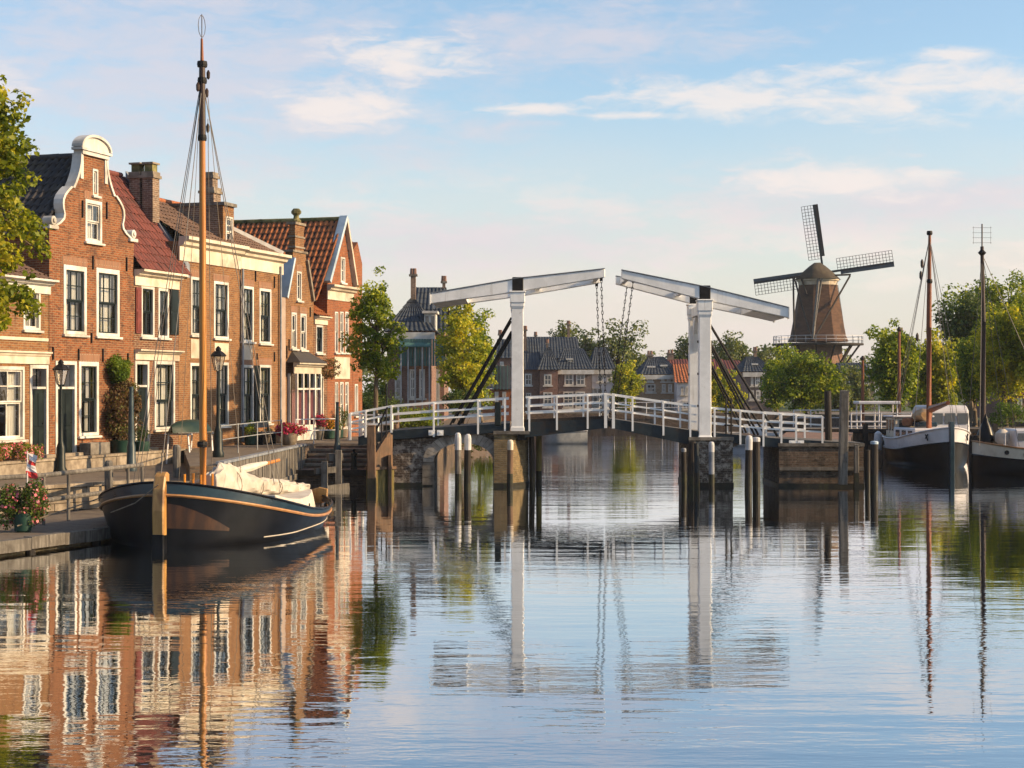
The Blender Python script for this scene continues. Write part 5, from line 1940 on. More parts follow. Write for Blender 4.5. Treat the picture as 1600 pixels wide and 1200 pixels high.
MB().box(3.1, 4.4, -.55, .3, 1.66, 1.86).build('tarpaulin', M['hull_blue'], bg_, bevel=.05)
MB().lathe([(.05, -.22), (.25, -.16), (.3, 0), (.25, .16), (.05, .22)], (4.2, .4, 1.86), 12).build('red_float', M['terracotta'], bg_, smooth=True)
p = pt2(6.0, .62, 1, .10)
MB().lathe([(.04, -.5), (.16, -.4), (.19, 0), (.16, .35), (.04, .45)], (p[0] + .25, p[1] + .1, .95), 10).build('fender', M['hull_white'], bg_, smooth=True)
# bow badge and letters on the band
for side in (-1, 1):
    for (s, dz_) in ((.55, 0),):
        p = pt2(s, .88, side, .02)
        MB().path([(p[0] - .10, p[1], p[2] - .16), (p[0] + .12, p[1] + side * .03, p[2] + .14)], .03, 5).path([(p[0] - .12, p[1], p[2] + .10), (p[0] + .12, p[1] + side * .03, p[2] - .10)], .03, 5).build('bow_emblem', M['iron'], bg_)
mb = MB()
for k, strokes in enumerate(([(0, 0, 0, 1), (0, 1, .7, 0), (.7, 0, .7, 1)], [(0, 1, 0, 0), (0, 0, .6, 0)], [(0, 1, .25, 0), (.25, 0, .5, .7), (.5, .7, .75, 0), (.75, 0, 1, 1)])):
    for (a0, b0, a1, b1) in strokes:
        p = pt2(5.9 - .36 * (k + a0 * .7), .78, 1, .012)
        q = pt2(5.9 - .36 * (k + a1 * .7), .78, 1, .012)
        mb.path([(p[0], p[1], p[2] + .26 * b0), (q[0], q[1], q[2] + .26 * b1)], .018, 4)
mb.build('hull_lettering', M['iron'], bg_)

# second barge, cut by the right edge
x, y = xy(1517, 66.0)
b3 = thing('barge', 'dark barge with cream band and dark mast cut by the right edge', 'boat', (x, y, 0), R(-2))
sh3 = lambda s: .98 + .30 * max(0, 1 - s / 2.5) ** 1.6
hb3, pt3, ss3 = hull(b3, 9.0, 3.2, sh3, bow=1.9, stern=.7, bands=[
    ('hull_side', 0.0, lambda s: .70, M['hull_black'], 0.0),
    ('hull_band', lambda s: .70, 1.0, M['cream'], .0)], zk=-.5, full=.85, bowp=.6)
strake(b3, pt3, ss3, lambda s: .70, .035, M['hull_black'], 'rubbing_strake')
strake(b3, pt3, ss3, 1.0, .035, M['wood_rub'], 'gunwale')
deckplate(b3, pt3, ss3, .93, M['wood_brown'])
MB().prism([(.25, -.6), (-.06, -.6), (-.08, 1.0), (-.04, 1.5), (.14, 1.5), (.2, 1.0)], 'y', -.09, .09).build('stem_post', M['wood_dark'], b3, bevel=.02)
c3_ = MB().box(1.5, 2.9, -.9, .9, .9, 1.75).build('deckhouse', M['hull_white'], b3, bevel=.06)
for k in range(3):
    ubox('pane', M['glass_far'], c3_, (1.75 + .45 * k, -.905, 1.45), (.28, .02, .3))
MB().box(3.2, 5.6, -1.0, 1.0, .9, 1.55).build('hatch_cover', M['wood_dark'], b3, bevel=.08)
MB().path([(.55, .25, 1.0), (.55, .25, 6.0), (.5, .25, 9.0)], [.115, .10, .07], 12).build('mast', M['mast_dark'], b3, smooth=True)
mb = MB().path([(.5, .25, 8.9), (.5, .25, 9.9)], .03, 5)
for z in (9.15, 9.35, 9.55, 9.75):
    mb.path([(.12, .25, z), (.88, .25, z)], .006, 4)
for dx_ in (-.34, .34):
    mb.path([(.5 + dx_, .25, 9.1), (.5 + dx_, .25, 9.8)], .006, 4)
mb.build('aerial', M['wire'], b3)
MB().lathe([(.06, -.12), (.17, 0), (.06, .12)], (.5, .25, 8.75), 10).build('mast_lamp', M['iron'], b3)
for (a_, b_, c_) in ((.1, -1.0, 1.1), (.1, 1.2, 1.1), (1.6, 1.1, 1.1), (3.5, -.2, 1.6), (1.6, -1.1, 1.1)):
    MB().path([(.5, .25, 8.7), (a_, b_, c_)], .012, 4).build('shroud', M['wire'], b3)
vs = []
MB().lathe([(.02, 1.1), (.14, .75), (.34, .3), (.42, 0)], (.62, .2, 1.25), 10).build('mast_coat', M['hull_black'], b3, smooth=True)
MB().lathe([(.2, 0), (.3, .15), (.28, .45), (.1, .6)], (1.15, -.35, 1.15), 12).build('sail_bag', M['canvas'], b3, smooth=True)
MB().lathe([(.25, 0), (.45, .1), (.42, .4), (.2, .55)], (3.9, -.5, 1.56), 12).build('covered_gear', M['lead'], b3, smooth=True)
for k in range(6):
    p = pt3(1.0 + 1.1 * k, 1.0, -1, -.05)
    MB().path([p, (p[0], p[1], p[2] + .5)], .02, 5).build('stanchion', M['hull_white'], b3)
for (s, r_) in ((1.05, .09), (1.75, .1)):
    p = pt3(s, .85, -1, .01)
    MB().lathe([(r_, -.02), (r_ + .01, .02)], (0, 0, 0), 10).v
    ring = [(p[0] + r_ * math.cos(a_), p[2] + r_ * math.sin(a_)) for a_ in np.linspace(0, 2 * math.pi, 11)[:-1]]
    MB().prism([(float(q[0]), float(q[1])) for q in ring], 'y', p[1] - .03, p[1] + .01).build('hawse_hole', M['iron'], b3)

# motor cruiser behind the barge
x, y = xy(1492, 76.4)
mc = thing('motor_cruiser', 'white cabin cruiser with rounded roof behind the barges', 'boat', (x, y, 0), R(95))
hb4, pt4, ss4 = hull(mc, 3.2, 2.3, lambda s: 1.1 + .2 * max(0, 1 - s / 2), bow=1.6, stern=.85, bands=[('hull_side', 0.0, 1.0, M['hull_white'], 0.0)], zk=-.4, full=.8)
deckplate(mc, pt4, ss4, .95, M['hull_white'])
c4_ = MB().prism([(.55, 1.1), (3.2, 1.1), (3.2, 2.35), (2.9, 2.55), (1.0, 2.55), (.75, 2.35)], 'y', -.95, .95).build('cabin', M['hull_white'], mc, bevel=.08)
for k in range(3):
    ubox('pane', M['glass_far'], c4_, (.62, -.6 + .6 * k, 1.95), (.03, .5, .5))
    for s_ in (-1, 1):
        ubox('pane', M['glass_far'], c4_, (1.15 + .72 * k, s_ * .956, 1.95), (.58, .02, .45))

# grey open boat beyond the bridge
x, y = xy(846, 100)
gb = thing('open_boat', 'grey open workboat with white rail moored beyond the bridge', 'boat', (x, y, 0), R(8))
hb5, pt5, ss5 = hull(gb, 2.7, 1.5, lambda s: .72 + .08 * (s / 2.7), bow=1.1, stern=.9, bands=[('hull_side', 0.0, 1.0, M['hull_grey'], 0.0)], zk=-.3, full=.8)
strake(gb, pt5, ss5, 1.0, .05, M['hull_white'], 'gunwale')
deckplate(gb, pt5, ss5, .8, M['wood_grey'])
for s in (.8, 1.5, 2.1):
    MB().box(s - .1, s + .1, -.55, .55, .6, .65).build('thwart', M['wood_brown'], gb)
# white open launch moored beyond the small opening
x, y = xy(1128, 96)
gl_ = thing('launch', 'small white launch moored beyond the right pier', 'boat', (x, y, 0), R(3))
hb6, pt6, ss6 = hull(gl_, 3.6, 1.6, lambda s: .8, bow=1.2, stern=.9, bands=[('hull_side', 0.0, 1.0, M['hull_white'], 0.0)], zk=-.3, full=.8)
strake(gl_, pt6, ss6, .8, .05, M['hull_blue'], 'rubbing_strake')
deckplate(gl_, pt6, ss6, .85, M['wood_brown'])
MB().box(1.2, 2.4, -.5, .5, .7, 1.25).build('cabin', M['hull_white'], gl_, bevel=.08)
# white pontoon shelter on posts by the right quay
x, y = xy(1370, 83)
pv = thing('quay_shelter', 'white open shelter frame on the quay left of the barge mast', 'shelter', (x, y, 1.206))
for dx_ in (-.9, 0, .9):
    for dy_ in (-.5, .5):
        ubar('post', M['hull_white'], pv, (dx_, dy_, 0), (dx_, dy_, 1.35), .04, .04, 'cyl')
MB().box(-1.05, 1.05, -.65, .65, 1.352, 1.5).build('roof', M['hull_white'], pv, bevel=.03)
for z in (.25, .5):
    ubar('rail', M['hull_white'], pv, (-1.6, -.55, z), (2.2, -.55, z), .03, .03, 'cyl')
# bare masts standing behind
for (px, yt, D, lab) in ((1405, 515, 90, 'thin red-brown mast between the mill and the barge mast'), (1348, 560, 95, 'short thin brown mast right of the mill tree')):
    x, y = xy(px, D)
    zt_ = CAMZ - (yt - HY) / FPX * D
    o_ = thing('mast_pole', lab, 'mast', (x, y, 1.2), 0, 'bare masts behind the quay')
    MB().path([(0, 0, 0), (0, 0, zt_ - 1.2)], [.11, .07], 8).build('pole', M['mast_brown'], o_)
    MB().lathe([(.1, -.1), (.14, 0), (.05, .15)], (0, 0, zt_ - 1.2), 8).build('truck', M['mast_dark'], o_)

# ------------------------------------------------------------------ windmill
DM = 215.0
S = DM / FPX
mo = P(1278, HY, DM)
ml = thing('windmill', 'tall brown thatched windmill with white-railed stage and lattice sails', 'windmill', (mo.x, mo.y, 1.2))


def mz_(py):
    return CAMZ - (py - HY) * S - 1.2


zg, zs_, zc_, zt_ = 0, mz_(537), mz_(446), mz_(408)
MB().lathe([(3.5, 0), (3.3, 3.0), (3.1, zs_ - .1)], (0, 0, 0), 8, math.pi / 8).build('base_tower', M['brick_far1'], ml)
prof = [(3.95, zs_ + .25), (3.62, zs_ + 1.0)]
for i in range(9):
    t_ = i / 8
    prof.append((3.45 - (3.45 - 2.52) * t_ + .12 * (1 - t_) ** 3, zs_ + 1.3 + (zc_ - zs_ - 1.3) * t_))
MB().lathe(prof, (0, 0, 0), 8, math.pi / 8).build('smock', M['thatch'], ml)
MB().lathe([(2.52, zc_), (2.58, zc_ + .5), (2.75, zc_ + .55), (2.75, zc_ + .75)], (0, 0, 0), 16).build('curb', M['plaster'], ml)
# cap: boat-shaped, ridge from back (towards us) to front (away, to the right)
vs, fs = [], []
n1, n2 = 12, 9
capax = Vector((.45, .89, 0)).normalized()
capsd = Vector((capax.y, -capax.x, 0))
for i in range(n1 + 1):
    a_ = -1 + 2 * i / n1
    wdt = 2.75 * (1 - abs(a_) ** 3.2) ** .5 if abs(a_) < 1 else 0.0
    hh = (zt_ - zc_ - .8) * (1 - .62 * abs(a_) ** 2.0)
    for k in range(n2 + 1):
        b_ = -1 + 2 * k / n2
        off_ = capax * (a_ * 3.0) + capsd * (wdt * b_)
        vs.append((off_.x, off_.y, zc_ + .76 + hh * (1 - abs(b_) ** 1.25) if wdt > 0 else zc_ + .76))
for i in range(n1):
    for k in range(n2):
        a0 = i * (n2 + 1) + k
        fs.append((a0, a0 + 1, a0 + n2 + 2, a0 + n2 + 1))
MB().add(vs, fs).build('cap', M['mill_cap'], ml, smooth=True)
# stage
nst = 28
rs = 5.8
zst_ = zs_
mb = MB().lathe([(3.0, zst_ - .22), (rs, zst_ - .22), (rs, zst_), (3.0, zst_)], (0, 0, 0), nst)
stg = mb.build('stage', M['wood_dark'], ml)
for k in range(nst):
    t0, t1 = 2 * math.pi * k / nst, 2 * math.pi * (k + 1) / nst
    p, q = Vector((rs * .98 * math.cos(t0), rs * .98 * math.sin(t0), zst_)), Vector((rs * .98 * math.cos(t1), rs * .98 * math.sin(t1), zst_))
    ubar('stage_post', M['hull_grey'], stg, p, p + Vector((0, 0, .95)), .06, .06)
    for hh in (.5, .94):
        ubar('stage_rail', M['hull_white'], stg, p + Vector((0, 0, hh)), q + Vector((0, 0, hh)),   .045, .05)
    if k % 2 == 0:
        ubar('stage_strut', M['wood_dark'], stg, Vector((rs * .93 * math.cos(t0), rs * .93 * math.sin(t0), zst_ - .2)), Vector((3.2 * math.cos(t0), 3.2 * math.sin(t0), zst_ - 3.2)), .16, .16)
# small windows in the smock
for (dx_, dz_) in ((.35, 2.0),):
    MB().box(dx_ - .12, dx_ + .12, -3.0, -2.7, zs_ + dz_, zs_ + dz_ + .5).build('smock_window', M['hull_white'], ml)
# sails on the far side of the cap
hub = Vector((1.25, 2.9, mz_(424)))
ax_ = Vector((.16, .98, -.05)).normalized()
upv = Vector((0, 0, 1)) - ax_ * ax_.z
upv.normalize()
rtv = upv.cross(ax_)
if rtv.x < 0:
    rtv = -rtv
MB().path([hub - ax_ * 3.2, hub + ax_ * .4], [.35, .3], 8).build('windshaft', M['mast_dark'], ml)
for k, angd in enumerate((98, 8, 188, 278)):
    a_ = R(angd)
    d = rtv * math.cos(a_) + upv * math.sin(a_)
    s_ = rtv * math.sin(a_) - upv * math.cos(a_)     # trailing side
    Ls = 9.1
    sl = MB().beam(hub, hub + d * Ls, .26, .34, .2, up=ax_)
    sail = sl.build('sail', M['steel_blue'], ml)
    # leading board
    w0 = -s_ if k in (0,) else -s_
    lt = MB()
    sd_ = -s_
    q = [hub + d * 2.2, hub + d * Ls, hub + d * Ls - sd_ * .55, hub + d * 2.2 - sd_ * .5]
    lt.add([p + ax_ * o_ for o_ in (-.04, .04) for p in q], [(0, 1, 2, 3), (7, 6, 5, 4), (0, 4, 5, 1), (1, 5, 6, 2), (2, 6, 7, 3), (3, 7, 4, 0)])
    lt.build('leading_board', M['hull_blue'] if k else M['mast_dark'], sail)
    lt = MB()
    nb = 17
    for i in range(nb + 1):
        p = hub + d * (1.9 + (Ls - 1.95) * i / nb)
        lt.beam(p, p + sd_ * 1.62, .05, .05)
    for j in range(1, 5):
        o_ = sd_ * (1.62 * j / 4)
        lt.beam(hub + d * 1.9 + o_, hub + d * (Ls - .05) + o_, .05, .05)
    lt.build('lattice', M['wood_dark'], sail)
# tail pole and braces on our side
tl = Vector((-.9, -5.6, zst_ + 1.2))
for (p, q, r_, nm, m_) in (
        ((-.3, -2.4, mz_(430)), (-1.6, -5.2, zst_ + .4), .20, 'tail_pole', 'wood_grey'),
        ((.2, -2.4, mz_(428)), (-1.6, -5.2, zst_ + .6), .10, 'tail_brace', 'wood_grey'),
        ((3.9, -1.2, mz_(432)), (-1.4, -5.2, zst_ + .6), .12, 'tail_brace', 'wood_dark'),
        ((-3.3, -1.2, mz_(434)), (-1.8, -5.2, zst_ + .6), .12, 'tail_brace', 'wood_dark'),
        ((-3.4, -1.2, mz_(434)), (-3.7, -3.9, zst_ + .1), .12, 'tail_brace', 'wood_dark'),
        ((-2.4, -1.2, mz_(434)), (-1.9, -2.6, mz_(462)), .12, 'tail_brace', 'wood_dark'),
        ((-3.6, -1.2, mz_(434)), (4.0, -1.2, mz_(430)), .13, 'cross_beam', 'wood_dark')):
    MB().path([p, q], r_, 6).build(nm, M[m_], ml)

# ------------------------------------------------------------------ far and middle-distance buildings


def far_house(name, label, px0, px1, ye, yr, D, depth, wall, roof, wins=(), roof_kind='par', ybase=None, chim=(), zb=1.2, hip=0.0, corn=None, group='houses across the water', wfr='white', doors=()):
    """house facing the camera: px extents, eave and ridge heights in the photo at its depth"""
    s = D / FPX
    x0, x1 = (px0 - CX) * s, (px1 - CX) * s
    Z = lambda py: CAMZ - (py - HY) * s - zb
    t = thing(name, label, 'house', (x0, D, zb), 0, group)
    W_ = x1 - x0
    ze, zr = Z(ye), Z(yr)
    if wall is not None:
        wl = MB().box(0, W_, 0, depth, -.3, ze)
        if roof_kind == 'perp':
            wl.prism([(0, ze + .001), (W_, ze + .001), (W_ / 2, zr - .1)], 'y', .05, depth - .05)
        elif roof_kind == 'par' and not hip:
            wl.prism([(0.05, ze + .001), (depth - .05, ze + .001), (depth / 2, zr - .1)], 'x', .03, W_ - .03)
        wl.build('wall', M[wall], t)
    o_ = .25
    rf = MB()
    if roof_kind == 'par':
        h_ = hip * W_
        sl = [((-o_, -o_, ze), (W_ + o_, -o_, ze), (h_, depth / 2, zr), (W_ - h_, depth / 2, zr)), ((W_ + o_, depth + o_, ze), (-o_, depth + o_, ze), (W_ - h_, depth / 2, zr), (h_, depth / 2, zr))]
        if hip:
            sl += [((W_ + o_, -o_, ze), (W_ + o_, depth + o_, ze), (W_ - h_, depth / 2, zr), (W_ - h_, depth / 2, zr)), ((-o_, depth + o_, ze), (-o_, -o_, ze), (h_, depth / 2, zr), (h_, depth / 2, zr))]
    else:
        sl = [((-o_, -o_, ze - .15), (-o_, depth + o_, ze - .15), (W_ / 2, -o_, zr), (W_ / 2, depth + o_, zr)), ((W_ + o_, depth + o_, ze - .15), (W_ + o_, -o_, ze - .15), (W_ / 2, depth + o_, zr), (W_ / 2, -o_, zr))]
    for q in sl:
        tiles(rf, *q, cw=.30, rh=.6, amp=.03)
    rfo = bpy.data.meshes.new('roof')
    rfo.from_pydata(rf.v, [], rf.f)
    rfo.materials.append(M[roof])
    rob = link('roof', rfo, t)
    if roof_kind == 'par' and not hip or roof_kind == 'perp':
        pass
    if corn:
        MB().box(-.2, W_ + .2, -.3, -.004, ze - .45, ze - .05).build('cornice', M[corn], t)
    for (a_, b_, c_, d_, nc, nr) in wins:
        u0, u1 = (a_ - px0) * s, (b_ - px0) * s
        z0, z1 = Z(d_), Z(c_)
        f = .11
        mb = MB().box(u0, u0 + f, -.07, .02, z0, z1).box(u1 - f, u1, -.07, .02, z0, z1).box(u0 + f, u1 - f, -.07, .02, z1 - f, z1).box(u0 + f, u1 - f, -.07, .02, z0, z0 + f)
        for i in range(1, nc):
            x = u0 + (u1 - u0) * i / nc
            mb.box(x - .03, x + .03, -.06, .01, z0 + f, z1 - f)
        for j in range(1, nr):
            z = z0 + (z1 - z0) * j / nr
            mb.box(u0 + f, u1 - f, -.061, .01, z - .035, z + .035)
        wn = mb.build('window', M[wfr], t)
        for i in range(nc):
            for j in range(nr):
                ubox('pane', M['glass_far'], wn, (u0 + (u1 - u0) * (i + .5) / nc, -.02, z0 + (z1 - z0) * (j + .5) / nr), ((u1 - u0) / nc - .06, .012, (z1 - z0) / nr - .07), (rng.uniform(-.02, .02), 0, rng.uniform(-.03, .03)))
        MB().box(u0 - .1, u1 + .1, -.14, -.002, z0 - .12, z0 - .01).build('sill', M[wfr], wn)
    for (a_, b_, c_) in doors:
        u0, u1 = (a_ - px0) * s, (b_ - px0) * s
        MB().box(u0, u1, -.08, -.003, 0, Z(c_)).build('door', M['green_paint'], t)
    for (pc, wpx, yt, dy_) in chim:
        xc = (pc - px0) * s
        w_ = wpx * s
        zt2 = Z(yt)
        ch = MB().box(xc - w_ / 2, xc + w_ / 2, depth * dy_ - w_ / 2, depth * dy_ + w_ / 2, ze, zt2 - .2).build('chimney', M['brick_chimney'], t)
        MB().box(xc - w_ / 2 - .1, xc + w_ / 2 + .1, depth * dy_ - w_ / 2 - .1, depth * dy_ + w_ / 2 + .1, zt2 - .2, zt2 - .08).build('chimney_cap', M['stone_dark'], ch)
        for k in (-1, 1):
            MB().lathe([(.13, 0), (.11, .35)], (xc + k * w_ * .25, depth * dy_, zt2 - .079), 8).build('chimney_pot', M['brick_far1'], ch)
    return t, ze, zr, W_, s, Z


def far_dormer(t, Zf, px0, s, a_, b_, c_, d_, y0, mat='white'):
    u0, u1 = (a_ - px0) * s, (b_ - px0) * s
    z0, z1 = Zf(d_), Zf(c_)
    dm_ = MB().box(u0, u1, y0, y0 + 1.8, z0, z1).build('dormer', M[mat], t)
    MB().box(u0 - .12, u1 + .12, y0 - .15, y0 + 1.9, z1 + .002, z1 + .14).build('dormer_roof', M['white'], dm_)
    n = 2
    for i in range(n):
        ubox('pane', M['glass_far'], dm_, (u0 + (u1 - u0) * (i + .5) / n, y0 - .01, (z0 + z1) / 2), ((u1 - u0) / n - .14, .02, (z1 - z0) - .3))


def grid(xs, y0, y1, nc=2, nr=2):
    return [(a_, b_, y0, y1, nc, nr) for a_, b_ in xs]


far_house('canal_house', 'plum brick house with dark roof right behind the left bridge tower', 812, 843, 578, 527, 150, 9, 'brick_far1', 'tile_blue', grid(((820, 831),), 584, 602) + grid(((822, 830),), 614, 634), chim=((821, 4, 512, .3),))
far_house('canal_house', 'narrow plum house with pointed dark hip roof beside the left chain', 843.5, 872, 578, 541, 149, 6, 'brick_far1', 'tile_blue', grid(((850, 862),), 585, 602) + grid(((849, 863),), 613, 636), hip=.42, chim=((856, 3, 533, .5),))
t, ze, zr, W_, s, Zf = far_house('canal_house', 'grey brick house with white cornice between the bridge tower and chains', 872.5, 924.5, 577, 543, 150, 8, 'brick_far2', 'tile_blue', grid(((882, 896), (900, 914)), 584, 602) + grid(((880, 896), (899, 914)), 612, 637), corn='white', hip=.2)
far_dormer(t, Zf, 872.5, s, 887, 894, 562, 571, 1.2)
far_house('canal_house', 'white rendered house with dark roof behind the chains', 925, 958, 577, 541, 152, 8, 'hull_white', 'tile_blue', grid(((933, 942), (948, 955)), 585, 597) + grid(((925.5, 941),), 606, 634), hip=.25, corn='white')
far_house('canal_house', 'broad dark roofed house rising behind the canal fronts', 822, 905, 560, 524, 166, 10, 'brick_far2', 'tile_blue', (), chim=((891, 4, 502, .5), (838, 3, 520, .5)))
t, ze, zr, W_, s, Zf = far_house('canal_house', 'buff brick house with dark hip roof and tall chimneys right of the chains', 1004, 1060, 585, 556, 150, 9, 'brick_far3', 'tile_blue', grid(((1011, 1020), (1033, 1038), (1042, 1048), (1051, 1056)), 587, 596) + grid(((1010, 1024), (1034, 1040), (1044, 1050), (1053, 1058)), 600, 613) + grid(((1033, 1046), (1049, 1057)), 624, 638), hip=.3, corn='white', chim=((1022, 9, 551, .5),))
far_dormer(t, Zf, 1004, s, 1036, 1043, 572, 582, 1.5)
far_dormer(t, Zf, 1004, s, 1015, 1024, 574, 581, 1.5)
far_house('canal_house', 'low white house with orange roof beside the right bridge tower', 1057.5, 1086, 598, 568, 147.5, 8, 'hull_white', 'tile_orange', grid(((1064, 1067.5), (1070.5, 1075)), 604, 617) + grid(((1066, 1078),), 626, 640))
far_house('canal_house', 'house with long red tiled roof behind the right bridge tower', 1048, 1140, 590, 560, 163, 10, 'brick_far1', 'tile_red', grid(((1094, 1101), (1106, 1113)), 594, 606) + grid(((1093, 1101), (1106, 1114)), 614, 632), chim=((1055, 10, 549, .5),))
far_house('canal_house', 'brown house with brown roof between the right tower and stays', 1118, 1166, 588, 562, 158, 9, 'brick_far2', 'tile_red', grid(((1126, 1134), (1140, 1148), (1152, 1160)), 593, 607) + grid(((1126, 1135), (1140, 1149)), 617, 634))
t, ze, zr, W_, s, Zf = far_house('canal_house', 'lilac-grey house with white cornice left of the round mill tree', 1164, 1206, 581, 556, 150, 8, 'brick_far2', 'tile_blue', grid(((1173, 1177), (1179.5, 1187), (1190, 1194)), 586, 603) + grid(((1171, 1178), (1181, 1188), (1191, 1197)), 610, 625), corn='white', hip=.3, chim=((1190, 5, 545, .5),))
far_dormer(t, Zf, 1164, s, 1180, 1186, 570, 577, 1.5)
far_house('canal_house', 'dark roofed house above the trees behind the barge mast', 1412, 1438, 556, 520, 190, 10, 'brick_far2', 'tile_blue', grid(((1417, 1424), (1428, 1434)), 562, 574), hip=.12, chim=((1424, 4, 513, .5),))
far_house('canal_house', 'red brick house low behind the trees at the right edge', 1560, 1640, 616, 585, 118, 9, 'brick_far1', 'tile_red', grid(((1566, 1573), (1577, 1585), (1589, 1597)), 622, 640))
far_house('canal_house', 'grey house half hidden right of the windmill foot', 1320, 1366, 590, 566, 170, 9, 'brick_far2', 'tile_blue', grid(((1326, 1333), (1338, 1345), (1350, 1358)), 595, 608))

# middle distance: brick building with blue-black roofs left of the bridge tower
t, ze, zr, W_, s, Zf = far_house('corner_building', 'brick corner building with blue-black hip roof and slim brown chimney behind the street tree', 606, 674, 518, 462, 96, 6.0, 'brick_far1', 'tile_blue', grid(((617, 627), (640, 650), (655, 664)), 577, 622, 2, 3), hip=.46, corn='white', zb=1.3, chim=((641, 8, 421, .5),), group='buildings on the left bank')
far_dormer(t, Zf, 606, s, 662, 680, 489, 516, .6)
# teal boarded veranda along its front
for k in range(16):
    u = (626 - 606) * s + k * .16
    ubox('veranda_board', M['teal'], t, (u, -.55, Zf(551)), (.135, .05, Zf(530) - Zf(572)))
MB().prism([(-.9, Zf(541)), (-.02, Zf(526)), (-.02, Zf(527.5)), (-.9, Zf(543))], 'x', (624 - 606) * s, (674 - 606) * s).build('veranda_roof', M['teal'], t)
for k in range(5):
    ubar('veranda_post', M['hull_grey'], t, ((628 + k * 11 - 606) * s, -.8, 0), ((628 + k * 11 - 606) * s, -.8, Zf(541)), .08, .08)
t, ze, zr, W_, s, Zf = far_house('corner_building', 'brick hall with steep slatted dark roof and tall white windows beside the bright tree', 642, 694, 520, 444, 103, 7.0, 'brick_far1', 'tile_blue', grid(((672, 678), (681, 687)), 577, 624, 1, 3), zb=1.3, chim=((690, 5, 432, .5),), group='buildings on the left bank')
for k in range(12):
    u = (660 - 642) * s + k * .14
    ubox('veranda_board', M['teal'], t, (u, -.5, Zf(551)), (.12, .05, Zf(532) - Zf(570)))
# orange brick house with glazed teal upper storey
t, ze, zr, W_, s, Zf = far_house('glass_house', 'orange brick building with teal glazed upper storey left of the bridge tower', 752, 800, 608, 580, 120, 7.0, 'brick_red', 'tile_blue', grid(((758, 764), (773, 779), (785, 791)), 612, 634), zb=1.25, hip=.2, group='buildings on the left bank')
for k in range(5):
    ubox('pane', M['glass_far'], t, ((774 + k * 5.4 - 752) * s, -.22, Zf(590)), (.22, .04, Zf(572) - Zf(608)))
    ubox('mullion', M['teal'], t, ((771.3 + k * 5.4 - 752) * s, -.25, Zf(590)), (.05, .06, Zf(570) - Zf(609)))
far_house('canal_house', 'tall dark roofed house just left of the bridge tower foot', 776, 814, 560, 528, 135, 8, 'brick_far1', 'tile_blue', grid(((781, 787), (803, 810)), 565, 580), chim=((781, 4, 518, .5),), zb=1.25)

# white quay railings far right and across the water
for (pa, pb, D, z, lab) in ((1240, 1320, 92.5, 1.2, 'white quay railing behind the bridge end posts'), (1330, 1470, 81.3, 1.2, 'white quay railing before the right trees'), (960, 1085, 139.5, 1.2, 'far white quay railing below the houses')):
    xa, xb = (pa - CX) / FPX * D, (pb - CX) / FPX * D
    n = max(3, round((xb - xa) / 1.4))
    railing('quay_railing', lab, [(xa + (xb - xa) * i / n, D, z) for i in range(n + 1)], .95, (.92, .5), None, M['hull_white'], .03, .035, 'white quay railings')

# ------------------------------------------------------------------ trees and plants


def leaf_mesh(name, pts, nrm, size, mat, parent, seed, aspect=.62):
    r = np.random.default_rng(seed)
    n = len(pts)
    rv = r.normal(size=(n, 3))
    nn = nrm * .8 + rv * .75
    nn /= np.linalg.norm(nn, axis=1)[:, None] + 1e-9
    tv = np.cross(nn, r.normal(size=(n, 3)))
    tv /= np.linalg.norm(tv, axis=1)[:, None] + 1e-9
    bv = np.cross(nn, tv)
    sz = size * r.uniform(.6, 1.35, n)[:, None]
    V = np.empty((n, 4, 3), np.float32)
    V[:, 0] = pts - tv * sz * .5
    V[:, 1] = pts + bv * sz * aspect * .5 + nn * sz * .10
    V[:, 2] = pts + tv * sz * .5 - nn * sz * .08
    V[:, 3] = pts - bv * sz * aspect * .5 + nn * sz * .10
    me = bpy.data.meshes.new(name)
    me.vertices.add(n * 4)
    me.vertices.foreach_set('co', V.reshape(-1))
    me.loops.add(n * 4)
    me.loops.foreach_set('vertex_index', np.arange(n * 4, dtype=np.int32))
    me.polygons.add(n)
    me.polygons.foreach_set('loop_start', np.arange(0, n * 4, 4, dtype=np.int32))
    me.update(calc_edges=True)
    me.materials.append(mat)
    return link(name, me, parent)


def clump_points(seed, clumps, per, spread, flat=.75):
    """clumps (N,4: x,y,z,r); leaves on and in each clump"""
    r = np.random.default_rng(seed)
    P_, N_ = [], []
    for (x, y, z, cr) in clumps:
        k = max(3, int(per * (cr / spread) ** 1.6))
        d = r.normal(size=(k, 3))
        d /= np.linalg.norm(d, axis=1)[:, None]
        rad = cr * r.uniform(.35, 1.0, k)[:, None] ** .6
        p = d * rad * np.array([1, 1, flat]) + np.array([x, y, z])
        P_.append(p)
        N_.append(d + np.array([0, 0, .5]))
    return np.concatenate(P_), np.concatenate(N_)


def crown_clumps(seed, c, rad, n, cr, lo=.35, bottom=-.85, profile=None, holes=.0):
    r = np.random.default_rng(seed)
    out_ = []
    ph = r.uniform(0, 6.28, 6)
    tries = 0
    while len(out_) < n and tries < n * 60:
        tries += 1
        d = r.normal(size=3)
        d /= np.linalg.norm(d)
        f = r.uniform(lo, 1.0) ** .6
        th = math.atan2(d[1], d[0])
        wob_ = .96 + .18 * math.sin(3 * th + ph[0] + 2.5 * d[2]) + .15 * math.sin(5 * th + ph[1] - 4 * d[2]) + .15 * math.sin(8 * d[2] + ph[2] + th)
        p = d * f * wob_
        if p[2] < bottom:
            continue
        k = profile(p[2]) if profile else 1.0
        p = np.array([p[0] * k, p[1] * k, p[2]])
        out_.append((c[0] + p[0] * rad[0], c[1] + p[1] * rad[1], c[2] + p[2] * rad[2], cr * r.uniform(.45, 1.3)))
    return out_


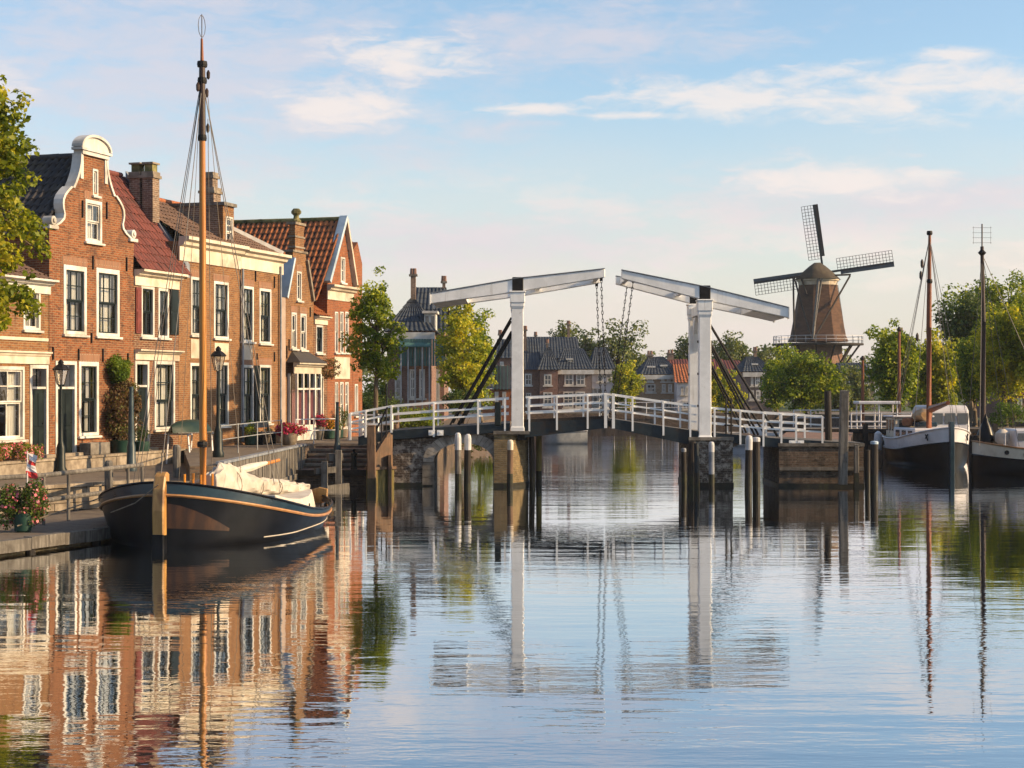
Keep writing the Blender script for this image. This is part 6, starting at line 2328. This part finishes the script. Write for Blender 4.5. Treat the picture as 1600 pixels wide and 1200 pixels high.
def tree(label, px, D, zb, crown, tr=.12, n=160, per=60, leaf=.14, cr=None, mat='leaf', bark='bark', seed=1, group='street trees', profile=None, trunk_px=None, name='tree', lo=.35, ydepth=1.0):
    """crown = (px centre, py top, py bottom, px half width)"""
    s = D / FPX
    x = ((trunk_px if trunk_px is not None else px) - CX) * s
    t = thing(name, label, 'tree', (x, D, zb), 0, group)
    cxp, yt, yb, hw = crown
    c = np.array([(cxp - CX) * s - x, 0, CAMZ - ((yt + yb) / 2 - HY) * s - zb])
    rad = np.array([hw * s, hw * s * ydepth, (yb - yt) / 2 * s])
    cr = cr or rad[0] * .26
    radc = rad - np.array([cr * .75, cr * .75, cr * .55])
    cl = crown_clumps(seed, c, radc, n, cr, profile=profile, lo=lo)
    pts, nr = clump_points(seed + 1, cl, per, cr)
    leaf_mesh('crown', pts, nr, leaf, M[mat], t, seed + 2)
    r = random.Random(seed)
    mb = MB()
    top = Vector((c[0], 0, c[2] + rad[2] * .55))
    mid = Vector((c[0] * .5 + r.uniform(-.05, .05), r.uniform(-.05, .05), c[2] - rad[2] * .75))
    mb.path([(0, 0, -.1), (0, 0, .15), mid * .6, mid, (mid + top) / 2 + Vector((r.uniform(-.1, .1), 0, 0)), top], [tr * 1.5, tr * 1.1, tr, tr * .9, tr * .5, tr * .15], 9)
    for k in range(26):
        q = cl[r.randrange(len(cl))]
        t0 = r.uniform(.1, .75)
        b0 = mid * (1 - t0) + top * t0
        q = Vector(q[:3])
        m_ = (b0 + q) / 2 + Vector((0, 0, r.uniform(-.05, .15) * rad[2] * .5))
        w_ = tr * .38 * (1 - t0 * .5)
        mb.path([b0, m_, q], [w_, w_ * .65, w_ * .2], 6)
    mb.build('trunk', M[bark], t, smooth=True)
    return t


egg = lambda z: (1.0 - .38 * max(0, z)) * (1.0 - .12 * max(0, -z))
cone = lambda z: 1.0 - .55 * max(0, z) if z > 0 else 1.0

# tree cut by the left edge
tree('leafy maple cut by the left edge of the street', -95, 40.0, ZS, (-28, 68, 572, 98), .16, 360, 42, .155, .30, 'leaf_maple', seed=11, trunk_px=-75, profile=lambda z: 1.0 - .45 * max(0, z - .1), lo=.4)
# street trees at the quay steps and behind the bridge
tree('small maple with pale trunk at the quay steps left of the bridge', 586, 60.5, 1.3, (586, 428, 614, 54), .085, 190, 44, .13, .27, 'leaf', seed=23, profile=lambda z: (1 - .62 * max(0, z)) * (1 - .25 * max(0, -z - .4)), lo=.3)
tree('bright yellow-green tree behind the left end of the bridge', 722, 84, 1.3, (722, 462, 650, 50), .12, 180, 48, .17, .38, 'leaf_yellow', seed=37, profile=egg, lo=.3)
tree('dark old tree with sparse top behind the slatted roof', 716, 112, 1.3, (716, 420, 640, 38), .2, 60, 60, .2, .5, 'leaf_dark', seed=41, profile=cone, lo=.1)
tree('green tree behind the bright one, left of the bridge tower', 752, 95, 1.3, (748, 480, 650, 30), .12, 110, 55, .17, .42, 'leaf', seed=43, lo=.3)
# mid trees across the canal
far = 'trees across the canal'
tree('yellow-green tree on the far quay between the chains', 978, 142, 1.2, (978, 560, 652, 28), .15, 130, 55, .22, .52, 'leaf_yellow', seed=51, group=far, lo=.3)
tree('dark broad tree behind the white house and chains', 965, 185, 1.2, (968, 503, 640, 54), .3, 190, 55, .32, .9, 'leaf_far', seed=53, group=far, lo=.3, bark='bark_dark')
tree('round dark tree top above the grey roofs', 884, 190, 1.2, (884, 502, 600, 30), .3, 100, 50, .32, .8, 'leaf_far', seed=55, group=far, bark='bark_dark')
tree('dark tree between the far chimney and the left chains', 912, 186, 1.2, (916, 512, 620, 42), .3, 140, 50, .32, .8, 'leaf_far', seed=57, group=far, bark='bark_dark')
tree('hazy tree right of the right bridge tower', 1140, 195, 1.2, (1136, 518, 620, 52), .3, 170, 50, .34, .9, 'leaf_far', seed=59, group=far, bark='bark_dark')
tree('dark tree left of the right bridge tower', 1072, 190, 1.2, (1078, 518, 620, 34), .3, 120, 50, .34, .8, 'leaf_far', seed=61, group=far, bark='bark_dark')
tree('low hazy tree between the tower and the windmill', 1196, 205, 1.2, (1194, 534, 630, 46), .3, 130, 50, .36, .9, 'leaf_far', seed=63, group=far, bark='bark_dark')
tree('yellowing tree between the right tower and the stays', 1112, 143, 1.2, (1108, 562, 652, 24), .15, 100, 50, .22, .5, 'leaf_yellow', seed=65, group=far)
tree('pale green tree behind the iron stays', 1140, 141, 1.2, (1140, 574, 655, 24), .15, 90, 50, .22, .5, 'leaf_yellow', seed=67, group=far)
tree('big round green tree below the windmill', 1258, 108, 1.2, (1258, 538, 654, 64), .2, 260, 56, .19, .55, 'leaf', seed=69, group=far, lo=.25)
tree('smaller tree to the left of the round mill tree', 1214, 120, 1.2, (1212, 556, 648, 26), .15, 110, 55, .2, .5, 'leaf', seed=71, group=far)
for k, (px, yt, yb, hw, D, mt) in enumerate(((1310, 575, 660, 24, 150, 'leaf_far'), (1340, 570, 660, 28, 160, 'leaf_far'))):
    tree(('dark bush-like tree right under the windmill stage', 'grey-green tree right of the windmill foot')[k], px, D, 1.2, (px, yt, yb, hw), .15, 90, 50, .26, .6, mt, seed=80 + k, group=far, bark='bark_dark')
# right bank
rb = 'trees on the right bank'
tree('dense green tree left of the red-brown mast', 1400, 98, 1.2, (1396, 506, 650, 48), .18, 280, 60, .19, .55, 'leaf', seed=91, group=rb, lo=.25)
tree('yellowing tree right behind the red-brown mast', 1470, 102, 1.2, (1464, 516, 656, 44), .16, 240, 60, .19, .5, 'leaf_yellow', seed=93, group=rb, lo=.25)
tree('tallest dark tree at the upper right', 1580, 112, 1.2, (1576, 412, 640, 104), .3, 460, 62, .23, .8, 'leaf', seed=95, group=rb, lo=.25)
tree('dark green tree between the two right masts', 1520, 108, 1.2, (1512, 448, 640, 48), .2, 260, 60, .22, .62, 'leaf_dark', seed=97, group=rb, lo=.2)
tree('golden tree with forked trunk at the right edge', 1572, 92, 1.2, (1566, 468, 640, 56), .12, 290, 62, .17, .5, 'leaf_yellow', seed=99, group=rb, lo=.3)
tree('green tree between golden tree and cruiser', 1524, 94, 1.2, (1520, 520, 640, 34), .12, 150, 60, .18, .5, 'leaf', seed=101, group=rb, lo=.3)
tree('tree cut by the right edge', 1640, 90, 1.2, (1636, 460, 650, 56), .16, 220, 60, .18, .55, 'leaf_yellow', seed=103, group=rb, lo=.3)
tree('small bright bush-like tree left of the barge stern', 1440, 120, 1.2, (1436, 540, 655, 26), .12, 110, 55, .2, .5, 'leaf_yellow', seed=105, group=rb)

# woods on the skyline: one mass
r_ = np.random.default_rng(5)
cl = []
for k in range(420):
    px = r_.uniform(-300, 1900)
    D = r_.uniform(330, 420)
    hh = r_.uniform(.2, 1.0)
    ytop = 560 - 8 * math.sin(px / 90) - 6 * math.sin(px / 37)
    py = 628 - (628 - ytop) * hh
    p = P(px, py, D)
    cl.append((p.x, p.y, p.z, r_.uniform(2.0, 4.2)))
pts, nr = clump_points(6, cl, 60, 3.0)
wd_ = leaf_mesh('skyline_wood', pts, nr, 1.0, M['leaf_far'], None, 8)
tag(wd_, 'hazy belt of woodland along the skyline', 'woodland', kind='stuff')


def shrub(name, label, cat, loc, clumps, per, leaf, mat, seed, bloss=None, bmat='blossom', pot=None, group=None, bsize=.07, stem=True):
    t = thing(name, label, cat, loc, 0, group)
    spread = max(c[3] for c in clumps)
    pts, nr = clump_points(seed, clumps, per, spread, 1.0)
    leaf_mesh('foliage', pts, nr, leaf, M[mat], t, seed)
    if bloss:
        pts, nr = clump_points(seed + 5, [(c[0], c[1], c[2], c[3] * 1.04) for c in clumps], bloss, spread, 1.0)
        leaf_mesh('blossoms', pts, nr, bsize, M[bmat], t, seed + 7, .9)
    if pot:
        MB().lathe(pot[1], (0, 0, 0), 14).build('pot', M[pot[0]], t, smooth=True)
    if stem:
        mb = MB()
        for c in clumps[:6]:
            mb.path([(0, 0, .05), (c[0] * .5, c[1] * .5, c[2] * .6), (c[0], c[1], c[2])], [.02, .015, .008], 5)
        mb.build('stems', M['bark'], t)
    return t


rr = random.Random(77)


def blob(n, rx, ry, rz, c, cr):
    o_ = []
    for _ in range(n):
        while True:
            p = [rr.uniform(-1, 1) for _ in range(3)]
            if sum(q * q for q in p) < 1:
                break
        o_.append((c[0] + p[0] * rx, c[1] + p[1] * ry, c[2] + p[2] * rz, cr * rr.uniform(.7, 1.2)))
    return o_


# climbing plant on the bell gable house
p = fpt(181, .22)
shrub('climbing_shrub', 'tall red and green shrub in green tub against the bell gable front', 'shrub', (p.x, p.y, ZT), blob(110, .42, .78, 1.0, (0, 0, 1.38), .25), 170, .085, 'leaf_mix', 201, pot=('pot_green', [(.26, 0), (.34, .05), (.38, .42), (.34, .43)]))
p = fpt(178, .16)
shrub('climbing_shrub', 'bright green ivy patch above the red-green shrub', 'shrub', (p.x, p.y, ZT), blob(60, .30, .58, .36, (0, 0, 2.66), .17), 130, .07, 'leaf_shrub', 203)
p = fpt(205, .35)
shrub('potted_shrub', 'small dark shrub in green tub by the narrow door', 'shrub', (p.x, p.y, ZT), blob(10, .18, .18, .2, (0, 0, .62), .14), 60, .06, 'leaf_dark', 205, pot=('pot_green', [(.2, 0), (.27, .05), (.3, .36), (.27, .37)]))
# flower tubs on the landing stage
x, y = xy(36, 35.6)
shrub('flower_tub', 'big two-lobed flower tub with pink blossoms on the landing stage', 'planter', (x, y, ZL), blob(30, .20, .22, .38, (-.25, 0, .58), .20) + blob(30, .20, .22, .40, (.24, .05, .62), .20), 170, .055, 'leaf_tub', 211, bloss=13, bmat='blossom_pink', bsize=.07, pot=('pot_green', [(.14, 0), (.18, .04), (.2, .40), (.18, .41)]))
fl = thing('pennant', 'small red and white flag on a stick above the flower tub', 'flag', (x + .02, y + .25, ZL))
MB().path([(0, 0, .3), (0, 0, 1.72)], .014, 6).build('staff', M['hull_white'], fl)
vs = []
for i in range(8):
    for j in range(3):
        vs.append((.0 + .10 * j + .03 * math.sin(i * .9 + j), .03 * math.sin(j * 2.0 + i), 1.68 - .075 * i - .03 * j))
fsq = [(i * 3 + j, i * 3 + j + 1, i * 3 + j + 4, i * 3 + j + 3) for i in range(7) for j in range(2)]
mb = MB()
mb.add(vs, fsq)
mb.m = [1 if ((k // 2) in (2, 5, 6)) else 0 for k in range(len(fsq))]
M['flag_red'] = mottled('flag_red', (.50, .03, .03), (.62, .05, .045), 4.0, .7, .05)
mb.build('cloth', [M['hull_white'], M['flag_red']], fl)
p = fpt(18, .32)
shrub('flower_bed', 'pink and yellow-green flowers below the left shop window', 'plants', (p.x, p.y, ZT), blob(26, .65, .9, .16, (0, 0, .30), .2), 70, .07, 'leaf_shrub', 215, bloss=22, bmat='blossom_pink', bsize=.08)
p = fpt(-40, .32)
shrub('flower_bed', 'pink flowers at the left picture edge below the tree', 'plants', (p.x, p.y, ZT), blob(22, .6, .8, .16, (0, 0, .30), .2), 70, .07, 'leaf_shrub', 217, bloss=26, bmat='blossom_pink', bsize=.08)
# magenta flower boxes on the railing
x, y = xy(452, 60.4)
shrub('flower_box', 'wide planter of bright magenta flowers on the quay railing', 'planter', (x, y, ZT), blob(34, .48, .35, .15, (0, 0, .56), .17), 60, .06, 'leaf', 221, bloss=90, bmat='blossom', bsize=.075, pot=('stone', [(.2, 0), (.24, .04), (.34, .42), (.3, .43)]))
p = fpt(482, .45)
shrub('flower_box', 'dark magenta flowers under the shop bay window', 'planter', (p.x, p.y, ZT), blob(16, .25, .35, .25, (0, 0, .75), .15), 60, .06, 'leaf_dark', 223, bloss=60, bmat='blossom', bsize=.07, pot=('stone_dark', [(.16, 0), (.24, .5)]))
for k, (px, o_, hh, mt, bm_, lab) in enumerate(((497, .5, .85, 'leaf_shrub', 'blossom_orange', 'potted orange flowers right of the shop bay'), (506, .5, .80, 'leaf_shrub', None, 'round bright green bush in a pale pot'), (514, .4, 1.0, 'leaf_dark', None, 'dark green bush beside the annex door'), (521, .4, 1.5, 'leaf_dark', None, 'tall hanging ivy on the annex corner'), (434, .5, .55, 'leaf_shrub', None, 'small yellow-green plant by the house front'), (400, .5, .6, 'leaf_dark', None, 'dark plant below the shuttered windows'), (372, .5, .9, 'leaf', None, 'leafy plant at the drainpipe of the ochre house'), (420, .5, .45, 'leaf_shrub', 'blossom_orange', 'low pot of orange flowers below the sash window'))):
    p = fpt(px, o_)
    shrub('potted_plant', lab, 'plant', (p.x, p.y, ZT), blob(12, .18, .18, hh * .3, (0, 0, hh * .65), .15), 60, .06, mt, 231 + k, bloss=30 if bm_ else None, bmat=bm_ or 'blossom', pot=('stone' if k % 2 else 'pot_green', [(.15, 0), (.2, .04), (.23, .34), (.2, .35)]), group='potted plants before the houses')
# vine over the annex window
p = fpt(506, .12)
shrub('wall_vine', 'reddish vine over the annex ground-floor window', 'vine', (p.x, p.y, ZT), [(FD.x * u_, FD.y * u_, 2.9 + rr.uniform(-.35, .3), .22) for u_ in np.linspace(-1.0, 1.1, 16)], 55, .09, 'leaf_mix', 251, stem=False)
# hedges behind the bridge
x, y = xy(648, 66)
shrub('hedge', 'clipped round green hedge behind the left bridge railing', 'hedge', (x, y, 1.3), blob(60, .95, .6, .42, (0, 0, .75), .3), 110, .08, 'leaf', 261)
for k, (px, D, w_, lab) in enumerate(((578, 92, 1.6, 'dark green hedge in the gap right of the house row'), (600, 99, 1.3, 'higher leafy hedge beside the brick corner building'))):
    x, y = xy(px, D)
    shrub('hedge', lab, 'hedge', (x, y, 1.3), blob(50, w_, .8, .8, (0, 0, 1.0 + .5 * k), .45), 100, .14, ('leaf_dark', 'leaf')[k], 271 + k)
x, y = xy(722, 74)
shrub('hedge', 'dark umbrella-shaped shrub under the bright tree', 'hedge', (x, y, 1.3), blob(50, .9, .7, .35, (0, 0, 1.45), .3), 100, .09, 'leaf_dark', 263)
x, y = xy(1582, 86)
shrub('hedge', 'yellow-green shrub on the right quay by the edge', 'hedge', (x, y, 1.2), blob(40, 1.3, .6, .5, (0, 0, .8), .35), 90, .10, 'leaf_shrub', 265)
x, y = xy(755, 84.5)
shrub('bank_plants', 'wild green plants on the bank seen through the arch', 'plants', (x, y, .3), blob(50, 1.5, .8, .5, (0, 0, .5), .35), 80, .12, 'leaf', 267, stem=False)

# ------------------------------------------------------------------ lamps, railings, street furniture


def lamp(label, px, ybase, ytop_lantern, D, zb, lantern=True, r=.055, mat='green_paint'):
    x, y = xy(px, D)
    t = thing('street_lamp', label, 'street lamp', (x, y, zb), 0, 'street lamps on the left quay')
    ztop = CAMZ - (ytop_lantern - HY) / FPX * D - zb
    zl = ztop - (.62 if lantern else 0)
    MB().lathe([(.17, 0), (.18, .12), (.14, .2), (.13, .75), (.10, .85), (r * 1.2, .95), (r, zl * .6), (r * .75, zl - .1), (r * .9, zl)], (0, 0, 0), 12).build('post', M[mat], t, smooth=True)
    if lantern:
        MB().lathe([(.10, 0), (.20, .42)], (0, 0, zl + .02), 6).build('lantern_glass', M['lantern'], t)
        mb = MB()
        for k in range(6):
            a_ = 2 * math.pi * k / 6
            mb.path([(.105 * math.cos(a_), .105 * math.sin(a_), zl), (.21 * math.cos(a_), .21 * math.sin(a_), zl + .45)], .012, 4)
        mb.lathe([(.24, .43), (.25, .46), (.15, .56), (.08, .60), (.09, .66), (.02, .74)], (0, 0, zl), 6)
        mb.build('lantern_frame', M['iron'], t)
    return t


lamp('street lamp with six-sided lantern before the bell gable door', 95, 740, 568, 48.0, ZS)
lamp('pale blue-grey lamp post without lantern left of the green boat', 205, 738, 604, 49.5, ZS, lantern=False, r=.085, mat='lamp_paint')
lamp('street lamp with dark lantern right of the tall mast', 341, 725, 547, 50.0, ZT)
lamp('blue-grey lamp post with thick dark base at the quay steps', 527, 712, 628, 58.4, .55, lantern=False, r=.07, mat='lamp_paint')
lamp('thin dark lamp post under the street tree', 604, 680, 600, 66.0, ZT, lantern=False, r=.04)
# lamp bracket on the bell gable
pts = []
for (px, D) in ((345, 50.5), (372, 53), (402, 56), (440, 59.2)):
    x, y = xy(px, D)
    pts.append((x, y, ZT))
railing('street_railing', 'thin grey two-rail street railing behind the plank wall', pts, .95, (.92, .5), None, M['hull_grey'], .016, .02)
pts = []
for (px, D) in ((462, 60.6), (490, 61.6), (524, 62.2)):
    x, y = xy(px, D)
    pts.append((x, y, ZT))
railing('street_railing', 'white railing between the magenta flowers and the lamp post', pts, .95, (.92, .5), None, M['hull_white'], .022, .022)
pts = [(*xy(px, D), ZT) for (px, D) in ((546, 66.0), (566, 65.6), (590, 65.2), (612, 64.6))]
railing('street_railing', 'white railing round the street end beside the bridge', pts, 1.05, (1.0, .66, .34), None, M['white_bridge'], .04, .06)
# upturned green dinghy on a trestle
p = fpt(246, 1.2)
dg = thing('dinghy', 'upturned dark green dinghy on a white trestle below the shuttered house', 'boat', (p.x, p.y, ZS), fang)
vs, fs = [], []
for i in range(13):
    a_ = -1 + 2 * i / 12
    w_ = .48 * max(0.02, 1 - abs(a_) ** 2.4) ** .6
    for k in range(9):
        b_ = -1 + 2 * k / 8
        vs.append((a_ * 1.25, w_ * b_, 1.02 + .42 * (1 - abs(b_) ** 2.2) * (1 - .45 * abs(a_) ** 3)))
for i in range(12):
    for k in range(8):
        q = i * 9 + k
        fs.append((q, q + 1, q + 10, q + 9))
MB().add(vs, fs).build('hull', M['tarp_green'], dg, smooth=True)
for s_ in (-1, 1):
    MB().path([(-1.2 * 1, s_ * .2, 1.02), (-.6, s_ * .47, 1.02), (0, s_ * .49, 1.02), (.6, s_ * .47, 1.02), (1.2, s_ * .2, 1.02)], .025, 5).build('gunwale', M['wood_grey'], dg)
for a_ in (-.8, .8):
    ubar('trestle_bar', M['hull_white'], dg, (a_, -.5, .98), (a_, .5, .98), .05, .05)
    for s_ in (-1, 1):
        ubar('trestle_leg', M['hull_white'], dg, (a_, s_ * .35, .97), (a_ + s_ * .08, s_ * .48, 0), .045, .045)
# house furniture: bench and stone trough
p = fpt(388, .7)
bn = thing('bench', 'small wooden bench under the shuttered windows', 'bench', (p.x, p.y, ZT), fang)
for k in range(3):
    ubox('slat', M['wood_grey'], bn, (0, -.12 + .12 * k, .45), (1.3, .1, .03))
for a_ in (-.55, .55):
    ubox('leg', M['iron'], bn, (a_, 0, .215), (.05, .32, .43))
ubox('backrest', M['wood_grey'], bn, (0, .2, .72), (1.3, .03, .22))
for a_ in (-.55, .55):
    ubox('leg', M['iron'], bn, (a_, .185, .53), (.04, .03, .4))
p = fpt(132, .36)
pl = thing('stone_trough', 'grey stone trough below the window of the bell gable house', 'trough', (p.x, p.y, ZT), fang)
mb = MB().box(-.55, .55, -.2, .2, 0, .06).box(-.55, .55, -.2, -.14, .061, .42).box(-.55, .55, .14, .2, .061, .42).box(-.55, -.49, -.139, .139, .061, .42).box(.49, .55, -.139, .139, .061, .42)
mb.build('basin', M['stone_dark'], pl, bevel=.015)
MB().box(-.48, .48, -.135, .135, .062, .36).build('soil', M['earth'], pl)
# wooden boat gear on the quay by the mast
for k, (px, D, hgt, lab) in enumerate(((276, 46.2, .9, 'short timber mooring post left of the tall mast on the quay'), (170, 42.0, 1.25, 'weathered post leaning at the back of the landing stage'), (1393, 79.2, 0, ''))):
    if not lab:
        continue
    x, y = xy(px, D)
    t = thing('quay_post', lab, 'post', (x, y, ZS if k == 0 else ZL))
    MB().lathe([(.11, 0), (.11, hgt - .06), (.07, hgt)], (0, 0, 0), 10).build('shaft', M['wood_grey'], t)
# haze: thin morning air round the whole place
hz = MB().box(-520, 520, -70, 720, -2.6, 40).build('haze', M['glass'])
hm, t = newmat('thin_air')
t.n('ShaderNodeOutputMaterial', Volume=t.n('ShaderNodeVolumePrincipled', Color=(.82, .88, 1.0, 1), Density=.00015, Anisotropy=.0))
hz.data.materials.clear()
hz.data.materials.append(hm)
hz['kind'] = 'stuff'
tag(hz, 'thin bluish morning haze over the canal', 'haze')
